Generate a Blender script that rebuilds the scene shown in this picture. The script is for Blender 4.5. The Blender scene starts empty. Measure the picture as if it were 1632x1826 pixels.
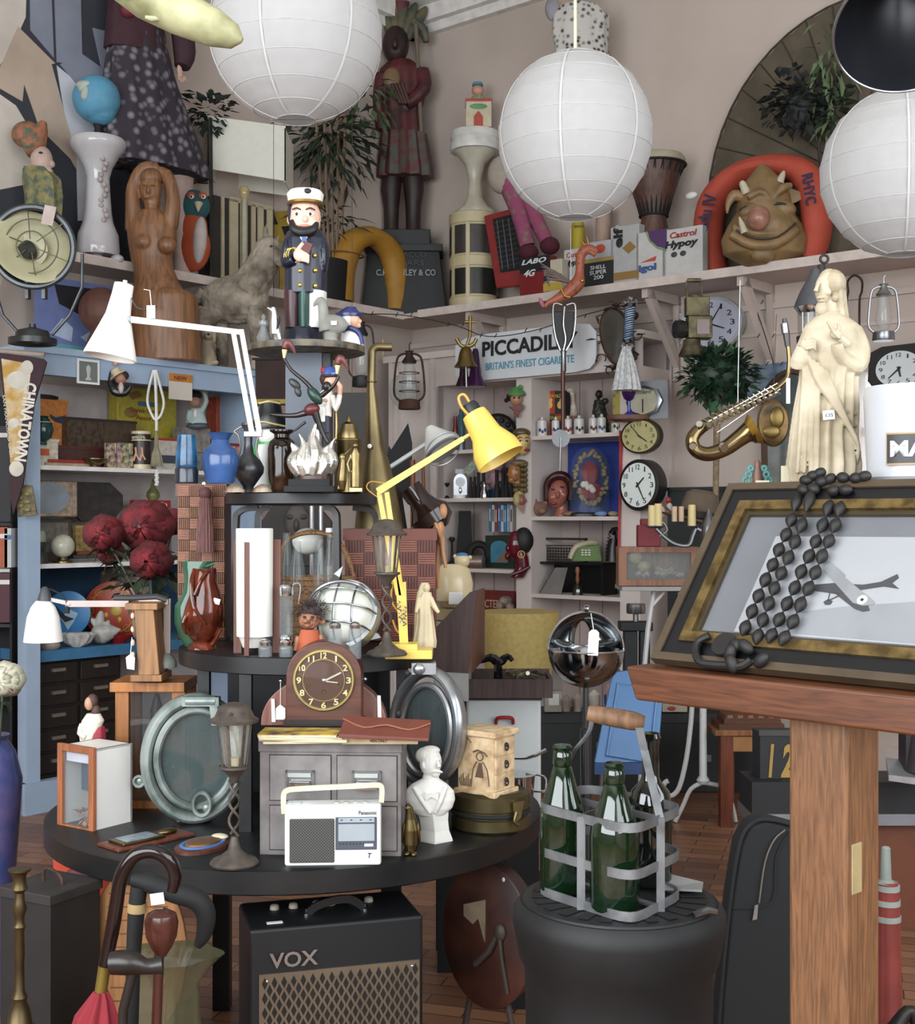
import bpy, bmesh, math, random
from math import sin, cos, pi, radians as rad
from mathutils import Vector, Matrix
random.seed(7)
C = bpy.context.scene.collection
sc = bpy.context.scene
# ---------------------------------------------------------------- camera
F, HY, CX, H = 2300.0, 925.0, 816.0, 1.32
cam = bpy.data.objects.new('camera', bpy.data.cameras.new('camera')); C.objects.link(cam)
cam.location = (0, 0, H); cam.rotation_euler = (pi/2, 0, 0)
cam.data.sensor_fit = 'VERTICAL'; cam.data.sensor_height = 24.0; cam.data.lens = F/1826*24.0
cam.data.shift_y = (HY-913)/1826.0; cam.data.clip_start = 0.05
sc.camera = cam
# ---------------------------------------------------------------- light
sc.view_settings.view_transform = 'Standard'; sc.view_settings.look = 'None'
sc.view_settings.gamma = 1; sc.view_settings.use_curve_mapping = False
sc.view_settings.exposure = 0.08
wd = bpy.data.worlds.new('sky'); sc.world = wd; wd.use_nodes = True
bg = wd.node_tree.nodes['Background']; bg.inputs[0].default_value = (.86, .93, 1, 1); bg.inputs[1].default_value = 3.0
# room frame: corner at O, a runs along the right wall, b along the left wall
UR = Vector((.77, -.638, 0)).normalized(); UL = Vector((UR.y, -UR.x, 0)); O = Vector((-.296, 8.49, 0))
RR = math.atan2(UL.x, -UL.y); RL = math.atan2(UR.x, -UR.y)
AM, BM, ZC = 7.6, 8.4, 4.62
def RW(a, b, z=0): return O + UR*a + UL*b + Vector((0, 0, z))
def YR(px, b=.2):
    k = (px-CX)/F; return (b + O.x*UL.x + O.y*UL.y)/(k*UL.x + UL.y)
def YL(px, a=.3):
    k = (px-CX)/F; return (a + O.x*UR.x + O.y*UR.y)/(k*UR.x + UR.y)
def Z(py, Y): return H-(py-HY)/F*Y
def PY(z, Y): return HY+(H-z)*F/Y
def W(px, py, Y): return Vector(((px-CX)/F*Y, Y, Z(py, Y)))
def area(name, a, b, z, sx, sz, direction, power, col=(1, .97, .93)):
    l = bpy.data.lights.new(name, 'AREA'); l.shape = 'RECTANGLE'; l.size = sx; l.size_y = sz; l.energy = power; l.color = col
    o = bpy.data.objects.new(name, l); C.objects.link(o); o.location = RW(a, b, z)
    o.rotation_euler = direction.to_track_quat('-Z', 'Y').to_euler()
# daylight coming in through the shop windows behind the photographer
area('shop_window_light', 4.6, BM-.12, 2.25, 5.2, 2.6, -UL+Vector((0, 0, -.12)), 250, (.93, .97, 1))
area('side_window_light', AM-.12, 4.9, 2.3, 4.4, 2.4, -UR+Vector((0, 0, -.12)), 105, (.93, .97, 1))
# ---------------------------------------------------------------- materials
def hexc(h):
    r = [int(h[i:i+2], 16)/255 for i in (0, 2, 4)]; g = sum(r)/3; r = [g+(c-g)*.88 for c in r]
    return tuple(c/12.92 if c < .04045 else ((c+.055)/1.055)**2.4 for c in r)+(1,)
_m = {}
def m(h, rough=.55, metal=0, k='', n=.12, sc_=14, h2=None, glass=0, bump=0):
    key = (h, rough, metal, k, n, sc_, h2, glass, bump)
    if key in _m: return _m[key]
    mt = bpy.data.materials.new((k or 'paint')+'_'+h); mt.use_nodes = True; nt = mt.node_tree; N = nt.nodes; L = nt.links
    b = N['Principled BSDF']; c = hexc(h)
    b.inputs['Base Color'].default_value = c; b.inputs['Roughness'].default_value = rough; b.inputs['Metallic'].default_value = metal
    if glass: b.inputs['Transmission Weight'].default_value = glass; b.inputs['IOR'].default_value = 1.3
    tc = N.new('ShaderNodeTexCoord'); mp = N.new('ShaderNodeMapping'); L.new(tc.outputs['Object'], mp.inputs[0])
    fac = None
    if k.startswith('wood') or k == 'grain':
        ax = k[-1] if k[-1] in 'xyz' else 'z'
        s = [22, 22, 22]; s['xyz'.index(ax)] = 1.6; mp.inputs['Scale'].default_value = s
        nz = N.new('ShaderNodeTexNoise'); nz.inputs['Scale'].default_value = sc_/5; nz.inputs['Detail'].default_value = 5; nz.inputs['Distortion'].default_value = .6
        L.new(mp.outputs[0], nz.inputs['Vector']); fac = nz.outputs[0]; n = max(n, .3)
    elif k == 'wave':
        nz = N.new('ShaderNodeTexWave'); nz.inputs['Scale'].default_value = sc_; nz.inputs['Distortion'].default_value = 1.5; L.new(mp.outputs[0], nz.inputs['Vector']); fac = nz.outputs[0]
    elif k == 'vor':
        nz = N.new('ShaderNodeTexVoronoi'); nz.inputs['Scale'].default_value = sc_; L.new(mp.outputs[0], nz.inputs['Vector']); fac = nz.outputs[0]
    elif k == 'chk':
        nz = N.new('ShaderNodeTexChecker'); nz.inputs['Scale'].default_value = sc_; L.new(mp.outputs[0], nz.inputs['Vector']); fac = nz.outputs[1]
    elif n > 0:
        nz = N.new('ShaderNodeTexNoise'); nz.inputs['Scale'].default_value = sc_; nz.inputs['Detail'].default_value = 4; L.new(mp.outputs[0], nz.inputs['Vector']); fac = nz.outputs[0]
    if fac is not None:
        cr = N.new('ShaderNodeValToRGB'); L.new(fac, cr.inputs[0])
        d = hexc(h2) if h2 else tuple(x*(1-n*1.5) if n < .45 else x*.1 for x in c[:3])+(1,)
        if k in ('chk',): cr.color_ramp.interpolation = 'CONSTANT'; e0, e1 = 0, .5
        elif k in ('vor', 'wave'): e0, e1 = .15, .5
        else: e0, e1 = .36, .62
        cr.color_ramp.elements[0].position = e0; cr.color_ramp.elements[1].position = e1
        cr.color_ramp.elements[0].color = d; cr.color_ramp.elements[1].color = c
        L.new(cr.outputs[0], b.inputs['Base Color'])
        if bump:
            bp = N.new('ShaderNodeBump'); bp.inputs['Strength'].default_value = bump; bp.inputs['Distance'].default_value = .01
            L.new(fac, bp.inputs['Height']); L.new(bp.outputs[0], b.inputs['Normal'])
    _m[key] = mt
    return mt
def glassm(h='e8f0ee', rough=.05, alpha=.25):
    key = ('g', h, rough, alpha)
    if key in _m: return _m[key]
    mt = m(h, rough, 0, n=0).copy(); b = mt.node_tree.nodes['Principled BSDF']; b.inputs['Alpha'].default_value = alpha
    b.inputs['Specular IOR Level'].default_value = 1.0
    _m[key] = mt; return mt
def paperm(h):
    key = ('p', h)
    if key in _m: return _m[key]
    mt = m(h, .8, 0, n=.03, sc_=30).copy(); nt = mt.node_tree; b = nt.nodes['Principled BSDF']
    t = nt.nodes.new('ShaderNodeBsdfTranslucent'); t.inputs[0].default_value = hexc(h); mx = nt.nodes.new('ShaderNodeMixShader'); mx.inputs[0].default_value = .4
    o = nt.nodes['Material Output']; nt.links.new(b.outputs[0], mx.inputs[1]); nt.links.new(t.outputs[0], mx.inputs[2]); nt.links.new(mx.outputs[0], o.inputs[0])
    _m[key] = mt; return mt
CHROME = m('c9ced2', .14, 1, n=0); STEEL = m('8f9496', .3, 1, n=.1); BRASS = m('85744c', .33, 1, n=.3); IRON = m('2b2826', .6, .3)
GOLD = m('c9a040', .3, .9, n=.1); BLACK = m('0d0e10', .35, n=.05); MATT = m('101113', .75, n=.05); WHITE = m('dcdad4', .45, n=.03)
GLASS = glassm('8f9a9a', .04, .25); TAG = m('e9e6df', .8, n=.04); INK = m('14151a', .6, n=0)
# ---------------------------------------------------------------- shapes, in photo pixels: x right, y down, d away
def box(x0, x1, y0, y1, d0, d1):
    v = [(x, d, y) for x in (x0, x1) for d in (d0, d1) for y in (y0, y1)]
    return v, [(0, 1, 3, 2), (4, 6, 7, 5), (0, 4, 5, 1), (2, 3, 7, 6), (0, 2, 6, 4), (1, 5, 7, 3)]
def hexa(q0, q1):                        # two quads of 3D points joined
    v = [(p[0], p[2], p[1]) for p in q0+q1]; n = len(q0)
    return v, [tuple(range(n))[::-1], tuple(range(n, 2*n))]+[(i, (i+1) % n, (i+1) % n+n, i+n) for i in range(n)]
def prism(pts, d0, d1):
    return hexa([(x, y, d0) for x, y in pts], [(x, y, d1) for x, y in pts])
def skin(rings, closed=False, caps=True):
    n = len(rings[0]); v = [p for r in rings for p in r]; f = []
    R = len(rings)
    for i in range(R if closed else R-1):
        j = (i+1) % R
        for k in range(n): f.append((i*n+k, i*n+(k+1) % n, j*n+(k+1) % n, j*n+k))
    if caps and not closed: f += [tuple(range(n))[::-1], tuple(range((R-1)*n, R*n))]
    return v, f
def lathe(cx, prof, d=0, n=28, sx=1, sd=1, rib=0, ribn=8, caps=True):
    rg = []
    for y, r in prof:
        rg.append([(cx+r*sx*cos(t)*(1+rib*cos(ribn*t)), d+r*sd*sin(t)*(1+rib*cos(ribn*t)), y) for t in (2*pi*k/n for k in range(n))])
    return skin(rg, caps=caps)
def loft(secs, n=32, fold=0, fk=9, tw=0):   # (y, cx, rx, d, rd[, fold])
    rg = []
    for i, s in enumerate(secs):
        y, cx, rx, d, rd = s[:5]; fo = s[5] if len(s) > 5 else fold
        rg.append([(cx+rx*cos(t)*(1+fo*cos(fk*t+tw*i)), d+rd*sin(t)*(1+fo*cos(fk*t+tw*i)), y) for t in (2*pi*k/n for k in range(n))])
    return skin(rg)
def basis(ax):
    ax = ax.normalized(); u = Vector((0, 0, 1)) if abs(ax.z) < .9 else Vector((1, 0, 0))
    x = ax.cross(u).normalized(); return x, ax.cross(x).normalized()
def rev(p0, p1, prof, n=24, caps=True, sx=1, sy=1):   # prof (t along axis 0..1, r)
    a = Vector((p0[0], p0[2], p0[1])); b = Vector((p1[0], p1[2], p1[1])); x, y = basis(b-a)
    return skin([[tuple(a+(b-a)*t+x*(r*sx*cos(q))+y*(r*sy*sin(q))) for q in (2*pi*k/n for k in range(n))] for t, r in prof], caps=caps)
def smooth(pts, k):
    if k < 2 or len(pts) < 3: return pts
    out = []; P_ = [pts[0]]+list(pts)+[pts[-1]]
    for i in range(1, len(P_)-2):
        for j in range(k):
            t = j/k; a, b, c, e = P_[i-1:i+3]
            out.append(tuple(.5*((2*b[q])+(-a[q]+c[q])*t+(2*a[q]-5*b[q]+4*c[q]-e[q])*t*t+(-a[q]+3*b[q]-3*c[q]+e[q])*t**3) for q in range(len(b))))
    out.append(tuple(pts[-1])); return out
def tube(pts, r=2, n=8, sm=0, closed=False, flat=1):   # pts (x, y[, d[, r]])
    pts = [tuple(p)+((0,) if len(p) < 3 else ()) for p in pts]
    pts = [p if len(p) > 3 else p+(r,) for p in pts]; pts = smooth(pts, sm)
    P3 = [Vector((p[0], p[2], p[1])) for p in pts]; rg = []; px = None; N_ = len(pts)
    for i, p in enumerate(P3):
        a = P3[i-1] if (i > 0 or closed) else p; b = P3[(i+1) % N_] if (i < N_-1 or closed) else p
        t = (b-a); t = t.normalized() if t.length > 1e-9 else Vector((0, 0, 1))
        if px is None: x, y = basis(t)
        else:
            x = px-t*px.dot(t); x = x.normalized() if x.length > 1e-6 else basis(t)[0]; y = t.cross(x)
        px = x; rr = pts[i][3]
        rg.append([tuple(p+x*(rr*cos(q))+y*(rr*flat*sin(q))) for q in (2*pi*k/n+pi/n for k in range(n))])
    return skin(rg, closed=closed)
def ring(cx, cy, R, r, d=0, ry=None, n=32, ax='y', a0=0, a1=2*pi, sec=8, flat=1):
    ry = R if ry is None else ry; full = abs(a1-a0-2*pi) < 1e-6; K = n if full else n+1
    pts = []
    for i in range(K):
        t = a0+(a1-a0)*i/n
        pts.append((cx+R*cos(t), cy+ry*sin(t), d) if ax == 'y' else (cx+R*cos(t), cy, d+ry*sin(t)))
    return tube(pts, r, sec, closed=full, flat=flat)
def ell(cx, cy, rx, ry=None, rd=None, d=0, rot=0, n=16, k=10):
    ry = rx if ry is None else ry; rd = min(rx, ry) if rd is None else rd; c, s = cos(rad(rot)), sin(rad(rot)); rg = []
    for i in range(k+1):
        ph = -pi/2+pi*i/k; rr = max(cos(ph), .02)
        g = []
        for j in range(n):
            t = 2*pi*j/n; x = rx*rr*cos(t); z = ry*sin(ph); y = rd*rr*sin(t)
            g.append((cx+x*c-z*s, d+y, cy+x*s+z*c))
        rg.append(g)
    return skin(rg)
_tx = {}
def txt(s, x0, x1, y0, y1, d=0, th=.6, rot=0, shear=0, bold=0, fit=True):
    if (s, shear, bold) not in _tx:
        cu = bpy.data.curves.new('t', 'FONT'); cu.body = s; cu.shear = shear; cu.offset = bold; cu.resolution_u = 3
        ob = bpy.data.objects.new('t', cu); C.objects.link(ob); dg = bpy.context.evaluated_depsgraph_get()
        me = bpy.data.meshes.new_from_object(ob.evaluated_get(dg)); vs = [tuple(v.co) for v in me.vertices]; fs = [tuple(p.vertices) for p in me.polygons]
        bpy.data.objects.remove(ob); bpy.data.meshes.remove(me); _tx[(s, shear, bold)] = (vs, fs)
    vs, fs = _tx[(s, shear, bold)]
    ax = min(v[0] for v in vs); bx = max(v[0] for v in vs); ay = min(v[1] for v in vs); by = max(v[1] for v in vs)
    cx, cy, hw, hh = (x0+x1)/2, (y0+y1)/2, (x1-x0)/2, (y1-y0)/2; c, si = cos(rad(rot)), sin(rad(rot)); out = []
    for v in vs:
        X = ((v[0]-ax)/(bx-ax)*2-1)*hw; Y_ = -((v[1]-ay)/(by-ay)*2-1)*hh
        out.append((cx+X*c-Y_*si, d, cy+X*si+Y_*c))
    n = len(out); e = {}
    for f in fs:
        for i in range(len(f)):
            k = (f[i], f[(i+1) % len(f)]); e[k] = e.get(k, 0)+1
    sides = [(a, b, b+n, a+n) for (a, b) in e if (b, a) not in e]
    return out+[(a, b-th, c_) for a, b, c_ in out], list(fs)+[tuple(i+n for i in f) for f in fs]+sides
def num(i, x, y, w, h_, d, **k): w = w*.38 if i == 1 else w*1.3 if i in (0, 10, 11) else w; return txt(str(i or 12), x-w, x+w, y-h_, y+h_, d, **k)
def leaf(p, dr, ln, w, up=(0, 0, -1), bend=.25):
    p = Vector((p[0], p[2], p[1])); d = Vector((dr[0], dr[2], dr[1])).normalized(); u = Vector(up)
    s = d.cross(u); s = s.normalized() if s.length > 1e-3 else Vector((1, 0, 0)); nn = s.cross(d)
    a = p+d*ln*.45+nn*ln*bend*.4
    v = [p, a+s*w, p+d*ln, a-s*w, a+nn*(-w*.3)]
    return [tuple(q) for q in v], [(0, 1, 4), (1, 2, 4), (2, 3, 4), (3, 0, 4)]
def foliage(cx, cy, rx, ry, rd, n, ln, w, d=0, hollow=.5, droop=.3, seed=1):
    R = random.Random(seed); out = []
    for i in range(n):
        t = R.uniform(0, 2*pi); ph = math.asin(R.uniform(-1, 1)); r = R.uniform(hollow, 1)
        x, y, z = cos(ph)*cos(t), cos(ph)*sin(t), sin(ph)
        out.append(leaf((cx+rx*r*x, cy+ry*r*z, d+rd*r*y), (x+R.uniform(-.6, .6), z+droop+R.uniform(-.6, .6), y+R.uniform(-.6, .6)), ln*R.uniform(.7, 1.2), w*R.uniform(.7, 1.2), up=(R.uniform(-.5, .5), R.uniform(-.5, .5), -1)))
    return join(out)
def join(l):
    V = []; Fc = []
    for v, f in l:
        k = len(V); V += list(v); Fc += [tuple(i+k for i in q) for q in f]
    return V, Fc
def tf(sh, cx=0, cy=0, cd=0, rz=0, rx=0, ry=0, s=1, dx=0, dy=0, dd=0):   # rotate about a point: rz in the image plane
    M_ = Matrix.Rotation(rad(rz), 3, 'Y') @ Matrix.Rotation(rad(rx), 3, 'X') @ Matrix.Rotation(rad(ry), 3, 'Z'); c = Vector((cx, cd, cy)); o = Vector((dx, dd, dy))
    return [tuple(M_ @ ((Vector(p)-c)*s)+c+o) for p in sh[0]], sh[1]
# ---------------------------------------------------------------- things and parts
cur = {}
def tagp(o, label, cat, g=None, kind=None):
    if label: o['label'] = label
    if cat: o['category'] = cat
    if g: o['group'] = g
    if kind: o['kind'] = kind
def frame(px, py, Y, z, rz, xs):
    if Y is None: Y = (H-z)*F/(py-HY)
    p = W(px, py, Y)
    if z is not None: p.z = z
    if rz == 'R': rz = RR; xs = xs or 1/cos(RR)
    elif rz == 'L': rz = RL; xs = xs or 1/cos(RL)
    cur.update(px=px, py=py, s=Y/F, xs=xs or 1, Y=Y)
    return p, rz
def mesh(name, shapes, bev=0, sub=0, rem=0, flat=False, sm=4, solid=0, wire=0, disp=0):
    s, px, py, xs = cur['s'], cur['px'], cur['py'], cur['xs']
    V, Fc = join(shapes); me = bpy.data.meshes.new(name)
    me.from_pydata([((x-px)*s*xs, d*s, -(y-py)*s) for x, d, y in V], [], Fc); me.validate()
    bm = bmesh.new(); bm.from_mesh(me); bmesh.ops.recalc_face_normals(bm, faces=bm.faces); bm.to_mesh(me); bm.free()
    if not flat: me.shade_smooth(); me.set_sharp_from_angle(angle=rad(38))
    o = bpy.data.objects.new(name, me)
    if rem:
        q = o.modifiers.new('r', 'REMESH'); q.mode = 'VOXEL'; q.voxel_size = rem*s; q.use_smooth_shade = True
        if sm: q = o.modifiers.new('s', 'SMOOTH'); q.factor = .5; q.iterations = sm
        if disp:
            t = bpy.data.textures.new('n', 'CLOUDS'); t.noise_scale = 6*s; q = o.modifiers.new('d', 'DISPLACE'); q.texture = t; q.strength = disp*s; q.texture_coords = 'LOCAL'
    if bev:
        q = o.modifiers.new('b', 'BEVEL'); q.width = bev*s; q.segments = 2; q.limit_method = 'ANGLE'; q.angle_limit = rad(40); q.harden_normals = True
    if solid: q = o.modifiers.new('w', 'SOLIDIFY'); q.thickness = solid*s; q.offset = 0
    if sub: q = o.modifiers.new('u', 'SUBSURF'); q.levels = q.render_levels = sub
    C.objects.link(o); return o
def T(name, label, cat, px, py, Y=None, z=None, rz=0, g=None, xs=0, rot=None):
    p, rz = frame(px, py, Y, z, rz, xs)
    o = bpy.data.objects.new(name, None); C.objects.link(o); o.empty_display_size = .02
    o.location = p; o.rotation_euler = rot or (0, 0, rz); tagp(o, label, cat, g); cur['t'] = o; return o
def P(name, mt, shapes, parent=None, label=None, **kw):
    o = mesh(name, shapes, **kw); o.data.materials.append(mt); o.parent = parent or cur['t']
    if label: o['label'] = label
    return o
def S(name, label, cat, px, py, Y, mt, shapes, z=None, rz=0, g=None, xs=0, kind=None, **kw):
    p, rz = frame(px, py, Y, z, rz, xs); o = mesh(name, shapes, **kw); o.data.materials.append(mt)
    o.location = p; o.rotation_euler = (0, 0, rz); tagp(o, label, cat, g, kind); return o
def copy_tree(o, parent=None):
    c = o.copy(); C.objects.link(c); c.parent = parent
    for ch in list(o.children): copy_tree(ch, c)
    return c
def move(o, px, py, Y, z=None, rz=None, label=None, s=1):
    p = W(px, py, Y)
    if z is not None: p.z = z
    o.location = p; o.scale = (s, s, s)
    if rz is not None: o.rotation_euler = (0, 0, rz)
    if label: o['label'] = label
    return o
# world-space metre builder, for the room and the furniture built in it
def MW(name, mt, boxes, parent=None, label=None, cat=None, kind=None, g=None, bev=0, raw=None):   # boxes in room coords (a0,a1,b0,b1,z0,z1)
    V = []; Fc = []
    for q in boxes:
        a0, a1, b0, b1, z0, z1 = q; k = len(V)
        V += [RW(a, b, z) for a in (a0, a1) for b in (b0, b1) for z in (z0, z1)]
        Fc += [tuple(i+k for i in f) for f in [(0, 1, 3, 2), (4, 6, 7, 5), (0, 4, 5, 1), (2, 3, 7, 6), (0, 2, 6, 4), (1, 5, 7, 3)]]
    for v, f in raw or []:
        k = len(V); V += v; Fc += [tuple(i+k for i in q) for q in f]
    org = Vector((0, 0, 0)) if not parent else parent.location
    if not parent and kind != 'structure': org = sum((Vector(v) for v in V), Vector())/len(V); org.z = min(v.z for v in V)
    me = bpy.data.meshes.new(name); me.from_pydata([v-org for v in V], [], Fc)
    bm = bmesh.new(); bm.from_mesh(me); bmesh.ops.recalc_face_normals(bm, faces=bm.faces); bm.to_mesh(me); bm.free()
    o = bpy.data.objects.new(name, me); o.location = (0, 0, 0) if parent else org; C.objects.link(o); me.materials.append(mt)
    if bev: q = o.modifiers.new('b', 'BEVEL'); q.width = bev; q.segments = 2; q.limit_method = 'ANGLE'
    if parent: o.parent = parent
    tagp(o, label, cat, g, kind); return o
def ME(name, label, cat, loc, g=None):
    o = bpy.data.objects.new(name, None); C.objects.link(o); o.location = loc; o.empty_display_size = .05; tagp(o, label, cat, g); return o
# ================================================================ the room
def floor_mat():
    mt = bpy.data.materials.new('parquet'); mt.use_nodes = True; N = mt.node_tree.nodes; L = mt.node_tree.links; b = N['Principled BSDF']
    tc = N.new('ShaderNodeTexCoord'); mp = N.new('ShaderNodeMapping'); mp.inputs['Rotation'].default_value = (0, 0, .3); L.new(tc.outputs['Object'], mp.inputs[0])
    br = N.new('ShaderNodeTexBrick'); br.inputs['Scale'].default_value = 3.6; br.inputs['Brick Width'].default_value = .9; br.inputs['Row Height'].default_value = .25
    br.inputs['Color1'].default_value = hexc('9a6a4a'); br.inputs['Color2'].default_value = hexc('6b4530'); br.inputs['Mortar'].default_value = hexc('3a251b'); br.inputs['Mortar Size'].default_value = .008
    L.new(mp.outputs[0], br.inputs['Vector']); nz = N.new('ShaderNodeTexNoise'); nz.inputs['Scale'].default_value = 9; nz.inputs['Detail'].default_value = 6
    mx = N.new('ShaderNodeMixRGB'); mx.blend_type = 'OVERLAY'; mx.inputs[0].default_value = .5; L.new(br.outputs[0], mx.inputs[1]); L.new(nz.outputs[0], mx.inputs[2]); L.new(mx.outputs[0], b.inputs['Base Color'])
    b.inputs['Roughness'].default_value = .38; return mt
WALL = m('bbaca1', .9, n=.04, sc_=3, h2='b5a69b'); WALLP = m('c4b5ae', .85, n=.05, sc_=5, h2='b9a9a2'); CREAM = m('cfc4bc', .6, n=.05, sc_=6)
MW('floor', floor_mat(), [(-.2, AM, -.2, BM, -.1, 0)], kind='structure')
MW('ceiling', m('d9d6d0', .9, n=.02), [(-.2, AM+.2, -.2, BM+.2, ZC, ZC+.1)], kind='structure')
MW('wall_left', WALL, [(-.15, 0, -.15, BM+.15, 0, ZC)], kind='structure')
# right wall (b = 0) with the bright window hole behind the plaster figure
wa0, wa1, wz0, wz1 = 2.62, 3.1, 1.2, 2.04
def aR(px, b=0):
    Y = YR(px, b); P_ = Vector(((px-CX)/F*Y, Y, 0))-O; return P_.dot(UR)
wa0, wa1 = aR(1515), aR(1640); Yw = YR(1570, 0); wz0, wz1 = Z(905, Yw), Z(645, Yw)
MW('wall_right', WALL, [(0, wa0, -.15, 0, 0, ZC), (wa1, AM+.15, -.15, 0, 0, ZC), (wa0, wa1, -.15, 0, 0, wz0), (wa0, wa1, -.15, 0, wz1, ZC)], kind='structure')
wn = MW('window_1', CREAM, [(wa0, wa0+.05, -.12, .02, wz0, wz1), (wa1-.05, wa1, -.12, .02, wz0, wz1), (wa0, wa1, -.12, .02, wz0, wz0+.05), (wa0, wa1, -.12, .02, wz1-.05, wz1), (wa0, wa1, -.1, -.05, Z(775, Yw), Z(760, Yw))], kind='structure')
MW('window_pane', glassm('f4fbff', .03, .12), [(wa0+.05, wa1-.05, -.08, -.075, wz0+.05, wz1-.05)], parent=wn)
MW('wall_front', WALL, [(0, AM, BM, BM+.15, 0, .95), (0, AM, BM, BM+.15, 3.55, ZC), (0, 2, BM, BM+.15, .95, 3.55), (7.2, AM, BM, BM+.15, .95, 3.55)], kind='structure')
MW('wall_side', WALL, [(AM, AM+.15, 0, BM, 0, 1.1), (AM, AM+.15, 0, BM, 3.5, ZC), (AM, AM+.15, 0, 2.7, 1.1, 3.5), (AM, AM+.15, 7.1, BM, 1.1, 3.5)], kind='structure')
MW('trim_1', m('dedbd6', .7), [(0, AM, 0, .10, ZC-.10, ZC), (0, .10, 0, BM, ZC-.10, ZC), (0, .05, 0, BM, ZC-.16, ZC-.10), (0, AM, 0, .05, ZC-.16, ZC-.10)], kind='structure')
zr = Z(560, YR(1300, 0))
MW('trim_2', WALLP, [(0, AM, 0, .02, zr, zr+.03), (0, AM, 0, .012, zr-.14, zr-.12)], kind='structure')
MW('baseboard_right', WALLP, [(0, AM, 0, .02, 0, .18)], kind='structure'); MW('baseboard_left', WALLP, [(0, .02, 0, BM, 0, .18)], kind='structure')
ap = aR(1193); MW('trim_3', WALLP, [(ap, ap+.035, 0, .03, 0, 2.4)], kind='structure')
# the high shelf that runs round the corner
ZS = H+1.27; SD = .40; SDL = .28
hs = ME('high_shelf', 'long cream painted wall shelf running round the corner high above everything, on diagonal brackets', 'shelf', RW(.2, .2, ZS))
SHM = m('c3b2a8', .6, n=.06, sc_=8)
MW('shelf_board', SHM, [(0, SDL, SD, 4.3, ZS-.03, ZS), (0, AM-.6, 0, SD, ZS-.03, ZS)], parent=hs, label='right-angled shelf board')
MW('shelf_lip', m('cdbfb6', .6), [(SDL-.02, SDL+.004, SD, 4.3, ZS-.035, ZS+.012), (SD, AM-.6, SD-.02, SD+.004, ZS-.035, ZS+.012)], parent=hs)
def bracket_R(a, t=.035):
    r = [RW(a, .01, ZS-.45), RW(a, .34, ZS-.07), RW(a, .30, ZS-.03), RW(a, .01, ZS-.37)]; r2 = [v+UR*t for v in r]
    MW('bracket', SHM, [(a, a+t, .0, .36, ZS-.08, ZS-.03), (a, a+t, 0, .03, ZS-.5, ZS-.03)], parent=hs, raw=[(r+r2, [(0, 1, 2, 3), (4, 5, 6, 7), (0, 1, 5, 4), (1, 2, 6, 5), (2, 3, 7, 6), (3, 0, 4, 7)])])
def bracket_L(b, t=.035):
    r = [RW(.01, b, ZS-.62), RW(.26, b, ZS-.07), RW(.21, b, ZS-.03), RW(.01, b, ZS-.53)]; r2 = [v+UL*t for v in r]
    MW('bracket', SHM, [(0, .27, b, b+t, ZS-.08, ZS-.03)], parent=hs, raw=[(r+r2, [(0, 1, 2, 3), (4, 5, 6, 7), (0, 1, 5, 4), (1, 2, 6, 5), (2, 3, 7, 6), (3, 0, 4, 7)])])
for px in (860, 1172, 1340): bracket_R(aR(px, .2))
for b in (.9, 1.9, 3.1): bracket_L(b)
# built-in cupboard shelving on the right wall
BF = .34
def aRf(px): return aR(px, BF)
cb = ME('built_in_shelving', 'cream painted open shelving unit with two bays under the cigarette sign', 'shelving', RW(aRf(940), .17, 0))
CUP = m('cdc1ba', .6, n=.05, sc_=6); CUPB = m('b8a8a2', .8, n=.1, sc_=6)
A0, A1, A2, A3, A4, A5 = aRf(693), aRf(782), aRf(921), aRf(948), aRf(1106), aRf(1142)
zt = Z(683, YR(850, BF)); zh = Z(632, YR(850, BF))
MW('back_panel', CUPB, [(A0, A5, .005, .03, 0, zh)], parent=cb)
MW('upright', CUP, [(A0, A1, BF-.05, BF, 0, zh)], parent=cb); MW('upright', CUP, [(A2, A3, .03, BF, 0, zt)], parent=cb); MW('upright', CUP, [(A4, A5, .03, BF, 0, zt)], parent=cb)
MW('upright', CUP, [(A1-.02, A1, .03, BF, 0, zt)], parent=cb)
MW('header', CUP, [(A1, A5, BF-.03, BF, zt, zh), (A0-.02, A5+.02, .03, BF+.03, zh, zh+.04), (A1, A5, .03, BF-.03, zt, zt+.02)], parent=cb)
MW('moulding', CUP, [(A0+.02, A0+.05, BF, BF+.02, 0, zh), (A1-.05, A1-.02, BF, BF+.02, 0, zh), (A0+.1, A0+.12, BF, BF+.01, 0, zh)], parent=cb)
ZLs = [Z(y, YR(850, BF)) for y in (801, 888, 1014, 1150)]; ZRs = [Z(y, YR(1028, BF)) for y in (774, 921, 1062, 1180)]
for z in ZLs: MW('shelf_board', CUP, [(A1, A2, .03, BF, z-.022, z)], parent=cb)
for z in ZRs: MW('shelf_board', CUP, [(A3, A4, .03, BF, z-.022, z)], parent=cb)
for i in range(9):
    a = A1+.03+i*.16
    if a < A4: MW('board_seam', m('8e7f79', .8), [(a, a+.004, .03, .034, .2, zt)], parent=cb)
# tongue-and-groove below the clocks, seen right of the unit
aw = aR(1145, .02); MW('trim_4', WALLP, [(aw+i*.11, aw+i*.11+.1, 0, .02, 0, Z(905, YR(1160))) for i in range(2)], kind='structure')
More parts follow.
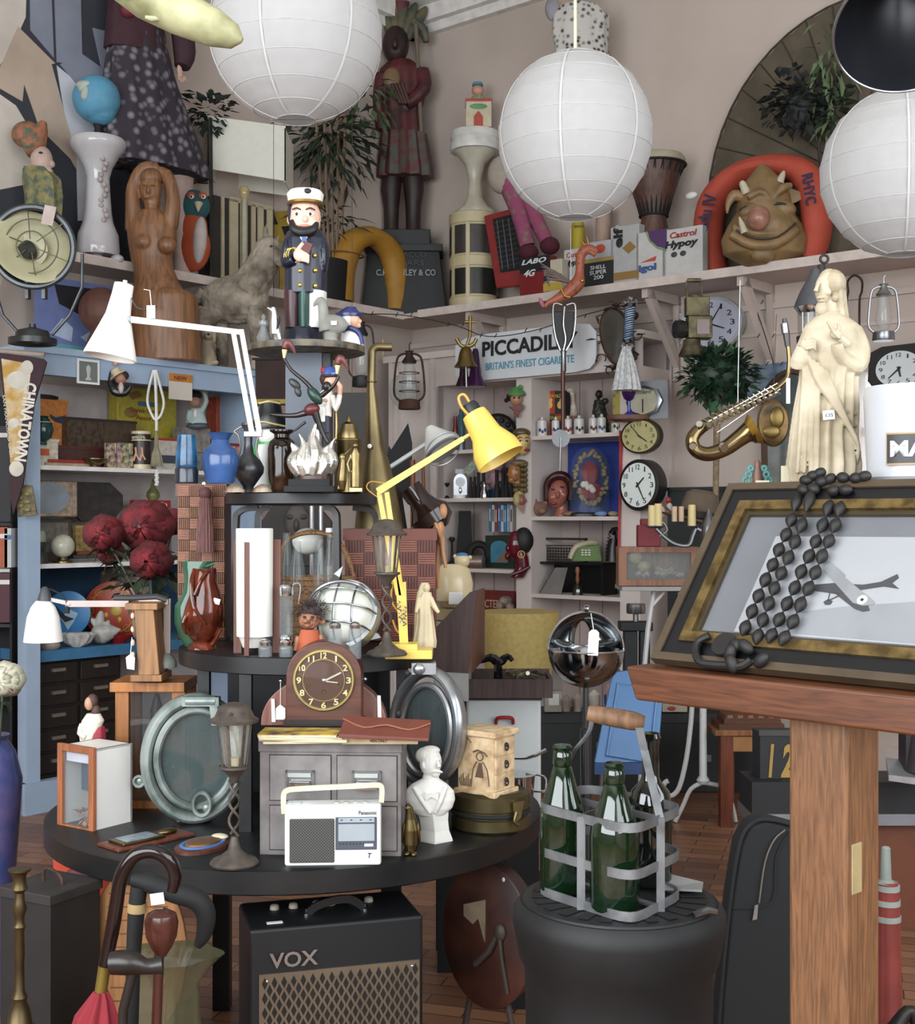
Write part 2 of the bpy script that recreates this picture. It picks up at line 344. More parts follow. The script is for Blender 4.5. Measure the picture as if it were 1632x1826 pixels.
# blue bookcase on the left wall
BB = m('97adc6', .5, n=.06, sc_=7); FA = .5
def bL(px, a=FA):
    Y = YL(px, a); return (Vector(((px-CX)/F*Y, Y, 0))-O).dot(UL)
b1, b0 = bL(47), bL(466); ZB = H+.775; ZL1, ZL2, ZL3 = H+.243, H-.206, H-.60
bc = ME('blue_bookcase', 'pale blue painted bookcase along the left wall, crowded with tins and ornaments', 'bookcase', RW(.3, (b0+b1)/2, 0))
MW('corner_post', BB, [(FA-.07, FA, b1-.07, b1, 0, ZB)], parent=bc)
MW('corner_post', BB, [(FA-.05, FA, b0, b0+.05, 0, ZB)], parent=bc)
MW('side_panel', BB, [(.1, .16, b1-.05, b1, 0, ZB), (.1, FA-.05, b0+.01, b0+.03, 0, ZB)], parent=bc)
MW('back_panel', m('b3a8a3', .8, n=.08), [(.08, .1, b0, b1, 0, ZB-.12)], parent=bc, label='pinkish boarded back')
MW('top_board', BB, [(.08, FA+.03, b0-.02, b1+.03, ZB-.03, ZB), (FA-.03, FA+.01, b0, b1, ZB-.125, ZB-.03)], parent=bc)
MW('plinth', BB, [(FA-.03, FA+.02, b0, b1+.02, 0, .14), (.1, FA, b1-.02, b1+.02, 0, .14)], parent=bc)
for z in (ZL1, ZL2): MW('shelf_board', m('d8d5d2', .5), [(.1, FA-.03, b0+.03, b1-.06, z-.02, z)], parent=bc, label='white shelf board')
MW('shelf_board', m('2f6b96', .8), [(.1, FA-.03, b0+.03, b1-.06, ZL3-.05, ZL3)], parent=bc, label='deep blue shelf board')
MW('back_panel', m('173a56', .9), [(.1, .105, b0+.03, b1-.06, ZL3, ZL2-.02)], parent=bc, label='deep blue backing')
# ================================================================ the tiered display table in the middle
Z1, Z2, Z3, Z4 = H-.71, H-.31, H+.063, H+.426
BL = m('101113', .42, n=.12, sc_=20, h2='0a0b0c')
t = T('tiered_display_table', 'black painted round three-tier display table with a small top plate on a grey post', 'table', 535, 1600, 3.2, z=0)
cur['py'] = PY(0, 3.2)
P('table_top', BL, [lathe(531, [(1435, 426), (1437, 432), (1470, 432), (1473, 427)], n=72)], label='large lowest round tier')
P('middle_tier', BL, [lathe(550, [(1148, 221), (1150, 226), (1176, 226), (1178, 221)], n=56)])
P('upper_tier', BL, [lathe(538, [(880, 131), (882, 134), (899, 134), (901, 131)], n=48)])
P('top_plate', m('26272a', .5, n=.3, sc_=30, h2='6a5f48'), [lathe(546, [(618, 102), (619, 105), (630, 105), (631, 102)], n=48)], label='worn top plate with chipped cream paint')
P('post', m('5a626e', .5, n=.05), [box(511, 575, 631, 880, -14, 60)], label='square grey post')
P('post_edge', BL, [box(575, 590, 631, 880, -8, 40)])
for a in (-115, -62, 62, 115):
    P('stool_leg', BL, [tube([(538+a*.75, 905, -60 if abs(a) < 100 else 60), (538+a*1.05, 912, -62 if abs(a) < 100 else 62), (538+a*1.12, 950, -64 if abs(a) < 100 else 64), (538+a*1.14, 1148, -66 if abs(a) < 100 else 66)], 12, 4, sm=5, flat=.6)])
for x, d in ((380, -80), (470, -190), (640, -190), (720, -60), (400, 100), (680, 100)):
    P('leg', BL, [box(x-10, x+10, 1178, 1436, d-10, d+10)])
for x, d in ((290, -100), (700, -60), (360, 200), (690, 220)):
    P('leg', BL, [box(x-16, x+16, 1473, PY(0, 3.2), d-16, d+16)])
P('back_panel', BL, [box(400, 690, 1190, 1435, 110, 118)])
# ---------------- top plate: the captain and friends
SKIN = m('e3b49c', .5, n=.04); NAVY = m('141a2c', .3, n=.08, sc_=30)
T('captain_figure', 'tall carved sea captain figure with white cap, black beard and navy coat', 'figure', 542, 612, 3.2, z=Z4)
P('base', NAVY, [lathe(541, [(612, 35), (611, 36), (582, 34), (578, 31)], sd=.9)])
P('trouser', m('3a141c', .4, n=.1), [loft([(580, 524, 15, -2, 26), (545, 524, 16, -2, 27), (515, 524, 17, -2, 27)])], label='maroon trouser leg')
P('trouser', m('1e4a42', .4, n=.1), [loft([(580, 544, 11, -6, 26), (515, 544, 12, -6, 28)])], label='green panel between the legs')
P('trouser', m('e0ddd6', .4, n=.05), [loft([(580, 562, 14, -2, 24), (560, 565, 16, -2, 26), (515, 566, 17, -2, 28)])], label='white trouser leg')
P('coat', NAVY, [loft([(520, 545, 37, 0, 33), (500, 545, 38, 0, 33), (465, 545, 38, 0, 33), (440, 545, 38, 0, 32), (420, 545, 38, 0, 29), (408, 545, 33, 0, 25), (400, 545, 22, 0, 18)], fold=.015, fk=11), ell(513, 448, 10, 30, 16, d=-12), ell(579, 450, 9, 34, 16, d=-8), tube([(510, 455, -14), (513, 466, -24), (528, 462, -34)], 9, 10, sm=3)], rem=1.6, sm=2)
hd = P('head', SKIN, [ell(544, 384, 29, 38, 27, d=-4), ell(548, 391, 5, 6, 5, d=-31), ell(546, 402, 12, 3, 4, d=-28), ell(529, 396, 8, 8, 5, d=-24), ell(561, 396, 8, 8, 5, d=-24), ell(516, 385, 4, 9, 5, d=-2)], rem=1.3, sm=3)
P('beard', m('101014', .5, n=.3, sc_=60), [tube([(524, 392, -26, 4), (528, 408, -31, 8), (545, 415, -33, 9), (562, 409, -30, 8), (568, 396, -25, 4)], 6, 10, sm=4)], hd, rem=1.2, sm=1)
P('mouth', m('b8756a', .4), [ell(547, 403, 10, 2.4, 2, d=-32)], hd)
for x in (533, 557):
    P('eye', WHITE, [ell(x, 382, 6, 3.6, 2, d=-29.5)], hd); P('iris', m('1c1512', .2), [ell(x, 382, 2.6, 2.8, 2, d=-31)], hd)
    P('eyebrow', m('241a18', .6), [tube([(x-8, 374, -29), (x, 371, -30), (x+8, 375, -28)], 1.4, 6, sm=3)], hd)
P('hair', m('23253a', .6), [ell(518, 376, 4, 18, 14, d=-8)], hd)
cp = P('cap', m('e9e6dc', .35, n=.05), [lathe(545, [(357, 30), (352, 31), (341, 33), (335, 28), (333, 12)], d=-4, sd=.95)])
P('cap_band', m('7a5a20', .4, .6), [lathe(545, [(362, 31), (360, 33), (356, 33), (355, 31)], d=-4, sd=.96)], cp); P('cap_badge', INK, [ell(552, 342, 7, 5, 3, d=-33)], cp)
P('collar', WHITE, [prism([(534, 410), (546, 418), (556, 411), (553, 421), (545, 436), (538, 421)], -34, -28)])
P('tie', m('2a4f92', .4), [prism([(543, 419), (549, 419), (552, 432), (547, 438), (542, 431)], -36, -33)])
for x, y in ((539, 482), (566, 481), (539, 507), (566, 508), (565, 455)): P('button', GOLD, [ell(x, y, 4, 4, 2.5, d=-33 if x < 550 else -31)])
P('book', m('5a1a18', .5), [tf(box(543, 560, 434, 452, -44, -38), 551, 443, -41, rz=-22)])
P('hand', SKIN, [ell(540, 456, 12, 12, 6, d=-40), tube([(534, 450, -42), (541, 442, -44), (546, 436, -45)], 3.6, 8)]+[tube([(543, 452+i*4.6, -44), (551, 455+i*4.2, -45), (556, 459+i*3.6, -43)], 2.7, 8, sm=2) for i in range(4)], rem=.9, sm=2)
P('cuff', GOLD, [ring(520+i*4, 455, 10, 1.1, d=-26+i*-3, ry=13) for i in range(3)])
S('glass_bird_ornament', 'clear glass round scent bottle beside the silver penguin', 'ornament', 470, 606, 3.14, glassm('9aa2a2', .05, .35), [lathe(470, [(606, 10), (596, 13), (586, 9), (576, 5), (572, 9), (566, 9), (562, 3), (558, 5), (553, 1)])], z=Z4)
T('silver_bird', 'silver penguin-like bird figurine standing left of the captain', 'figurine', 490, 606, 3.12, z=Z4)
P('body', m('c6c6ca', .18, 1, n=0), [loft([(603, 495, 10, 2, 8), (590, 492, 11, 0, 9), (572, 490, 9, 0, 8), (556, 489, 6, -1, 6), (550, 488, 6, -2, 6), (543, 488, 4, -3, 5)]), tube([(484, 548, -4, 3), (477, 544, -5, 1)], 3, 6), ell(499, 600, 9, 3, 4, d=3)], rem=.8, sm=2)
P('wing', INK, [ell(497, 573, 2.4, 14, 4, d=-6, rot=12)])
T('stone_goose_planter', 'grey stone goose planter with a curved neck and price sticker on the top plate', 'planter', 592, 610, 3.12, z=Z4)
P('body', m('85857c', .8, n=.2, sc_=25), [ell(594, 578, 26, 18, 14), tube([(582, 590, -2, 13), (578, 565, -2, 10), (576, 545, -2, 9), (572, 536, -2, 8), (563, 540, -2, 4), (560, 546, -2, 2)], 8, 10, sm=4), tube([(610, 584, 0, 8), (622, 576, 0, 2)], 5, 8), loft([(610, 590, 17, 0, 11), (604, 590, 12, 0, 9), (594, 590, 12, 0, 9)])], rem=1.2, sm=3)
P('price_sticker', WHITE, [box(592, 602, 574, 581, -17, -14)])
T('sailor_toby_jug', 'character jug of a white-haired sailor in profile with a blue tricorn hat', 'jug', 628, 614, 3.18, z=Z4)
P('coat', m('e7e7e2', .25, n=.03), [loft([(616, 628, 20, 0, 20), (600, 628, 20, 0, 18), (588, 625, 15, 0, 14), (580, 624, 10, 0, 10)])])
P('collar', m('272e6a', .3), [tube([(612, 588, -10), (625, 584, -16), (640, 592, -12), (646, 612, -8)], 5, 8, sm=4)])
P('head', m('d7a487', .35, n=.04), [ell(630, 568, 12, 15, 12), ell(642, 570, 3.5, 4, 4), ell(640, 578, 4, 4, 5)], rem=1, sm=2)
P('hair', m('e3e3de', .4), [ell(620, 568, 11, 16, 13), ell(616, 580, 8, 10, 9)])
P('hat', m('232a66', .25), [loft([(562, 622, 22, 0, 14), (557, 622, 24, 0, 15), (551, 623, 16, 0, 13), (545, 626, 9, 0, 9)])])
# ---------------- upper tier
T('blue_glass_vase', 'tall blue-green textured glass vase with a dark foot on the laundry box', 'vase', 333, 862, 2.98)
P('body', m('1a5a84', .15, n=.35, sc_=30, h2='123458'), [lathe(333, [(834, 19), (828, 20), (800, 18), (776, 16), (775, 14)])])
P('foot', m('1c2530', .2), [lathe(333, [(862, 19), (860, 21), (838, 21), (833, 19)])])
S('blue_glazed_vase', 'round-shouldered plain blue glazed vase with flared neck on the laundry box', 'vase', 393, 862, 2.98, m('2f5490', .2, n=.12, sc_=10, h2='24406e'), [lathe(393, [(862, 22), (858, 25), (835, 31), (815, 33), (802, 28), (793, 17), (785, 15), (777, 19), (772, 23), (773, 20), (785, 12)], caps=True)])
LB = m('7a4632', .6, 0, 'wave', sc_=300, h2='a56a4c')
T('laundry_box', 'tall brown woven-slat laundry box with checker pattern behind the fish jugs', 'box', 360, 1150, 3.3, z=Z2)
cur['py'] = PY(Z2, 3.3)
yb = PY(Z2, 3.3)
P('body', m('4a2b20', .6), [box(317, 402, 868, yb, -2, 60)]); P('lid', m('6b3a28', .5), [box(314, 405, 863, 885, -5, 63)])
for i in range(15):
    for j in range(4):
        y0, x0 = 866+i*19.4, 319+j*20.8
        if y0+19 < yb:
            hz = (i+j) % 2 == 0
            P('woven_panel', m('a5694c' if hz else '7c4a2c', .55, n=.15, sc_=60), [box(x0, x0+20, y0+1+q*3, y0+3+q*3, -8, -5) for q in range(6)] if hz else [box(x0+q*3.4, x0+2.2+q*3.4, y0, y0+19, -7, -5) for q in range(6)])
T('silk_tassel', 'long mauve silk tassel hanging down the front of the laundry box', 'tassel', 366, 985, 3.25)
P('cord', m('5e3a38', .7), [tube([(366, 862, 6), (362, 866, -4), (366, 874, -6)], 2, 6)]); P('head', m('5a3030', .7, n=.2), [ell(366, 880, 12, 12, 10)])
P('skirt', m('6e4642', .8, 0, 'grain', sc_=90), [loft([(985, 366, 15, 0, 12), (940, 366, 14, 0, 11), (895, 366, 10, 0, 9), (886, 366, 8, 0, 7)], fold=.06, fk=16, n=64)])
P('bead', WHITE, [ell(364, 863, 4)])
T('pewter_vase', 'dark pewter two-handled vase with a long thin neck on a shell', 'vase', 443, 877, 3.1, z=Z3)
P('body', m('55565a', .35, .7, n=.3, sc_=40), [lathe(443, [(877, 14), (873, 15), (868, 9), (858, 16), (842, 27), (832, 28), (820, 22), (808, 10), (790, 7), (765, 8), (757, 13), (753, 12)])])
for q in (-1, 1): P('handle', m('7a7066', .35, .7), [tube([(443+q*22, 826), (443+q*14, 800), (443+q*18, 775), (443+q*25, 768), (443+q*10, 758)], 1.6, 6, sm=4)])
for x, l in ((418, 'left'), (468, 'right')): S('shell_piece', 'flat brown and white shell to the %s of the pewter vase foot' % l, 'shell', x, 879, 3.08, m('c9b49b', .5, n=.35, sc_=30, h2='6b4a34'), [lathe(x, [(879, 19), (874, 18), (868, 11), (864, 3)], sd=.6)], z=Z3, g='shells by the pewter vase')
T('tricorn_toby_jug', 'green and white seated toby jug with a black tricorn hat, half hidden by vases', 'jug', 482, 877, 3.28, z=Z3)
P('body', m('2f9a52', .2, n=.1), [loft([(877, 478, 34, 0, 25), (840, 476, 36, 0, 26), (810, 480, 32, 0, 24), (785, 482, 26, 0, 20)])])
P('apron', WHITE, [loft([(872, 470, 15, -20, 8), (830, 470, 12, -24, 8), (790, 474, 10, -20, 8)])]); P('face', m('e4e4da', .3), [ell(485, 774, 24, 22, 20)])
P('hat', m('14161a', .3), [loft([(762, 482, 32, 0, 22), (752, 482, 34, 0, 24), (735, 482, 22, 0, 18), (712, 482, 18, 0, 14)])]); P('hat_braid', m('c9b46a', .4), [tube([(452, 757, -12), (470, 750, -24), (492, 754, -25), (514, 758, -12)], 1.8, 6, sm=3), tube([(463, 716, -8), (482, 713, -15), (501, 716, -8)], 2.2, 6)])
S('brown_glazed_jar', 'tall dark brown glazed stoneware jar beside the silver flame', 'jar', 503, 878, 3.06, m('3a2112', .12, n=.5, sc_=12, h2='150d08'), [lathe(503, [(878, 15), (872, 21), (850, 24), (800, 25), (788, 22), (781, 14), (775, 14), (770, 22), (767, 22), (767, 15)])], z=Z3)
T('flame_sculpture', 'silvered flame-shaped sculpture on a stepped black plinth', 'sculpture', 560, 878, 3.0, z=Z3)
P('plinth', MATT, [box(509, 598, 868, 879, -24, 24), box(516, 590, 856, 869, -18, 18)], bev=1); P('foot', m('4a2a22', .4), [lathe(560, [(857, 28), (850, 28)], sd=.6)])
fl = []
for x, y, h_, w_, l_ in ((556, 848, 98, 15, 10), (545, 848, 74, 13, -12), (536, 846, 56, 12, -18), (572, 846, 52, 13, 16), (586, 844, 62, 10, 12), (526, 838, 44, 9, -8), (566, 845, 78, 12, 2)):
    fl.append(tube([(x, y, 0, w_), (x+l_*.7, y-h_*.35, -3, w_*1.0), (x+l_*.2, y-h_*.7, 2, w_*.6), (x+l_, y-h_, 0, 1)], 5, 8, sm=4))
P('flames', m('cfcdc4', .22, .85, n=.2, sc_=30), fl+[ell(560, 846, 26, 9, 12)], rem=1.1, sm=2)
# two acrobat figurines on the flame
T('torch_dancer_figurine', 'dark figurine of a leaping dancer in a green top holding two flaming torches', 'figurine', 550, 770, 3.0, z=Z(770, 3.0))
DK = m('1e1512', .3, n=.1)
P('body', DK, [tube([(570, 712, -4, 6), (548, 684, -6, 4), (520, 660, -6, 3.4), (508, 640, -8, 3)], 4, 8, sm=3), tube([(574, 706, -4, 5), (596, 690, -16, 3.6), (606, 672, -18, 3)], 4, 8, sm=3), tube([(562, 730, 0, 8), (530, 740, 4, 5), (500, 740, 8, 4), (480, 738, 9, 3)], 4, 8, sm=3), tube([(562, 735, 0, 8), (572, 765, 2, 5), (585, 790, 3, 4)], 4, 8, sm=3), tube([(545, 752, 2, 3), (525, 768, 2, 2)], 3, 6), ell(584, 690, 8, 9, 8, d=-10)], rem=1, sm=2)
P('tunic', m('14382e', .35), [ell(562, 706, 10, 19, 10, rot=-38, d=-4)]); P('shorts', m('5e2024', .4, n=.2), [ell(556, 730, 15, 11, 12, rot=-15)])
P('wings', m('3a3c3c', .4, .4), [ell(525, 684, 13, 7, 4, rot=40, d=4), ell(531, 698, 10, 6, 4, rot=70, d=4)])
for x, y in ((508, 640), (602, 668)): P('torch', m('d8c592', .4), [rev((x, y, -10), (x+1, y-15, -10), [(0, 2), (1, 5)])]); P('flame', m('6b3430', .4), [tube([(x+1, y-17, -10, 5), (x+5, y-27, -9, 8), (x+14, y-20, -8, 5), (x+20, y-6, -7, 1)], 5, 8, sm=3)], rem=1, sm=1)
T('cricket_boy_figurine', 'figurine of a boy in a white shirt and red and blue cap cupping his ear', 'figurine', 585, 770, 3.06, z=Z(770, 3.06))
P('shirt', m('d9d6cc', .4, n=.05), [loft([(745, 578, 13, 0, 10), (720, 580, 13, 0, 11), (700, 582, 12, 0, 10), (693, 586, 7, 0, 7)]), tube([(574, 706, -6, 7), (572, 728, -12, 6), (582, 718, -18, 5)], 6, 8, sm=2), tube([(592, 706, -4, 7), (600, 730, -8, 6), (607, 705, -12, 5)], 6, 8, sm=2)], rem=1, sm=3)
P('head', m('cf9a80', .4, n=.03), [ell(590, 682, 13, 16, 13, d=-4), ell(596, 684, 3, 4, 3, d=-17), tube([(607, 708, -12, 4), (608, 690, -12, 5), (602, 682, -12, 4)], 4, 8), ell(582, 716, 5, 4, 4, d=-19)], rem=.9, sm=2)
P('hair', m('3b2218', .7, n=.3, sc_=50), [ell(580, 676, 10, 12, 13, d=0), ell(588, 671, 14, 6, 12, d=-6)])
P('cap', m('2c4c9c', .4), [lathe(588, [(669, 14), (662, 13), (656, 8), (653, 2)], d=-4), tube([(594, 668, -14, 4), (604, 667, -18, 2)], 4, 6)]); P('cap_panel', m('9c2420', .4), [ell(578, 662, 6, 8, 12, d=-2)])
P('shorts', m('23243a', .5), [loft([(772, 582, 9, 0, 9), (742, 579, 12, 0, 10)])]); P('price_tag', TAG, [prism([(566, 725), (582, 728), (582, 753), (577, 754), (566, 745)], -22, -21)])
T('brass_tankard', 'tall lidded brass coffee jug on the upper tier', 'jug', 622, 878, 3.08, z=Z3)
P('body', BRASS, [lathe(622, [(878, 25), (870, 25), (790, 24), (786, 26), (784, 26), (782, 21)])]); P('lid', BRASS, [lathe(622, [(783, 20), (778, 20), (768, 17), (757, 14), (752, 5), (747, 4), (742, 2)])]); P('handle', BRASS, [tube([(600, 790, -8), (601, 760, -8), (601, 728, -8), (606, 722, -8)], 3.5, 8, sm=3)])
T('brass_knight_figurine', 'small brass standing knight figurine in front of the tankard', 'figurine', 635, 878, 2.93, z=Z3)
P('body', BRASS, [loft([(872, 634, 9, 0, 7), (850, 634, 9, 0, 7), (830, 634, 8, 0, 6), (812, 634, 9, 0, 6), (803, 634, 5, 0, 5)]), ell(634, 797, 6, 7, 6), tube([(627, 812, 0, 3), (620, 830, -3, 3), (624, 845, -5, 2)], 3, 6)], rem=.9, sm=2); P('base', m('c9b478', .4, .5), [box(624, 646, 873, 879, -8, 8)])
S('brass_goat_figurine', 'small brass goat figurine rearing in front of the tankard', 'figurine', 610, 878, 2.93, BRASS, [tube([(612, 876, 0, 4), (610, 860, 0, 9), (611, 840, 0, 8), (612, 822, 0, 5)], 5, 8, sm=3), ell(611, 818, 6, 8, 5), tube([(616, 812, 0, 2), (628, 800, 2, 1)], 2, 6), tube([(604, 876, 0, 3), (606, 860, 0, 4)], 3, 6)], z=Z3, rem=.9, sm=2)
T('brass_blowing_horn', 'very tall tapering brass horn with a right-angled top pipe on the upper tier', 'horn', 675, 954, 3.34)
BR2 = m('877650', .4, .85, n=.3, sc_=6)
P('body', BR2, [rev((677, 954, 0), (662, 690, 0), [(0, 46), (.02, 45), (.25, 36), (.45, 27), (.6, 17), (.95, 9), (1, 8)], n=32), tube([(662, 692), (663, 640), (664, 626), (672, 619), (684, 619), (699, 619)], 7.5, 12, sm=3)])
P('collar', m('6b5a34', .3, .9), [ring(662, 681, 9, 1.5, ax='z'), tube([(683, 605), (683, 635)], 1.2, 6)]); P('sticker', WHITE, [ell(661, 797, 4, 4, 1, d=-26)])
# black anglepoise base hardware and the white lamp leaning over
T('white_desk_lamp', 'white anglepoise-style lamp with a long bell shade reaching over to the left', 'lamp', 440, 772, 2.95)
P('shade', m('f1efe8', .4, n=.02), [rev((224, 509, -10), (201, 640, -18), [(0, 12), (0, 17), (.15, 18), (.42, 22), (.7, 34), (.97, 46), (1, 46), (1, 43), (.9, 38)], n=36)])
P('cap', m('d8d8d2', .4), [rev((226, 502, -10), (225, 511, -10), [(0, 4), (1, 4)])]); P('joint', m('9aa09f', .4), [ell(236, 573, 6, 6, 5, d=-22)])
P('upper_arm', m('efece2', .4, n=.02), [hexa([(240, 568, -26), (428, 588, -4), (428, 597, -4), (240, 579, -26)], [(240, 568, -20), (428, 588, 2), (428, 597, 2), (240, 579, -20)])])
for dx in (0, 15): P('lower_arm', m('efece2', .4, n=.02), [hexa([(412+dx, 588, -6), (420+dx, 588, -6), (453+dx*.9, 772, 4), (444+dx*.9, 772, 4)], [(412+dx, 588, 0), (420+dx, 588, 0), (453+dx*.9, 772, 10), (444+dx*.9, 772, 10)])])
P('cable', m('222426', .5), [tube([(240, 535, -20), (250, 552, -22), (270, 556, -22), (284, 549, -22), (276, 560, -22), (268, 568, -22)], 1.6, 6, sm=4)]); P('switch_label', m('cfd8de', .5), [box(268, 283, 549, 572, -27, -25)])
P('label_string', WHITE, [tube([(262, 520, -22), (273, 522, -24), (276, 549, -26)], .8, 5)])
P('base', m('efece2', .4), [box(436, 466, 770, 778, -4, 16)])
# ---------------- middle tier
T('green_fish_jug', 'green glazed fish-shaped gurgle jug behind the brown one', 'jug', 350, 1142, 3.13, z=Z2)
P('body', m('2f5a42', .15, n=.15), [loft([(1142, 350, 20, 0, 16), (1132, 348, 24, 0, 20), (1100, 340, 28, 0, 24), (1070, 338, 26, 0, 22), (1045, 345, 18, 0, 16), (1020, 348, 19, 0, 15), (1000, 350, 24, 0, 14), (990, 354, 30, 0, 12)], fold=.03, fk=6)]); P('lip', m('47705a', .15), [tube([(334, 988, -2), (345, 1006, -8), (360, 1000, -9), (382, 994, 0)], 3.5, 8, sm=4)])
T('brown_fish_jug', 'shiny red-brown glazed fish-shaped gurgle jug with price sticker on the middle tier', 'jug', 363, 1157, None, z=Z2)
BRN = m('6c2812', .08, n=.45, sc_=22, h2='3a1208')
P('body', BRN, [loft([(1157, 360, 26, 0, 22), (1150, 360, 24, 0, 20), (1144, 360, 15, 0, 14), (1130, 362, 28, 0, 24), (1105, 362, 37, 0, 30), (1080, 365, 34, 0, 28), (1055, 366, 26, 0, 22), (1035, 364, 21, 0, 18), (1018, 366, 20, 0, 15), (1014, 366, 18, 0, 13)], fold=.02, fk=7)], bev=0)
P('fins', BRN, [tube([(348, 1014, -6, 3), (345, 1040, -17, 4), (352, 1080, -27, 4), (372, 1110, -32, 2)], 4, 8, sm=4), tube([(385, 1015, -3, 3), (368, 1025, -16, 4), (352, 1060, -26, 3)], 4, 8, sm=4), tube([(340, 1090, -20, 3), (332, 1110, -24, 4), (336, 1130, -18, 2)], 4, 8, sm=3), tube([(395, 1120, -6, 3), (382, 1145, -8, 4), (372, 1152, -8, 2)], 4, 8, sm=3)], label='moulded fins and scales'); P('price_sticker', WHITE, [tf(box(384, 396, 1066, 1076, -20, -18), 390, 1071, -19, rz=-15)])
T('cylinder_lamp', 'white glass cylinder table lamp held by three teak uprights', 'lamp', 457, 1163, 2.97, z=Z2)
P('shade', m('dddbd4', .4, n=.02), [lathe(454, [(1132, 32), (942, 33), (940, 32)], n=40)]); P('lamp_base', m('e5e2d6', .4), [lathe(450, [(1152, 17), (1138, 22), (1132, 24)])])
for x, d, h0 in ((422, 12, 960), (446, -36, 964), (492, 14, 960)): P('upright', m('6e3a26', .5, 0, 'woodz', n=.2), [box(x-4 if x == 446 else x-7, x+4 if x == 446 else x+7, h0, 1164, d-3, d+3)])
WK = m('8a6238', .7, 0, 'vor', sc_=160, h2='4a3018')
T('wicker_bottle_basket', 'wicker basket with a hooped handle full of empty glass bottles on the middle tier', 'basket', 565, 1135, 3.2, z=Z2)
bk = P('basket_body', WK, [lathe(565, [(1150, 50), (1090, 62), (1024, 68), (1022, 66), (1020, 70), (1014, 70), (1014, 60), (1060, 55)], n=48, sd=.6)])
P('weave', WK, [ring(565, y, r, 1.6, ax='z', ry=r*.6, sec=6) for y, r in ((1030, 68), (1042, 67), (1054, 66), (1066, 65), (1078, 64), (1090, 63), (1102, 61), (1114, 59))], bk)
P('handle', WK, [tube([(500, 1020), (504, 965), (525, 943), (560, 937), (595, 945), (618, 975), (632, 1020)], 4+i*.6, 6, sm=5) for i in (0,)]+[tube([(500, 1018, 3), (508, 960, 3), (528, 940, -3), (560, 934, 3), (592, 942, 3), (612, 970, -3), (632, 1016, 3)], 2.2, 6, sm=5)])
for i, (x, w, y, d) in enumerate(((513, 13, 950, -14), (533, 12, 965, -22), (572, 12, 962, -20), (589, 10, 948, -12))):
    T('milk_bottle', ('leftmost of the clear milk bottles in the wicker basket', 'clear milk bottle with a wide low neck, second from the left in the wicker basket', 'clear milk bottle in front of the white globe in the wicker basket', 'clear bottle with a white cap, rightmost in the wicker basket')[i], 'bottle', x, 1060, 3.2-.02*i, g='clear glass bottles in the wicker basket')
    P('bottle_glass', glassm('8f9a98', .04, .22), [lathe(x, [(1060, w), (1015, w+2), (995, w-2), (975, w*.55), (y+4, w*.5), (y, w*.6)], d=d)])
    if i == 3: P('cap', WHITE, [lathe(x, [(y+1, 7), (y-6, 7), (y-7, 5)], d=d)])
S('white_glass_globe', 'round white opal glass globe behind the bottles in the basket', 'globe', 552, 1000, 3.34, m('e4e6dc', .3, n=.02), [ell(549, 965, 28, 24, 24)])
T('glass_tube_vase', 'tall clear glass tube vase with silver collars hanging by a wire on the middle tier', 'vase', 511, 1165, 2.95, z=Z2)
P('tube_glass', GLASS, [lathe(511, [(1163, 9), (1130, 12), (1062, 12), (1058, 12)])]); P('collar', CHROME, [lathe(511, [(1060, 12), (1056, 13), (1044, 13), (1041, 10)])]); P('collar', CHROME, [lathe(511, [(1148, 11), (1144, 13), (1134, 12), (1130, 9)])]); P('wire', STEEL, [tube([(520, 1044), (528, 1038), (536, 1044), (532, 1075)], .8, 5, sm=3)])
T('bulkhead_lamp', 'round aluminium bulkhead ship lamp with a curved wire cage over frosted glass', 'lamp', 615, 1150, 3.02, z=Z2)
ax0, ax1 = (612, 1082, -2), (603, 1063, -48)
P('housing', m('a9adb0', .3, .8, n=.05), [rev((620, 1094, 22), (612, 1082, -6), [(0, 50), (.1, 63), (.8, 66), (1, 64)], n=40)]); P('glass_dome', m('d9dcce', .2, n=.03), [rev((612, 1082, -6), (602, 1062, -46), [(0, 56), (.35, 53), (.65, 42), (.88, 24), (1, 4)], n=36)])
cg = []
def domept(u, v):
    a = Vector((612, -8, 1082)); n_ = Vector((-10, -42, -20)).normalized(); x, y = basis(n_)
    p = a+x*u*62+y*v*62+n_*(52*math.sqrt(max(0, 1-u*u-v*v))); return (p.x, p.z, p.y)
for q in (-.5, 0, .5):
    cg.append(tube([domept(q, w*.1*math.sqrt(1-q*q)) for w in range(-10, 11)], 1.9, 6)); cg.append(tube([domept(w*.1*math.sqrt(1-q*q), q) for w in range(-10, 11)], 1.9, 6))
P('cage', STEEL, cg); P('rim', m('b4b8bb', .25, .9), [tf(ring(612, 1082, 63, 3.5, n=40), 612, 1082, 0, rx=-24, dd=-8)]); P('bracket', STEEL, [prism([(655, 1112), (675, 1118), (680, 1125), (650, 1132)], -10, 10), prism([(596, 1012), (612, 998), (606, 1018)], -4, 4)])
T('troll_doll', 'small troll doll with wild brown hair and an orange vest', 'doll', 553, 1158, 2.93, z=Z2)
P('body', m('b8532e', .7, n=.1), [loft([(1158, 552, 24, 0, 16), (1130, 552, 21, 0, 15), (1112, 552, 15, 0, 12)])])
hd = P('head', m('a56a4a', .6, n=.08), [ell(552, 1094, 20, 18, 16), ell(547, 1096, 5, 4, 6, d=-16), ell(552, 1106, 10, 4, 5, d=-10), ell(575, 1098, 6, 5, 3), tube([(532, 1125, 0, 5), (527, 1150, -6, 4)], 5, 8), tube([(572, 1122, 0, 5), (575, 1145, -6, 4)], 5, 8)], rem=1, sm=2)
for x in (545, 559): P('eye', INK, [ell(x, 1089, 3, 2, 2, d=-16)], hd)
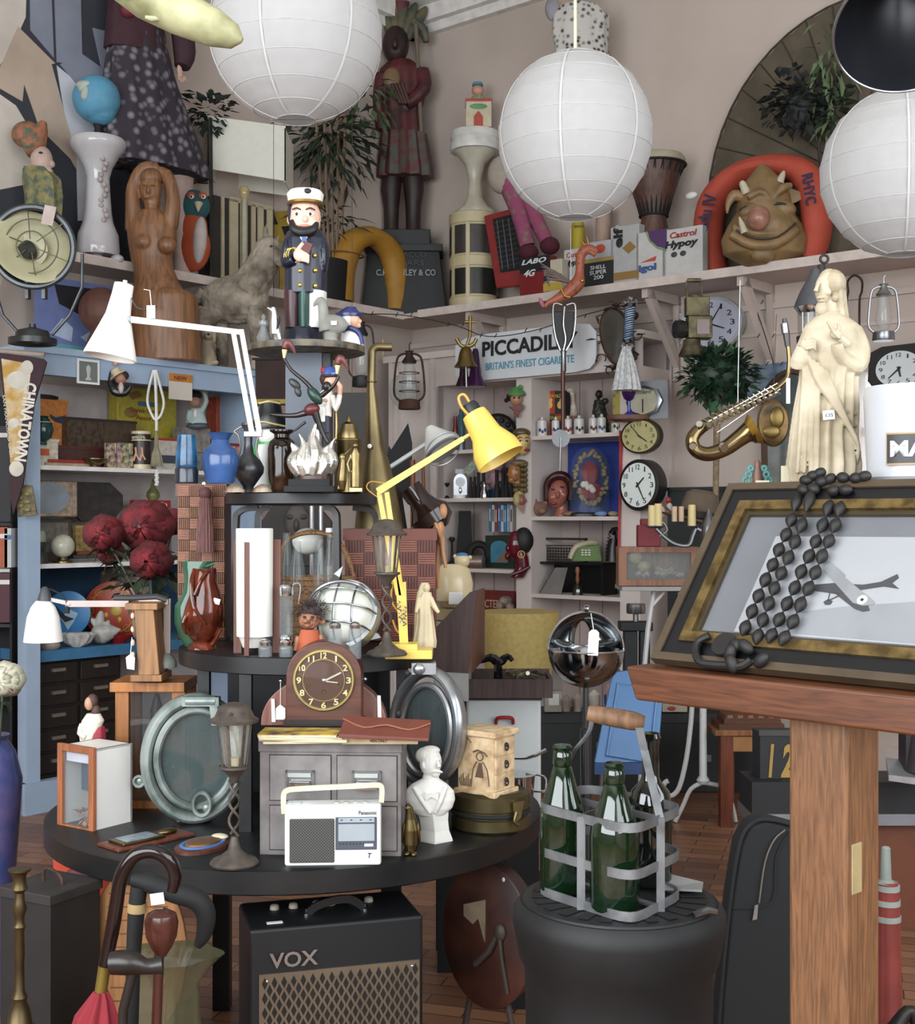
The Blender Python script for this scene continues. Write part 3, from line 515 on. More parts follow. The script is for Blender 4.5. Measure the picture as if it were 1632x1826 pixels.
P('mouth', m('5e2c20', .6), [tube([(541, 1103, -15), (550, 1107, -18), (560, 1102, -15)], 1.1, 6, sm=2)], hd)
P('hair', m('4a3a38', .9, n=.2), [foliage(555, 1080, 28, 16, 20, 420, 16, 1.1, hollow=.5, droop=-.1, seed=3), ell(555, 1080, 20, 12, 14)], hd)
for x, w, y0, y1, l in ((473, 12, 1137, 1169, 'square glass salt pot with a silver lid left of the tube vase'), (510, 12, 1137, 1169, 'square glass pepper pot with a silver lid under the tube vase'), (598, 12, 1096, 1162, 'round-shouldered glass sugar shaker with a domed silver top'), (633, 11, 1094, 1160, 'tall faceted glass shaker with a domed silver top')):
    T('glass_shaker', l, 'shaker', x, y1, 2.9 if y0 > 1120 else 2.86, z=Z2, g='silver-topped glass shakers')
    P('jar', glassm('959ea2', .05, .3), [lathe(x, [(y1, w), (y1-14, w+.5), (y0+14, w), (y0+11, w*.75)], n=8 if y0 > 1120 or x > 620 else 24)]); P('lid', CHROME, [lathe(x, [(y0+12, w*.85), (y0+6, w*.9), (y0+2, w*.65), (y0, w*.2)])])
def iron_lantern(x, top, base, Y, z, lab, cands=False):
    T('iron_lantern', lab, 'lantern', x, base, Y, z=z, g='rusty candle lanterns with twisted stems'); R_ = m('5e544c', .6, .5, n=.25, sc_=40); hgt = base-top; k = hgt/245
    P('roof', R_, [lathe(x, [(top+30*k, 36*k), (top+26*k, 37*k), (top+22*k, 30*k), (top+8*k, 24*k), (top+2*k, 14*k), (top, 4*k)], n=24)])
    P('roof_holes', INK, [tf(prism([(x+q*17*k+cos(a)*(4 if i % 2 else 1.6)*k, top+15*k+sin(a)*(4 if i % 2 else 1.6)*k) for i, a in enumerate([pi/5*j for j in range(10)])], -28*k+abs(q)*8*k, -24*k+abs(q)*8*k), 0, 0) for q in (-.9, 0, .9)], label='dark star cut-outs')
    for i in range(6):
        a = pi/3*i+.3; P('frame_bar', R_, [hexa([(x+cos(a+o)*27*k, top+30*k, sin(a+o)*27*k) for o in (-.09, .09)]+[(x+cos(a+o)*19*k, top+96*k, sin(a+o)*19*k) for o in (.12, -.12)], [(x+cos(a+o)*25*k, top+30*k, sin(a+o)*25*k) for o in (-.09, .09)]+[(x+cos(a+o)*17*k, top+96*k, sin(a+o)*17*k) for o in (.12, -.12)])])
    P('lantern_glass', glassm('c8c4b0', .1, .18), [lathe(x, [(top+31*k, 24*k), (top+95*k, 16*k)], n=6)])
    P('cup', R_, [lathe(x, [(top+96*k, 24*k), (top+99*k, 24*k), (top+104*k, 16*k), (top+112*k, 9*k), (top+122*k, 5*k)])])
    P('candle', m('b4a47a', .6), [lathe(x, [(top+98*k, 7*k), (top+84*k, 7*k)], n=12)])
    for o in (0, pi): P('twisted_stem', R_, [tube([(x+cos(o+j*.55)*8*k, top+(118+j*5.2)*k, sin(o+j*.55)*8*k) for j in range(17)], 2.3*k, 6)])
    P('foot', R_, [lathe(x, [(base, 36*k), (base-3*k, 37*k), (base-8*k, 33*k), (base-12*k, 22*k), (base-22*k, 10*k), (base-42*k, 5*k)])])
iron_lantern(690, 917, 1160, 2.93, Z2, 'rusty iron candle lantern with a twisted stem on the middle tier before the yellow lamp')
YE = m('e8c552', .35, n=.04)
T('yellow_desk_lamp', 'yellow anglepoise desk lamp with a bell shade and square stepped base', 'lamp', 725, 1140, 3.02, z=Z2)
P('base', YE, [box(668, 772, 1134, 1150, -45, 25), box(678, 746, 1124, 1136, -38, 18)], bev=2)
P('lower_arm', YE, [hexa([(706, 1020, -4), (724, 1016, -4), (728, 1126, -4), (713, 1126, -4)], [(706, 1020, 6), (724, 1016, 6), (728, 1126, 6), (713, 1126, 6)])])
for dx in (0, 14): P('lower_arm', YE, [hexa([(672+dx, 858, -5), (680+dx, 856, -5), (716+dx*.4, 1040, -5), (706+dx*.4, 1040, -5)], [(672+dx, 858, 2), (680+dx, 856, 2), (716+dx*.4, 1040, 2), (706+dx*.4, 1040, 2)])])
P('upper_arm', YE, [hexa([(671, 850, -10), (824, 758, -18), (828, 766, -18), (676, 862, -10)], [(671, 850, -4), (824, 758, -12), (828, 766, -12), (676, 862, -4)]), tube([(824, 763, -15), (862, 740, -20)], 3.4, 6)])
sp = [(708+6*sin(j*1.2)*.6, 1052+j*1.6, -12+4*cos(j*1.2)) for j in range(26)]
P('spring', STEEL, [tube([(711+j*.25+3*sin(j*1.4), 1050+j*1.7, -12+3*cos(j*1.4)) for j in range(24)], 1, 5), tube([(722+3*sin(j*1.4), 1060+j*1.6, -12+3*cos(j*1.4)) for j in range(22)], 1, 5)])
P('cable', m('c9963a', .5), [tube([(702, 1010, -4), (698, 1050, 6), (716, 1080, 10), (722, 1110, 8), (708, 1105, 10), (700, 1085, 8)], 2, 6, sm=4), tube([(673, 865, -6), (655, 850, -8), (662, 838, -8), (690, 842, -10)], 1.2, 6, sm=4)])
sh = P('shade', YE, [rev((845, 718, -20), (893, 800, -36), [(0, 20), (0, 22), (.1, 24), (.45, 28), (.55, 33), (.75, 42), (.98, 45), (1, 45), (1, 43), (.8, 38), (.5, 26)], n=40)])
P('lamp_holder', m('1c1e20', .5), [rev((836, 700, -18), (848, 722, -21), [(0, 12), (.3, 15), (1, 15)])], sh); P('cable', m('e0a83c', .5), [tube([(838, 700, -22), (828, 685, -24), (818, 690, -24), (824, 708, -26), (842, 730, -40), (842, 745, -36)], 2.6, 6, sm=4)], sh)
IV = m('d3c29a', .5, n=.1, sc_=20)
S('madonna_statue', 'slender cream statue of a robed woman with open hands beside the yellow lamp', 'statue', 760, 1129, 3.1, IV, [loft([(1129, 757, 20, 0, 15), (1118, 757, 21, 0, 15), (1085, 758, 16, 0, 12), (1055, 757, 13, 0, 10), (1040, 758, 13, 0, 9), (1030, 760, 9, 0, 7)], fold=.06, fk=9, n=48), ell(761, 1022, 6.5, 9, 7, d=-2), loft([(1125, 744, 7, 4, 6), (1060, 745, 6, 3, 6), (1030, 752, 8, 3, 7), (1013, 758, 7, 2, 7)]), tube([(768, 1040, -2, 5), (775, 1055, -8, 5), (783, 1066, -12, 3)], 4, 8, sm=2), tube([(748, 1040, -2, 5), (745, 1055, -8, 4), (742, 1066, -12, 3)], 4, 8, sm=2)], z=Z2, rem=.9, sm=1)
LB2 = m('6e3426', .5, n=.1)
T('rattan_cube_box', 'square brown woven rattan box standing behind the yellow lamp', 'box', 700, 1150, 3.34, z=Z2)
P('body', LB2, [box(620, 778, 962, 1148, -60, 30)]); P('lid', LB2, [box(617, 780, 954, 974, -63, 33)])
for i in range(8):
    for j in range(5):
        P('woven_panel', m('8a4c38' if (i+j) % 2 else '5e2a20', .5, n=.15, sc_=60), [box(624+j*31, 653+j*31, 975+i*21+q*4, 977.5+i*21+q*4, -64, -60) for q in range(5)] if (i+j) % 2 else [box(624+j*31+q*5, 627+j*31+q*5, 975+i*21, 995+i*21, -63, -60) for q in range(6)])
WD = m('c2895a', .5, 0, 'grain', n=.2)
T('artist_mannequin', 'jointed wooden artist mannequin leaning beside the rattan box', 'mannequin', 790, 1015, 3.38)
P('head', WD, [ell(790, 912, 8, 14, 8)]); P('torso', WD, [ell(782, 945, 11, 20, 8), ell(786, 966, 8, 9, 7)]); P('arm', WD, [tube([(776, 932, -6, 4), (787, 958, -8, 5), (790, 985, -8, 4), (795, 1012, -8, 3)], 4, 8, sm=2)]); P('leg', WD, [tube([(783, 970, 0, 5), (780, 1010, 0, 5), (782, 1050, 0, 4)], 4, 8)])
S('dark_pottery_flask', 'large tilted dark brown glazed flask behind the rattan box lid', 'flask', 765, 958, 3.42, m('2a1a16', .12, n=.2), [rev((732, 868, 0), (785, 945, 0), [(0, 13), (0, 19), (.3, 20), (.45, 26), (.62, 38), (.85, 36), (1, 18)], n=32)])
S('leaning_rusty_strap', 'rusty curved saw blade propped between flask and lamp', 'tool', 700, 955, 3.46, m('3a2a24', .7, .3, n=.3), [prism([(690, 868), (715, 868), (728, 955), (706, 955)], -3, 3)])
# ---------------- lowest tier
T('mantel_clock', 'arched walnut mantel clock with gold numerals and a domed glass on the grey drawers', 'clock', 579, 1292, 2.86)
WN = m('5c3020', .35, 0, 'woodx', n=.25)
pts = [(512, 1290), (512, 1205)]+[(579-67*cos(a), 1205-62*sin(a)) for a in [pi*i/24 for i in range(1, 24)]]+[(646, 1205), (646, 1290)]
P('case', WN, [prism(pts, -14, 44)], bev=2); P('inlay_foot', m('241610', .4), [box(508, 650, 1281, 1292, -18, 46)])
P('dial', m('4a2818', .35, n=0), [rev((579, 1211, -16), (579, 1211, -14), [(0, 50), (1, 50)], n=40)]); P('bezel', m('c2b070', .25, .9), [ring(579, 1211, 52, 3, d=-17, n=48), ring(579, 1211, 37, 1, d=-17, n=48)])
P('numerals', m('d8c88a', .4), [num(i, 579+44*sin(i*pi/6), 1211-44*cos(i*pi/6), 4.2, 5.5, -17.5, bold=.02) for i in range(12)])
P('clock_hand', m('cfc8b4', .3, .8), [hexa([(580, 1210, -20), (580, 1214, -20), (611, 1198, -20), (609, 1196, -20)], [(580, 1210, -19), (580, 1214, -19), (611, 1198, -19), (609, 1196, -19)])], label='minute hand'); P('clock_hand', m('cfc8b4', .3, .8), [hexa([(579, 1211, -19.5), (580, 1213.5, -19.5), (604, 1216, -19.5), (604, 1214, -19.5)], [(579, 1211, -19), (580, 1213, -19), (604, 1216, -19), (604, 1214, -19)])]); P('clock_hub', CHROME, [ell(580, 1211, 4, 4, 2, d=-20)])
for x, y in ((550, 1219), (579, 1232), (606, 1219)): P('winding_hole', BRASS, [ring(x, y, 4, 1, d=-17, n=16)])
P('glass_dome', glassm('5a5048', .03, .05), [rev((579, 1211, -17), (579, 1211, -30), [(0, 51), (.4, 45), (.8, 25), (1, 2)], n=36)])
T('semicircular_sewing_rack', 'pinkish half-round polished wooden holder with pale stripes behind the mantel clock', 'holder', 577, 1294, 2.9)
pts = [(465, 1294)]+[(577-112*cos(a), 1290-86*sin(a)) for a in [pi*i/24 for i in range(1, 24)]]+[(690, 1294)]
P('body', m('8a5a4e', .3, 0, 'grain', n=.2), [prism(pts, 0, 36)], bev=2)
for x in (487, 676): P('stripe', WHITE, [hexa([(x-3, 1246 if x < 500 else 1240, -3), (x+3, 1246 if x < 500 else 1240, -3), (x+5, 1287, -3), (x-2, 1287, -3)], [(x-3, 1246 if x < 500 else 1240, 0), (x+3, 1246 if x < 500 else 1240, 0), (x+5, 1287, 0), (x-2, 1287, 0)])])
P('knob', CHROME, [ell(501, 1214, 4), ell(651, 1211, 4)]); P('price_tag', TAG, [prism([(493, 1262), (501, 1255), (510, 1262), (510, 1282), (493, 1282)], -8, -7), tube([(501, 1256, -7), (501, 1216, -5)], .6, 4)])
GY = m('77716f', .55, 0, n=.15, sc_=20, h2='605a58')
T('grey_filing_drawers', 'grey metal cabinet of four card drawers with label handles on the lowest tier', 'drawer cabinet', 590, 1524, 2.72, z=Z1, rz=-.05)
P('body', GY, [box(462, 716, 1322, 1526, 0, 110)], bev=2); P('top_edge', GY, [box(460, 718, 1316, 1340, -3, 112)], bev=1.5)
for x0, x1 in ((481, 590), (602, 708)):
    for y0, y1 in ((1346, 1426), (1436, 1514)):
        dr = P('drawer', m('7d7876', .5, 0, n=.1, sc_=20, h2='6a6563'), [box(x0, x1, y0, y1, -3, 4)], bev=.8); P('seam', m('3a2c26', .8), [box(x0-1.5, x1+1.5, y0-1.5, y0, -1, 3), box(x0-1.5, x1+1.5, y1, y1+1.5, -1, 3), box(x0-1.5, x0, y0, y1, -1, 3), box(x1, x1+1.5, y0, y1, -1, 3)], dr)
        xc = (x0+x1)/2; P('label_frame', STEEL, [box(xc-26, xc+26, y0+26, y0+30, -7, -3), box(xc-26, xc-22, y0+26, y0+56, -7, -3), box(xc+22, xc+26, y0+26, y0+56, -7, -3), box(xc-22, xc+22, y0+41, y0+44, -6, -3)], dr); P('handle', CHROME, [prism([(xc-18, y0+45), (xc+18, y0+45), (xc+20, y0+58), (xc-20, y0+58)], -15, -4)], dr)
P('paper_label', m('a8aca6', .7), [box(512, 555, 1374, 1384, -6, -3.5), box(632, 675, 1374, 1384, -6, -3.5)])
mg = [('b89a6a', 472, 650, 1326, -24, 'bottom magazine of the pile on the grey drawers, edges frayed'), ('d8c9a0', 468, 625, 1322, -30, 'second magazine from the bottom of the left pile'), ('e5d8b0', 466, 612, 1318, -34, 'third magazine of the left pile with curled pages'), ('c9a83a', 466, 605, 1313, -36, 'top magazine of the left pile with a yellow and brown illustrated cover')]
for i, (c, x0, x1, y, d, l) in enumerate(mg):
    o = T('magazine', l, 'magazine', 540, 1326, 2.72, z=Z(1322, 2.72)+.0052*i, g='old magazines on the grey drawers', rz=(.06, -.1, .03, -.04)[i])
    cur['py'] = y+3
    P('pages', m('d9cca4', .8, n=.15), [box(x0, x1, y-1, y+3, d, d+75)]); P('cover', m(c, .5, n=.3, sc_=25, h2='4a2c1e' if i == 3 else None), [box(x0-1, x1+1, y-2, y-.8, d-1, d+76)])
cur['py'] = 1313
P('cover_art', m('dcc8a8', .5, n=.15), [hexa([(515, 1310.4, -30), (560, 1310.4, -30), (565, 1310.4, 20), (520, 1310.4, 25)], [(515, 1309.8, -30), (560, 1309.8, -30), (565, 1309.8, 20), (520, 1309.8, 25)])])
T('magazine', 'magazine with MEN ONLY on its spine under the leather wallet', 'magazine', 685, 1322, 2.72, z=Z(1322, 2.72), g='old magazines on the grey drawers')
P('pages', m('d2b98e', .8, n=.2), [box(612, 746, 1312, 1322, -28, 40)]); P('lettering', INK, [txt('MEN ONLY', 662, 692, 1314, 1319, -28.5)])
T('leather_wallet', 'long reddish-brown leather wallet with stitched edges lying on the magazine', 'wallet', 687, 1312, 2.7, z=Z(1312, 2.7)+.002)
P('body', m('6e3426', .6, n=.1, sc_=30), [hexa([(607, 1304, -40), (766, 1312, -40), (768, 1288, 20), (614, 1280, 20)], [(607, 1312, -40), (766, 1318, -40), (768, 1300, 20), (614, 1292, 20)])], bev=2); P('flap_edge', m('9a5a3e', .6), [tube([(612, 1284, 5), (650, 1296, -16), (690, 1292, -14), (730, 1300, -18), (768, 1292, 2)], 1.4, 6, sm=3)])
# radio
T('portable_radio', 'cream portable radio with a carrying handle at the front of the lowest tier', 'radio', 594, 1540, None, z=Z1, rz=.05)
CRM = m('d5d8d3', .4, n=.02)
P('body', CRM, [box(509, 680, 1432, 1541, -14, 30)], bev=5); P('handle', m('d6d3ae', .45), [tube([(507, 1450, 2), (506, 1420, 2), (512, 1409, 2), (540, 1406, 2), (640, 1402, 2), (674, 1401, 2), (681, 1408, 2), (680, 1432, 2)], 4, 4, sm=3, flat=1.6)])
P('speaker_grille', m('50504c', .6, 0, 'chk', sc_=330, h2='22221f'), [box(518, 597, 1456, 1534, -17, -13)], bev=2)
tn = P('tuning_panel', m('4a525e', .3), [box(599, 672, 1454, 1512, -16, -13)], bev=1)
P('tuning_window', m('98a2a8', .15, n=.05), [box(604, 668, 1466, 1496, -17, -15.5)], tn); P('button_strip', m('9aa6b0', .4), [box(604, 668, 1455, 1463, -17, -15.5)], tn)
P('scale_marks', INK, [box(608+i*17, 612+i*17, 1458, 1459.5, -17.6, -17) for i in range(4)]+[box(606+i*6, 608+i*6, 1500, 1502, -16.8, -16) for i in range(8)], tn); P('badge', m('c9cfd2', .3), [box(650, 666, 1501, 1506, -17, -16)], tn)
P('lettering', m('2c2e38', .5), [txt('Panasonic', 640, 672, 1443, 1450, -14.6, bold=.01)]); P('lettering', m('2c2e38', .5), [txt('T', 656, 663, 1518, 1527, -14.6, shear=.2, bold=.02)])
for i in range(4): P('button', m('a8aaa2', .4), [box(596+i*17, 605+i*17, 1429.5, 1433, -4, 6)], bev=1)
P('button', m('a8aaa2', .4), [box(522, 538, 1429.5, 1433, -4, 8)], bev=1)
iron_lantern(418, 1252, 1541, None, Z1, 'rusty iron candle lantern with a twisted stem at the front left of the lowest tier')
# portholes
PG = m('9aa5a0', .4, .5, n=.3, sc_=14, h2='5a6862')
T('bronze_porthole', 'verdigris bronze ship porthole with wing nuts standing on the lowest tier', 'porthole', 350, 1468, None, z=Z1)
fr = dict(cx=348, cy=1352, cd=0, ry=12)
P('frame_ring', PG, [tf(ring(348, 1352, 84, 17, ry=105, n=56, sec=12, flat=.7), **fr)]); P('inner_ring', PG, [tf(ring(350, 1350, 68, 7, d=-12, ry=86, n=56), **fr)])
P('porthole_glass', glassm('4c5c5c', .06, .75), [tf(rev((350, 1350, -6), (350, 1350, -2), [(0, 66), (1, 66)], n=48, sy=1.27), **fr)])
P('hinge', PG, [box(330, 395, 1240, 1256, -26, -6), rev((336, 1248, -18), (388, 1248, -18), [(0, 10), (1, 10)])]); P('bracket', PG, [prism([(376, 1240), (390, 1240), (396, 1290), (382, 1290)], -24, -8)])
P('wing_nut', PG, [ell(250, 1392, 10, 10, 8), ring(250, 1392, 9, 3, d=-8)]); P('wing_nut', PG, [ring(364, 1430, 15, 4, d=-20, ry=20), ell(372, 1436, 8, 8, 6, d=-18)]); P('screw', STEEL, [ell(322, 1460, 6, 6, 4, d=-12)]); P('price_sticker', WHITE, [tf(box(304, 309, 1342, 1368, -10, -8), 306, 1355, -9, rz=18)])
AL = m('a6abae', .28, .85, n=.15)
T('aluminium_porthole', 'polished aluminium ship porthole leaning beside the grey drawers', 'porthole', 762, 1400, 2.98, z=Z1+.0)
cur['py'] = PY(Z1, 2.98)
fr = dict(cx=762, cy=1300, cd=0, rz=-4, ry=-38)
P('frame_ring', AL, [tf(ring(762, 1296, 74, 16, ry=98, n=56, sec=12, flat=.6), **fr), box(742, 800, 1396, PY(Z1, 2.98), 2, 30)]); P('inner_ring', AL, [tf(ring(768, 1300, 56, 6, d=-12, ry=80, n=56), **fr)])
P('porthole_glass', glassm('3a4648', .05, .8), [tf(rev((768, 1300, -4), (768, 1300, 0), [(0, 56), (1, 56)], n=48, sy=1.4), **fr)]); P('hinge', AL, [box(735, 778, 1180, 1200, -24, 0), ell(748, 1190, 11, 11, 8, d=-26)]); P('bolt_hole', INK, [ell(727, 1198, 5, 6, 3, d=-24)]); P('bolt_hole', INK, [ell(712, 1268, 5, 7, 3, d=-36)])
# bust, penguin, chest, tin
PL = m('dedcd4', .6, n=.03)
T('moustached_man_bust', 'white plaster bust of a moustached man in a bow tie on the lowest tier', 'bust', 768, 1500, None, z=Z1)
P('pedestal', PL, [loft([(1502, 776, 32, 0, 24), (1496, 776, 31, 0, 24), (1480, 776, 25, 0, 18), (1462, 774, 25, 0, 18), (1448, 772, 28, 0, 20)], n=4)], flat=True)
P('torso', PL, [loft([(1452, 768, 26, 0, 17), (1440, 767, 40, 0, 21), (1425, 766, 46, 0, 22), (1410, 766, 44, 0, 21), (1398, 766, 32, 0, 17), (1388, 768, 15, 0, 13), (1372, 770, 13, -1, 12)]), tube([(738, 1400, -16, 4), (755, 1425, -22, 5), (768, 1446, -22, 3)], 4, 8, sm=2), tube([(795, 1400, -16, 4), (785, 1425, -22, 5), (776, 1446, -20, 3)], 4, 8, sm=2)], rem=1.2, sm=2)
P('head', PL, [ell(768, 1358, 20, 27, 20, d=-2), ell(763, 1347, 19, 15, 18), ell(776, 1376, 10, 9, 9, d=-9), tube([(780, 1352, -18, 2.5), (784, 1364, -23, 4)], 3, 8), ell(756, 1362, 4, 7, 4, d=-16), tube([(766, 1350, -18, 2), (786, 1351, -15, 2)], 2, 6)], rem=1, sm=2)
P('moustache', PL, [tube([(766, 1375, -17, 1.5), (774, 1371, -20, 3), (782, 1371, -20, 3), (789, 1374, -17, 1.5)], 3, 8, sm=3)]); P('hair', PL, [ell(759, 1348, 18.5, 15, 19, d=4), ell(768, 1338, 17, 8, 16, d=1)])
P('bow_tie', PL, [ell(770, 1414, 5, 4, 4, d=-22), prism([(758, 1408), (770, 1413), (770, 1416), (760, 1422)], -26, -20), prism([(783, 1408), (770, 1413), (770, 1416), (782, 1422)], -26, -20)])
T('brass_penguin', 'small brass penguin figurine standing in front of the white bust', 'figurine', 733, 1524, None, z=Z1)
P('body', BRASS, [loft([(1518, 733, 9, 0, 8), (1505, 733, 14, 0, 11), (1480, 733, 14, 0, 11), (1460, 732, 10, 0, 9), (1448, 731, 8, -1, 8), (1438, 729, 7, -2, 7), (1433, 728, 3, -2, 4)]), tube([(726, 1441, -7, 3), (719, 1435, -10, 1)], 3, 6)], rem=.9, sm=2)
P('foot', BRASS, [ell(726, 1520, 6, 4, 9, d=-7)]); P('foot', BRASS, [ell(738, 1521, 6, 4, 9, d=-7)]); P('wing', BRASS, [ell(719, 1485, 3, 20, 7, rot=6)]); P('wing', BRASS, [ell(747, 1485, 3, 20, 7, rot=-6)])
T('brass_drum_tin', 'round dark brass lidded drum with a latch at the right edge of the lowest tier', 'tin', 875, 1458, 2.98, z=Z1)
cur['py'] = PY(Z1, 2.98); yb = cur['py']
DB = m('5c5232', .4, .7, n=.3, sc_=10)
P('drum', DB, [lathe(875, [(yb, 66), (yb-4, 70), (yb-22, 70), (yb-24, 67), (yb-36, 67), (yb-38, 70), (yb-62, 70), (yb-64, 66), (yb-68, 60), (yb-66, 50)], n=48)]); P('black_band', MATT, [ring(875, yb-30, 68, 4, ax='z', ry=68)]); P('latch', BRASS, [prism([(912, yb-56), (932, yb-60), (926, yb-30), (915, yb-20)], -66, -56), tube([(918, yb-40, -66), (914, yb-24, -70), (922, yb-18, -68)], 3, 6, sm=3)])
IVO = m('e0c49a', .45, n=.12, sc_=40, h2='b8966c')
T('ivory_trinket_chest', 'tiny cream trinket chest printed with a lady in a hat on the brass drum', 'box', 866, 1404, 2.96, z=Z1+(64/2300*2.98), rz=-.62, xs=1.0)
cur['px'], cur['py'] = 866, 1404
P('body', IVO, [box(829, 905, 1300, 1396, -32, 34)]); P('base', IVO, [box(823, 911, 1395, 1405, -38, 40)], bev=1.5); P('lid', IVO, [box(822, 912, 1290, 1300, -38, 40)], bev=1.5)
INKB = m('6a5440', .6)
P('printed_lady', INKB, [tube([(862, 1328, -33), (872, 1324, -33), (886, 1328, -33), (892, 1333, -33)], 1.6, 6), ring(876, 1335, 7, 1, d=-33), tube([(870, 1344, -33), (862, 1358, -33), (858, 1385, -33)], 1.1, 5, sm=2), tube([(882, 1344, -33), (892, 1358, -33), (896, 1385, -33)], 1.1, 5, sm=2), prism([(874, 1346), (880, 1346), (884, 1372), (866, 1372)], -33.2, -32)], label='printed line drawing'); P('printed_leaves', INKB, [tube([(836+i*3, 1390, -33), (832+i*4, 1376-(i % 3)*4, -33)], .9, 4) for i in range(8)]+[tube([(835, 1310, -33), (848, 1304, -33), (858, 1312, -33)], .9, 4, sm=2)])
for i in range(3):
    dw = P('drawer', IVO, [box(905, 908, 1304+i*31, 1332+i*31, -28, 30)]); P('ring_handle', IRON, [tf(ring(0, 0, 5, 1.3, n=16), 0, 0, 0, ry=90, dx=911, dy=1320+i*31, dd=1), ell(910, 1315+i*31, 4, 4, 4, d=1)], dw)
# left objects of the lowest tier
T('shadow_box_frame', 'deep white box frame with an orange-brown wooden front and little shells inside', 'frame', 166, 1480, None, z=Z1, rz=-.60)
s_ = 1/.86
OW = m('a5603a', .5, 0, 'woodz', n=.12); x0, x1, yt, yb = 78, 176, 1332, 1490
P('box_body', WHITE, [box(x0+3, x1-3, yt+4, yb-4, 0, 4), box(x0+3, x0+7, yt+4, yb-4, 0, 84), box(x1-7, x1-3, yt+4, yb-4, 0, 84), box(x0+3, x1-3, yt+4, yt+8, 0, 84), box(x0+3, x1-3, yb-8, yb-4, 0, 84), box(x0+3, x1-3, yt+4, yb-4, 80, 84)][1:])
P('front_frame', OW, [box(x0, x0+13, yt, yb, -9, 0), box(x1-13, x1, yt, yb, -9, 0), box(x0+13, x1-13, yt, yt+13, -9, 0), box(x0+13, x1-13, yb-13, yb, -9, 0)], bev=1.5)
P('glass_pane', glassm('8896a0', .03, .12), [box(x0+12, x1-12, yt+12, yb-12, -4, -3)]); P('inner_label', m('cfd0dc', .7), [box(x0+13, x1-13, yt+14, yt+32, 2, 3)])
P('inner_ship', m('a5744c', .6), [foliage(132, 1462, 26, 14, 8, 50, 12, 4, d=16, seed=5)]); P('dark_scene', m('46566a', .6), [box(x0+8, x1-8, 1372, 1424, 40, 42)])
def plaque(x, y, w, dep, rz, shape, lab, c2):
    T('wooden_plaque', lab, 'plaque', x, y, None, z=Z1, rz=rz, g='club plaques lying on the lowest tier')
    if shape == 'rect': P('backing', m('6b3522', .4, 0, 'grain', n=.2), [box(x-w, x+w, y-6, y, -dep, dep)], bev=2); P('relief', BRASS, [box(x-w*.72, x+w*.72, y-11, y-6, -dep*.8, dep*.3)], bev=2); P('enamel', m(c2, .3, n=.3, sc_=60), [box(x-w*.55, x+w*.55, y-12.5, y-11, -dep*.65, dep*.15)]); P('crest', BRASS, [ell(x, y-10, w*.3, 6, dep*.25, d=dep*.55)])
    else: P('backing', m('5a2e22', .4, 0, 'grain', n=.2), [lathe(x, [(y, w), (y-6, w), (y-8, w*.93)], sd=dep/w)]); P('enamel', m(c2, .3), [ring(x, y-9, w*.74, 4, ry=dep*.74, ax='z', flat=.6)]); P('relief', m('94643c', .35, .6, n=.2), [lathe(x, [(y-8, w*.66), (y-13, w*.6), (y-15, w*.3)], sd=dep/w)]); P('crest', m('d9cba8', .4), [ell(x+4, y-12, w*.4, 5, dep*.22, d=dep*.7)])
plaque(262, 1500, 34, 80, -.75, 'rect', 'rectangular wooden shield plaque with a metal relief lying left of the lantern', '8a9aa4')
plaque(362, 1512, 42, 60, -.5, 'oval', 'oval wooden plaque with a blue enamel ring lying beside the lantern foot', '3f6fb0')
# ================================================================ left bookcase contents
def LT(name, label, cat, px, py, a=.36, z=None, **k): return T(name, label, cat, px, py, YL(px, a), z=z, **k)
def LS(name, label, cat, px, py, mt, sh, a=.36, z=None, **k): return S(name, label, cat, px, py, YL(px, a), mt, sh, z=z, **k)
def tin(lab, px, x0, x1, y0, y1, c, z, a=.36, d=26, parts=(), name='tin', cat='tin', rough=.4, c2=None, rz='L', g=None, lid=True):
    o = LT(name, lab, cat, px, y1, a, z=z, rz=rz, g=g, xs=0 if rz == 'L' else 1)
    if y1-y0 > 11: y1 = cur['py'] = PY(z, cur['Y'])
    P('body', m(c, rough, n=.2, sc_=40, h2=c2), [box(x0, x1, y0, y1, 0, d)], bev=.8)
    if lid: P('lid', m(c, rough, n=.1), [box(x0-1, x1+1, y0-1, y0+4, -1, d+1)])
    for nm, mt, sh in parts: P(nm, mt, sh)
    return o
tin('large orange tin with a swallow design at the left end of the upper bookcase shelf', 88, 62, 112, 712, 803, 'c77a2c', ZL1, a=.3, c2='a85f22', parts=[('swallow_print', m('1c2f4a', .5), [prism([(88, 738), (96, 744), (108, 750), (104, 754), (96, 752), (90, 746)], -1.2, 0), prism([(96, 744), (110, 738), (102, 748)], -1.2, 0)]), ('cap', MATT, [lathe(82, [(712, 22), (706, 22), (704, 16)], d=14)])])
LT('green_ball_vase', 'small dark green round pot balanced on the little white tin', 'pot', 75, 782, .42, z=ZL1+(820-783)/F*YL(75, .42))
P('body', m('16423f', .12, n=.3), [lathe(75, [(782, 9), (776, 8), (770, 16), (755, 20), (742, 17), (733, 10), (731, 12)])]); P('rim_line', m('b8a888', .4), [ring(75, 742, 17.5, 1, ax='z')])
tin('little white tea tin with an orange square and flowers under the green pot', 75, 55, 96, 783, 821, 'c9c4b8', ZL1, a=.42, c2='a9a284', d=22, parts=[('orange_label', m('b8512a', .5), [box(72, 84, 800, 812, -1, 0)])])
tin('dark wooden box with a brown picture lid in the middle of the upper bookcase shelf', 178, 128, 228, 748, 797, '2c211c', ZL1+.07, a=.3, c2='55432e', name='wooden_box', cat='box', parts=[('brown_panel', m('4f3c28', .6, n=.3, sc_=30), [box(183, 227, 752, 794, -1, 0)])])
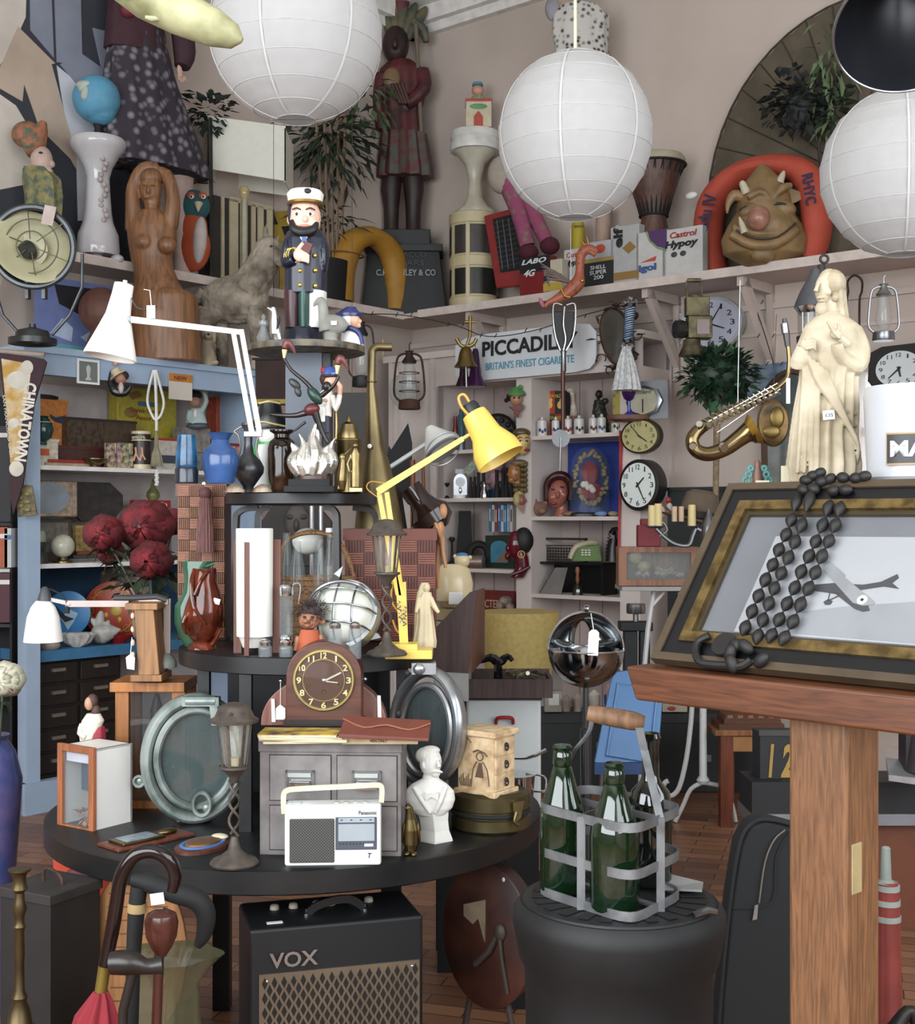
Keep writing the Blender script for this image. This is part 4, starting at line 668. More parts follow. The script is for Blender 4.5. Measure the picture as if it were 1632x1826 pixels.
tin('wide dark red patterned tin supporting the dark wooden box', 170, 118, 232, 798, 822, '5a2420', ZL1, a=.33, c2='2b3026')
for i, (x, w, c, l) in enumerate(((201, 7, '4a2a50', 'small purple and cream patterned matchbox standing left of the medicine tin'), (213, 5, '7a3a86', 'narrow bright violet patterned box next to the purple one'), (226, 9, '3a4a50', 'slate blue patterned box nearest the medicine tin'))):
    tin(l, x, x-w, x+w, 790, 826, c, ZL1, a=.43, c2='c2b080', d=10, name='small_box', cat='box', g='little patterned boxes', lid=False)
for i, (x0, x1, y, c, l) in enumerate(((92, 150, 826, 'a89472', 'thin tan book lying at the bottom beside the white tea tin'), (96, 146, 820, '9c2c24', 'thin red book lying on the tan one'))):
    tin(l, 120, x0, x1, y-6, y, c, ZL1+(826-y)/F*6, a=.43, d=18, name='book', cat='book', lid=False, g='thin books lying on the upper shelf')
LS('brass_dish', 'small shiny brass dish near the shelf edge', 'dish', 170, 827, BRASS, [lathe(170, [(827, 8), (823, 9), (818, 18), (813, 22), (812, 22), (814, 18), (820, 8)])], a=.45, z=ZL1)
tin('yellow biscuit tin reading Semi-Sweet Assorted with brown biscuits on it', 262, 222, 304, 695, 776, 'b3a32c', ZL1, a=.2, c2='9c8f28', parts=[('lettering', m('8a4a1e', .5), [txt('Semi-Sweet', 238, 286, 728, 737, -1.2), txt('Assorted', 246, 280, 741, 750, -1.2)]), ('blue_panel', m('41688a', .5), [box(250, 275, 717, 725, -1, 0)]), ('biscuit_prints', m('8a6a30', .6), [ell(240, 738, 9, 9, 1.2), tf(box(238, 254, 700, 712, -1, 0), 246, 706, 0, rz=30)])])
LT('medicine_tin', 'cream and black cylindrical tin with dancing figures and white lettering near the hanging beads', 'tin', 252, 828, .42, z=ZL1)
P('body', m('2a201c', .4), [lathe(252, [(829, 17), (762, 17), (761, 15)])]); P('cream_band', m('cdbf98', .4), [lathe(252, [(830, 17.4), (820, 17.4)]), lathe(252, [(778, 17.4), (776, 17.4)]), lathe(252, [(766, 17.4), (761, 17.4)])])
P('lettering', m('cdbf98', .4), [txt('unlecire.', 240, 264, 768, 775, -17.6)]); P('dancing_figures', m('d89a7a', .5), [tube([(x, 790, -17), (x+1, 800, -17), (x-4, 814, -16)], 2, 5) for x in (246, 257)]+[tube([(x, 800, -17), (x+6, 812, -16)], 1.5, 5) for x in (246, 257)])
tin('red-edged white tin with a small picture right of the medicine tin', 300, 284, 316, 784, 830, 'c2bcb0', ZL1, a=.42, parts=[('red_edge', m('a52a24', .5), [box(283, 317, 782, 786, -2, 27)]), ('dark_label', m('3b4452', .5), [box(290, 312, 812, 826, -1, 0)])])
tin('orange-red tin lettered PUNCHS standing behind the pewter vase', 424, 393, 456, 712, 790, 'b5492a', ZL1, a=.2, c2='9a3a22', parts=[('lettering', m('22201e', .5), [txt('PUNCHS', 400, 432, 757, 764, -1.2), ]), ('seal', m('cf9a70', .5), [ell(414, 735, 13, 18, 1)]), ('seal_centre', m('a8401c', .5), [ell(414, 734, 7, 9, 2)])])
tin('small bright red tin below the PUNCHS tin', 424, 408, 436, 792, 834, '8e1f1e', ZL1, a=.36, c2='c2b29a')
LS('rough_stone_block', 'small grey stone block carrying the elf figurine', 'block', 353, 830, m('8b8580', .8, n=.3, sc_=30), [box(331, 371, 752, 795, 0, 26), lathe(350, [(832, 13), (796, 17)], d=12)], a=.34, z=ZL1, rz='L')
LT('reading_elf_figurine', 'figurine of a boy in a pale blue jacket, arm raised, on the stone block', 'figurine', 350, 752, .36, z=ZL1+(831-752)/F*YL(350, .36))
P('jacket', m('9fb3ae', .5, n=.1), [loft([(745, 350, 20, 0, 10), (735, 350, 17, 0, 9), (718, 350, 11, 0, 8)]), tube([(360, 722, 0, 5), (368, 705, 0, 5), (363, 688, 0, 4)], 4, 8, sm=2), tube([(340, 722, -4, 5), (337, 738, -6, 4), (348, 745, -8, 3)], 4, 8, sm=2)], rem=1.2)
P('head', m('b98a74', .5), [ell(348, 706, 10, 11, 10, d=-2)]); P('hair', m('1b1616', .8, n=.2), [ell(347, 695, 13, 9, 11), foliage(347, 694, 12, 8, 10, 40, 7, 1.5, seed=4)]); P('legs', m('4b525c', .5), [ell(352, 750, 20, 6, 10, d=-3)]); P('blouse', WHITE, [ell(350, 728, 4, 8, 3, d=-9)])
# pinned and hanging on the blue beam
for nm, lab, cat, x0, x1, y0, y1, c, inner in (('photo_card', 'small white-bordered black and white photo card of a column pinned to the blue beam', 'photo', 142, 172, 641, 685, 'd8dbd6', '6c7470'), ('price_notice', 'orange-headed NEW notice pinned to the blue beam', 'notice', 305, 338, 667, 713, 'c9c2b4', None)):
    LT(nm, lab, cat, (x0+x1)//2, y1, FA+.015, rz='L'); P('paper', m(c, .8, n=.02), [box(x0, x1, y0, y1, -1, 0)])
    if inner: P('picture', m(inner, .7), [box(x0+3, x1-3, y0+4, y1-4, -1.5, -1)]); P('column_print', m('b8bcb4', .7), [lathe(157, [(678, 5), (672, 3), (656, 4), (646, 1)], d=-1, sd=.2)])
    else: P('orange_header', m('c47a2a', .7), [box(x0, x1, y0, y0+14, -1.5, -1)]); P('lettering', m('7a3a14', .7), [txt('NEW', 312, 330, 671, 678, -1.7)])
LT('boater_hat_puppet', 'hanging figure of a man in a black suit and straw boater on the blue beam', 'figure', 217, 706, FA+.05)
P('suit', m('15161a', .3), [tube([(201, 662, 0, 5), (198, 680, 0, 7), (206, 698, -2, 9), (224, 700, 0, 7), (233, 688, 0, 4)], 5, 8, sm=3), ell(214, 692, 12, 13, 8)], rem=1); P('shirt', m('b5a29c', .5), [ell(218, 692, 5, 10, 4, d=-8)]); P('head', m('a8705a', .5), [ell(216, 675, 10, 11, 9, d=-3)]); P('hair', m('2a1c18', .7), [ell(222, 670, 8, 8, 9)])
P('boater', m('c8b48a', .5), [rev((213, 671, -4), (206, 660, -4), [(0, 16), (.15, 16), (.2, 9), (1, 9)])]); P('hand', m('c58c74', .5), [ell(206, 648, 5, 4, 3)])
LT('bead_necklace', 'white shell bead necklace hanging in loops with a tassel from the blue beam', 'necklace', 277, 870, FA+.05)
P('beads', m('cfcfc6', .5, n=.1), [tube([(274, 660), (266, 690), (263, 718), (272, 742), (278, 748), (287, 740), (292, 718), (286, 690), (278, 660)], 2.4, 6, sm=5), tube([(276, 660), (278, 700), (279, 748), (279, 768)], 2.8, 6, sm=4)]+[ell(279+(i % 2), 840+i*4, 4, 3, 3) for i in range(7)])
P('tassel', m('8c8468', .8, n=.3), [loft([(832, 280, 11, 0, 6), (810, 279, 8, 0, 5), (798, 279, 4, 0, 4), (768, 279, 2, 0, 2)], fold=.1, fk=8)])
# middle shelf
LT('silver_circle_mirror', 'square hammered silver frame around a round misty mirror', 'mirror', 97, 923, .34, rz='L')
P('frame', m('c4b09c', .35, .7, n=.3, sc_=40), [box(56, 128, 857, 922, 0, 6)], bev=3); P('mirror_glass', m('8797a2', .25, .2, n=.15, sc_=12), [rev((88, 888, -2), (88, 888, 0), [(0, 28), (1, 28)], n=36)])
LS('octagonal_black_tray', 'black octagonal lacquer tray standing on edge in the bookcase', 'tray', 170, 930, m('201f22', .35, n=.3, sc_=20, h2='34302e'), [prism([(146, 860), (190, 860), (208, 882), (208, 905), (194, 930), (152, 930), (134, 906), (134, 880)], 0, 6)], a=.25, rz='L', bev=1)
tin('small dark oblong picture frame under the silver circle mirror', 90, 57, 118, 926, 1004, '4a463c', ZL2, a=.26, d=6, name='picture_frame', cat='frame', lid=False, parts=[('picture', m('777267', .6, n=.3, sc_=30), [box(62, 113, 932, 985, -1, 0)])])
LT('carriage_clock', 'little pale-topped clock with a dark base beside the blue post', 'clock', 70, 1005, .40, z=ZL2)
P('base', m('2c2b26', .5), [lathe(70, [(1006, 15), (990, 14), (984, 10), (972, 13), (966, 13)])]); P('dome', m('9ca08c', .4), [lathe(70, [(966, 11), (952, 11), (946, 8), (945, 3)])])
LT('globe_lamp', 'cream glass ball on a brass foot on the middle bookcase shelf', 'lamp', 112, 1004, .38, z=ZL2)
P('globe_shade', m('c3c2ac', .25, n=.2, sc_=20), [ell(112, 974, 21, 21, 21)]); P('foot', BRASS, [lathe(112, [(1004, 18), (1001, 18), (999, 10), (994, 8)])])
tin('gold patterned square tin behind the roses', 160, 142, 178, 938, 982, 'a98b48', ZL2+.04, a=.28, c2='6c5730')
for i, (y, c) in enumerate(((1006, '6a6a66'), (1000, '3b4038'), (994, '7c3c2c'))):
    tin(('grey magazine at the bottom of the pile behind the roses', 'dark green book in the middle of the pile behind the roses', 'reddish book on top of the pile behind the roses')[i], 165, 135+i*5, 200-i*3, y-6, y, c, ZL2+i*.017, a=.33, d=24, name='book', cat='book', lid=False, g='books lying behind the roses')
tin('red-topped silver tin lettered Aerolin behind the roses', 277, 256, 297, 893, 935, '9a958c', ZL2+.13, a=.3, parts=[('red_top', m('9a2420', .5), [box(255, 298, 892, 906, -1.5, 27)]), ('lettering', WHITE, [txt('Aerolin', 262, 292, 895, 903, -2.5)])], lid=False)
LS('green_gourd', 'small green gourd ornament on top of the silver and red tin', 'ornament', 273, 892, m('6b6a34', .4, n=.3), [lathe(273, [(892, 8), (885, 12), (878, 11), (870, 5), (858, 2), (854, 1)])], a=.3)
tin('tall grey book block under the silver and red tin', 277, 252, 300, 936, 1002, '5c5a56', ZL2, a=.28, name='book', cat='book', lid=False)
# lower shelf
LT('blue_bird_plate', 'bright blue round tin plate with a swallow design standing against the dark blue back', 'plate', 122, 1145, .22, z=ZL3)
P('plate', m('2f7fc0', .35, n=.15, sc_=10), [tf(rev((122, 1092, -3), (122, 1092, 2), [(0, 38), (.1, 40), (1, 40)], n=36), 122, 1092, 0, ry=0)]); P('bird_print', m('a7c4d6', .5), [prism([(108, 1100), (125, 1085), (140, 1092), (132, 1108), (122, 1122), (116, 1110)], -4, -3)]); P('swallow_print', m('16222e', .5), [prism([(100, 1078), (118, 1096), (134, 1102), (118, 1108), (110, 1100)], -5, -4)])
LT('red_dragon_tray', 'round orange-red oriental tin tray with gold scrollwork border', 'tray', 202, 1140, .24, z=ZL3)
P('tray', m('b23c22', .35, n=.1), [rev((202, 1088, -3), (202, 1088, 2), [(0, 50), (.1, 52), (1, 52)], n=40)]); P('gold_border', m('bf8a3a', .4), [ring(202, 1088, 40, 1.3, d=-4)]+[ring(202+40*cos(i*pi/7), 1088+40*sin(i*pi/7), 6, .8, d=-4, n=10, sec=5) for i in range(14)]); P('gold_medallion', m('c9a638', .4), [ell(208, 1088, 10, 10, 2, d=-3), ell(190, 1096, 4, 5, 2, d=-3), ell(214, 1104, 4, 5, 2, d=-3)])
LS('brown_oval_tray', 'large brown oval tray with cream lettering blobs behind the red one', 'tray', 212, 1144, m('4a3524', .5, 0, 'vor', sc_=40, h2='8a7650'), [rev((212, 1080, -3), (212, 1080, 2), [(0, 60), (.1, 62), (1, 62)], n=40, sx=1)], a=.17, z=ZL3)
SHM2 = m('a7a5a0', .6, n=.2, sc_=30)
for lab, x, y, w, h_ in (('pale scalloped clam shell beside the white wall lamp', 138, 1158, 28, 26), ('large knobbly conch shell on the blue shelf', 184, 1155, 32, 34), ('small brown shell under the white lamp shade', 86, 1160, 22, 14)):
    LT('seashell', lab, 'shell', x, y, .42, z=ZL3, g='seashells on the blue shelf')
    if w == 28: P('shell_body', SHM2, [loft([(1158, x, 8, 0, 8), (1150, x, 22, 0, 14), (1136, x, 30, 0, 16), (1132, x, 24, 0, 12)], fold=.1, fk=9, n=54)])
    elif w == 32: P('shell_body', SHM2, [rev((160, 1140, 0), (216, 1128, 0), [(0, 4), (.2, 16), (.4, 19), (.7, 13), (1, 1)], n=14), ell(178, 1112, 8, 18, 8, rot=10), ell(168, 1116, 5, 10, 5, rot=-30), ell(190, 1120, 5, 10, 5, rot=30)], rem=1.5, sm=1)
    else: P('shell_body', m('8a7f72', .5, n=.3), [ell(x, 1152, 22, 12, 12)])
LS('red_glass_dish', 'shallow shiny red glass dish under the red tray', 'dish', 212, 1145, m('8a1418', .1), [lathe(212, [(1145, 12), (1140, 14), (1130, 30), (1128, 31), (1130, 26), (1140, 8)])], a=.42, z=ZL3)
# dark chest in the bottom of the bookcase
bch, bch2 = bL(62), bL(235); zc0, zc1 = .14, ZL3-.06
ch = ME('dark_plan_chest', 'very dark wooden chest of small drawers with cup handles under the blue shelf', 'chest of drawers', RW(.3, (bch+bch2)/2, .14))
MW('body', m('1d1815', .5, n=.2), [(.11, FA-.09, bch2, bch-.05, zc0, zc1)], parent=ch)
for i in range(5):
    for j in range(2):
        ba = bch-.06-j*(bch-bch2-.06)/2; w_ = (bch-bch2-.06)/2-.02; za = zc0+.01+i*(zc1-zc0)/5
        dr = MW('drawer', m('231b17', .45, 0, 'grain', n=.2), [(FA-.09, FA-.075, ba-w_, ba, za, za+(zc1-zc0)/5-.015)], parent=ch, bev=.003)
        MW('cup_handle', m('8a8578', .4, .6), [(FA-.075, FA-.06, ba-w_/2-.035, ba-w_/2+.035, za+.05, za+.065)], parent=ch)
T('swing_arm_lamp', 'swing-arm lamp with white shade, grey neck and pinkish arm over the oak clock', 'lamp', 295, 1190, 3.2)
P('shade', m('efede6', .4, n=.02), [lathe(77, [(1144, 34), (1135, 33), (1100, 28), (1082, 21), (1072, 13), (1070, 8)], n=36)]); P('neck', m('3c3f44', .5), [lathe(80, [(1071, 13), (1062, 11), (1050, 7), (1046, 3)])])
P('upper_arm', m('b9a8a0', .5), [box(118, 248, 1071, 1082, -3, 3), ell(123, 1077, 6, 6, 5), hexa([(92, 1066, -3), (122, 1072, -3), (124, 1080, -3), (90, 1072, -3)], [(92, 1066, 3), (122, 1072, 3), (124, 1080, 3), (90, 1072, 3)]), box(230, 300, 1068, 1078, -3, 3)]); P('lower_arm', m('b9a8a0', .5), [box(291, 303, 1068, 1168, 4, 10)]); P('sleeve', m('2d2c2e', .5), [tube([(204, 1066), (240, 1066), (280, 1064), (298, 1070)], 6, 8)]); P('cable', MATT, [tube([(88, 1050), (112, 1062), (122, 1082), (120, 1092)], 1.5, 6, sm=3), tube([(121, 1080), (120, 1094)], 4, 8)])
P('base', m('8a9088', .4), [lathe(297, [(1190, 18), (1180, 18), (1172, 13), (1165, 5)])])
OAK = m('9c6c3e', .5, 0, 'woodz', n=.15)
T('oak_mantel_clock', 'light oak clock seen side-on with a paper tag, standing on the orange glass case', 'clock', 262, 1213, 3.14)
P('body', OAK, [hexa([(242, 1086, -10), (276, 1082, -10), (287, 1202, -10), (249, 1204, -10)], [(242, 1086, 60), (276, 1082, 60), (287, 1202, 60), (249, 1204, 60)])], bev=1.5); P('top_board', OAK, [box(226, 284, 1075, 1087, -14, 62)], bev=1.5); P('base', OAK, [box(236, 292, 1202, 1214, -16, 66)], bev=1.5)
P('dial_glass', m('6e5a4c', .2), [rev((243, 1118, 20), (236, 1118, 20), [(0, 26), (1, 22)])]); P('decoration', m('d9c0a8', .5), [ell(237, y, 4, 6, 4, d=0) for y in (1098, 1122, 1146, 1168)]); P('price_tag', TAG, [prism([(230, 1170), (238, 1164), (246, 1170), (245, 1192), (232, 1190)], -22, -21), tube([(238, 1165, -21), (240, 1135, -18)], .7, 4)])
T('orange_wood_display_case', 'tall orange-brown wooden display case with glass sides on the lowest tier', 'display case', 270, 1400, 3.2, z=Z1)
OR = m('b06a2c', .45, 0, 'woodz', n=.12); yb = cur['py'] = PY(Z1, 3.2)
P('top', OR, [box(204, 336, 1213, 1230, -34, 80)], bev=1.5)
for x, d in ((212, -26), (312, -26), (212, 60), (312, 60)): P('post', OR, [box(x, x+24, 1230, yb, d, d+14)], bev=1)
P('base', OR, [box(206, 334, yb-12, yb, -30, 76)]); P('glass_pane', glassm('3e4448', .05, .35), [box(236, 312, 1230, yb-12, -20, -18), box(222, 226, 1230, yb-12, -12, 60)]); P('inner_figure', m('565452', .4, .5), [lathe(275, [(yb-12, 12), (1320, 8), (1270, 12), (1240, 4)], d=20)])
# roses
ROSE = m('7c1620', .75, n=.25, sc_=30, h2='54101a'); LEAF = m('33452e', .6, n=.3, sc_=20)
def rose(x, y, r, lab, seed, mt=ROSE, Y=3.6, name='fabric_rose', cat='flower', g='dark red fabric roses', stem=True):
    R = random.Random(seed); T(name, lab, cat, x, y+r, Y, g=g); sh = []
    for k, (n, rr, op) in enumerate(((3, .3, .2), (5, .52, .45), (6, .78, .8), (7, 1.0, 1.15))):
        for i in range(n):
            a = 2*pi*i/n+k*.6+R.uniform(-.2, .2); pr = r*rr; rows = []
            for u in (-1, -.5, 0, .5, 1):
                row = []
                for w in (0, .35, .7, 1):
                    ang = a+u*(pi/n)*(1.5 if k else 1.1); rad_ = pr*(.25+.75*w)*(1+.12*w*(1-abs(u))); rad_ *= 1+.1*(w == 1); dep = -r*(.98-op*.75*w**1.5-.1*k)-(.16*r*u*(1 if i % 2 else -1))+(.12*r if w == 1 else 0)
                    row.append((x+rad_*cos(ang), dep+R.uniform(-.05, .05)*r, y+rad_*sin(ang)*.92))
                rows.append(row)
            V = [q for row in rows for q in row]; Fc = [(i2*4+j, i2*4+j+1, i2*4+j+5, i2*4+j+4) for i2 in range(4) for j in range(3)]; sh.append((V, Fc))
    P('petals', mt, sh, solid=.6)
    if stem: P('leaves', LEAF, [leaf((x, y+r*.7, 0), (q, .7, -.1), r*1.1, r*.28) for q in (-1, -.3, .6, 1.2)]); P('stem', LEAF, [tube([(x, y, 2), (x+(268-x)*.4, y+60, 8), (270, 1120, 10)], 2, 6, sm=3)])
rose(258, 938, 44, 'big dark red fabric rose at the top of the bunch', 1); rose(182, 952, 32, 'dark red fabric rose at the left of the bunch', 2, Y=3.55); rose(268, 1000, 33, 'dark red fabric rose lowest in the bunch, facing forward', 3, Y=3.5); rose(312, 930, 22, 'dark red fabric rose partly hidden behind the laundry box', 4, Y=3.75); rose(195, 985, 22, 'small drooping dark red rose under the left bloom', 5, Y=3.62)
T('rose_foliage_vase', 'dark vase with the green leafy stems of the rose bunch', 'vase', 275, 1210, 3.6)
P('vase', m('2c3830', .3), [lathe(275, [(1210, 22), (1180, 28), (1120, 20), (1090, 16), (1088, 18)])]); P('leaves', LEAF, [foliage(265, 1030, 60, 60, 40, 70, 30, 10, hollow=.4, seed=8), foliage(285, 1010, 30, 40, 20, 30, 26, 10, hollow=.3, seed=18)]); P('leaves', m('5f6e56', .7), [leaf((222, 1000, -8), (-1, .1, -.1), 46, 14), leaf((225, 1008, -8), (-.7, .6, -.1), 34, 11)], label='greyish pale green leaves')
rose(8, 1212, 30, 'large white fabric peony at the left edge of the picture', 11, mt=m('d6d3b8', .8, n=.1), Y=3.4, name='fabric_peony', g=None, cat='flower', stem=False); P('leaves', LEAF, [leaf((8, 1245, 0), (.3, 1, 0), 40, 12), leaf((2, 1250, 0), (-.2, 1, 0), 36, 12)]); P('stem', LEAF, [tube([(4, 1230, 3), (-4, 1330, 6)], 2.5)])
S('blue_floor_vase', 'tall blue glazed vase at the left edge below the peony', 'vase', -18, 1560, 3.45, m('34457e', .2, n=.3, sc_=8, h2='6a5a8a'), [lathe(-18, [(PY(0, 3.45), 30), (1620, 40), (1450, 52), (1390, 56), (1340, 44), (1318, 30), (1310, 34)])], z=None)
T('saint_figurine', 'small plaster saint in a red and white robe standing behind the shadow box', 'figurine', 166, 1420, 3.12, z=Z1)
cur['py'] = PY(Z1, 3.12); yb = cur['py']
P('robe', m('a32a3a', .5, n=.1), [loft([(yb, 166, 24, 0, 18), (1360, 166, 23, 0, 17), (1310, 167, 21, 0, 15), (1295, 168, 18, 0, 13)], fold=.03)])
P('shawl', m('d6cdbb', .5), [loft([(1325, 158, 13, -6, 12), (1305, 160, 18, -4, 14), (1285, 166, 20, 0, 14), (1272, 167, 12, 0, 9)]), tube([(150, 1290, -8, 6), (147, 1305, -14, 6), (158, 1312, -16, 6)], 5, 8, sm=2)], rem=1, sm=2)
P('head', m('b88a70', .5), [ell(160, 1254, 8, 12, 9, d=-4)]); P('hair', m('4e352c', .7, n=.2), [ell(165, 1250, 10, 13, 10), ell(171, 1268, 8, 12, 8)])
# ================================================================ shelving on the right wall
def RT(name, lab, cat, px, py, z=None, b=.2, **k): return T(name, lab, cat, px, py, YR(px, b), z=z, **k)
def RS(name, lab, cat, px, py, mt, sh, z=None, b=.2, **k): return S(name, lab, cat, px, py, YR(px, b), mt, sh, z=z, **k)
L1, L2, L3, L4 = ZLs; R1, R2, R3, R4 = ZRs
# --- left bay
RS('red_glass_lamp', 'little red oil lamp with a bulbous base on the top left cupboard shelf', 'lamp', 812, 797, m('6e1c1a', .2), [lathe(812, [(797, 7), (790, 7), (780, 5), (768, 6), (755, 4), (735, 3)])], L1, .26)
RS('teal_glass_bottle', 'small teal cylindrical bottle beside the red oil lamp', 'bottle', 823, 797, m('3c5a60', .15), [lathe(823, [(797, 7), (735, 7), (730, 4), (722, 4)])], L1, .24)
RS('black_studded_wheel', 'dark round studded wheel-like ornament at the back of the top left cupboard shelf', 'ornament', 888, 794, m('22211f', .6, n=.3), [rev((888, 762, 6), (888, 762, -4), [(0, 30), (.5, 34), (1, 28), (.9, 12)], n=20)]+[ell(888+22*cos(a), 762+22*sin(a), 5, 5, 4, d=-5) for a in [i*pi/5 for i in range(10)]], L1, .18)
RS('black_dog_toy', 'small black toy dog head behind the green hat mask', 'toy', 912, 718, m('17171a', .7), [ell(912, 708, 9, 8, 8), ell(903, 714, 4, 4, 4)], None, .3)
RS('curled_paper_note', 'pale green patterned banknote rolled and leaning under the yellow lamp shade', 'note', 835, 840, m('8f9a88', .7, n=.3, sc_=60), [hexa([(826, 838, 0), (848, 816, 0), (856, 826, 0), (836, 848, 0)], [(826, 838, 2), (848, 816, 2), (856, 826, 2), (836, 848, 2)])], None, .3)
RT('pink_plush_bear', 'pink plush bear in a blue skirt sitting among the binoculars', 'plush toy', 884, 880, L2, .14)
P('body', m('b58b94', .9, n=.1), [ell(884, 848, 15, 18, 12), ell(882, 820, 17, 16, 14, d=-3), ell(870, 806, 6, 6, 4), ell(894, 806, 6, 6, 4), ell(870, 850, 8, 6, 6, d=-8), ell(896, 848, 8, 6, 6, d=-8)], rem=1.4, sm=2); P('eye', INK, [ell(888, 815, 2.5, 3, 2, d=-16)]); P('eye', m('8c2030'), [ell(876, 818, 2, 2, 2, d=-16)]); P('skirt', m('26407e', .8), [loft([(884, 884, 16, 0, 13), (864, 884, 13, 0, 10)])])
T('silver_dome_clock', 'silver arched anniversary clock under a shiny dome on the second left cupboard shelf', 'clock', 821, 886, YR(821, .28), z=L2)
P('case', m('a9adb2', .2, .8, n=.1), [prism([(809, 880), (809, 856)]+[(821-12*cos(a), 856-14*sin(a)) for a in [pi*i/8 for i in range(1, 8)]]+[(833, 856), (833, 880)], -8, 8)]); P('dial', m('cfd3d6', .3), [rev((821, 857, -9), (821, 857, -8), [(0, 8.5), (1, 8.5)])]); P('base', WHITE, [lathe(820, [(887, 12), (880, 12)])]); P('pendulum', CHROME, [ell(821, 872, 3, 6, 2, d=-9)]); P('top', m('6c7074', .3, .6), [box(812, 832, 834, 842, -6, 6)])
for i, (x, w, y0, l) in enumerate(((843, 7, 848, 'leftmost small black binoculars beside the silver dome clock'), (858, 9, 840, 'taller black binoculars in the middle of the second left shelf'), (892, 11, 836, 'big black binoculars under the pink bear'), (908, 9, 832, 'black binoculars nearest the braided mask'))):
    RT('binoculars', l, 'binoculars', x, 886, L2, .28, g='binoculars on the cupboard shelf')
    for q in (-1, 1): P('barrel', MATT, [lathe(x+q*w*.52, [(887, w*.5), (868, w*.48), (860, w*.3), (y0+4, w*.3), (y0, w*.36)])])
    P('bridge', MATT, [box(x-w*.4, x+w*.4, 856, 862, -2, 2)])
RS('silver_figurine', 'small silver faceted bottle in front of the binoculars', 'bottle', 864, 886, CHROME, [lathe(864, [(887, 7), (878, 8), (870, 4), (862, 3), (858, 4)], n=10)], L2, .32)
RS('dark_goblet', 'small dark metal goblet left of the dome clock', 'goblet', 794, 886, IRON, [lathe(794, [(887, 9), (884, 8), (878, 2), (868, 2), (862, 7), (858, 8)])], L2, .26)
bc_ = ['3f6f8a', 'c9d2d6', '9a3a30', '2f6ba8', 'c6cdd0', '3d86c0', '8fb0c8', 'd5d2c6']
for i in range(8):
    x = 874+i*5.4; y0 = 905+(i % 3)
    o = RT('paperback_book', ('teal spined paperback, first of the upright row on the left cupboard shelf', 'white spined paperback, second of the upright row', 'brick red spined paperback, third of the upright row', 'deep blue spined paperback, fourth of the upright row', 'pale grey paperback, fifth of the upright row', 'bright blue paperback, sixth of the upright row', 'light blue paperback, seventh of the upright row', 'cream paperback at the right end of the upright row')[i], 'book', x, 954, L3+.22, .2, rz='R', g='upright paperbacks in the left cupboard bay')
    P('cover', m(bc_[i], .5, n=.1), [box(x-2.2, x+2.2, y0, 954, 0, 32)]); P('title', m('20242c' if i in (1, 4, 7) else 'd8dadc', .5), [box(x-.8, x+.8, y0+8, y0+30, -.4, 0)])
RT('green_ladies_box', 'dark green picture box with an arched blue lake scene supporting the paperbacks', 'box', 890, 1012, L3, .2, rz='R')
cur['py'] = PY(L3, cur['Y']); yb = cur['py']
P('body', m('24352c', .5, n=.2), [box(866, 916, 955, yb, 0, 40)]); P('picture', m('3f88a4', .5, n=.1), [prism([(876, yb-10), (876, 976)]+[(891-15*cos(a), 976-12*sin(a)) for a in [pi*i/8 for i in range(1, 8)]]+[(906, 976), (906, yb-10)], -1, 0)]); P('hill_print', m('8a6a50', .6), [prism([(884, 1002), (900, 984), (906, 984), (906, 1002)], -1.6, -1)])
RS('black_camera_bellows', 'tall black rectangular bellows lamp on the lower left cupboard shelf', 'lamp', 829, 1012, MATT, [hexa([(812, 1012, -12), (844, 1012, -12), (840, 930, -12), (818, 930, -12)], [(812, 1012, 12), (844, 1012, 12), (840, 930, 12), (818, 930, 12)]), box(818, 840, 912, 932, -8, 8)], L3, .18)
RS('black_ring_ornament', 'black ring-shaped object with a round white label beside the green box', 'ornament', 852, 1012, MATT, [ring(854, 986, 16, 7, n=24)], L3, .22)
RS('striped_round_tin', 'round tin with red and cream stripes lying on its side', 'tin', 850, 1012, m('8f8f80', .3, .5, 'wave', sc_=60, h2='7a2a22'), [rev((836, 1000, -4), (862, 1000, -12), [(0, 12), (1, 12)])], L3, .3)
RS('black_candle_holder', 'thin black metal candle holder on the lower left cupboard shelf', 'candlestick', 806, 1012, IRON, [lathe(806, [(1012, 10), (1006, 9), (1000, 3), (968, 2), (962, 6), (958, 4)])], L3, .26)
tn_ = RT('red_board_lettered_sign', 'dark red board with cream letters CTER standing low in the left cupboard bay', 'sign', 880, 1146, L4, .1, rz='R')
P('board', m('7c2320', .6), [box(862, 916, 1055, 1146, 0, 4)]); P('lettering', m('c9b48a', .6), [txt('CTER', 866, 892, 1072, 1086, -1)])
RS('animal_skull', 'small brownish animal skull beside the red board', 'skull', 902, 1090, m('9b8878', .7, n=.4, sc_=30), [ell(902, 1072, 13, 10, 10), ell(910, 1082, 8, 8, 7, d=-6), ell(892, 1080, 6, 10, 5)], None, .26, rem=1.2)
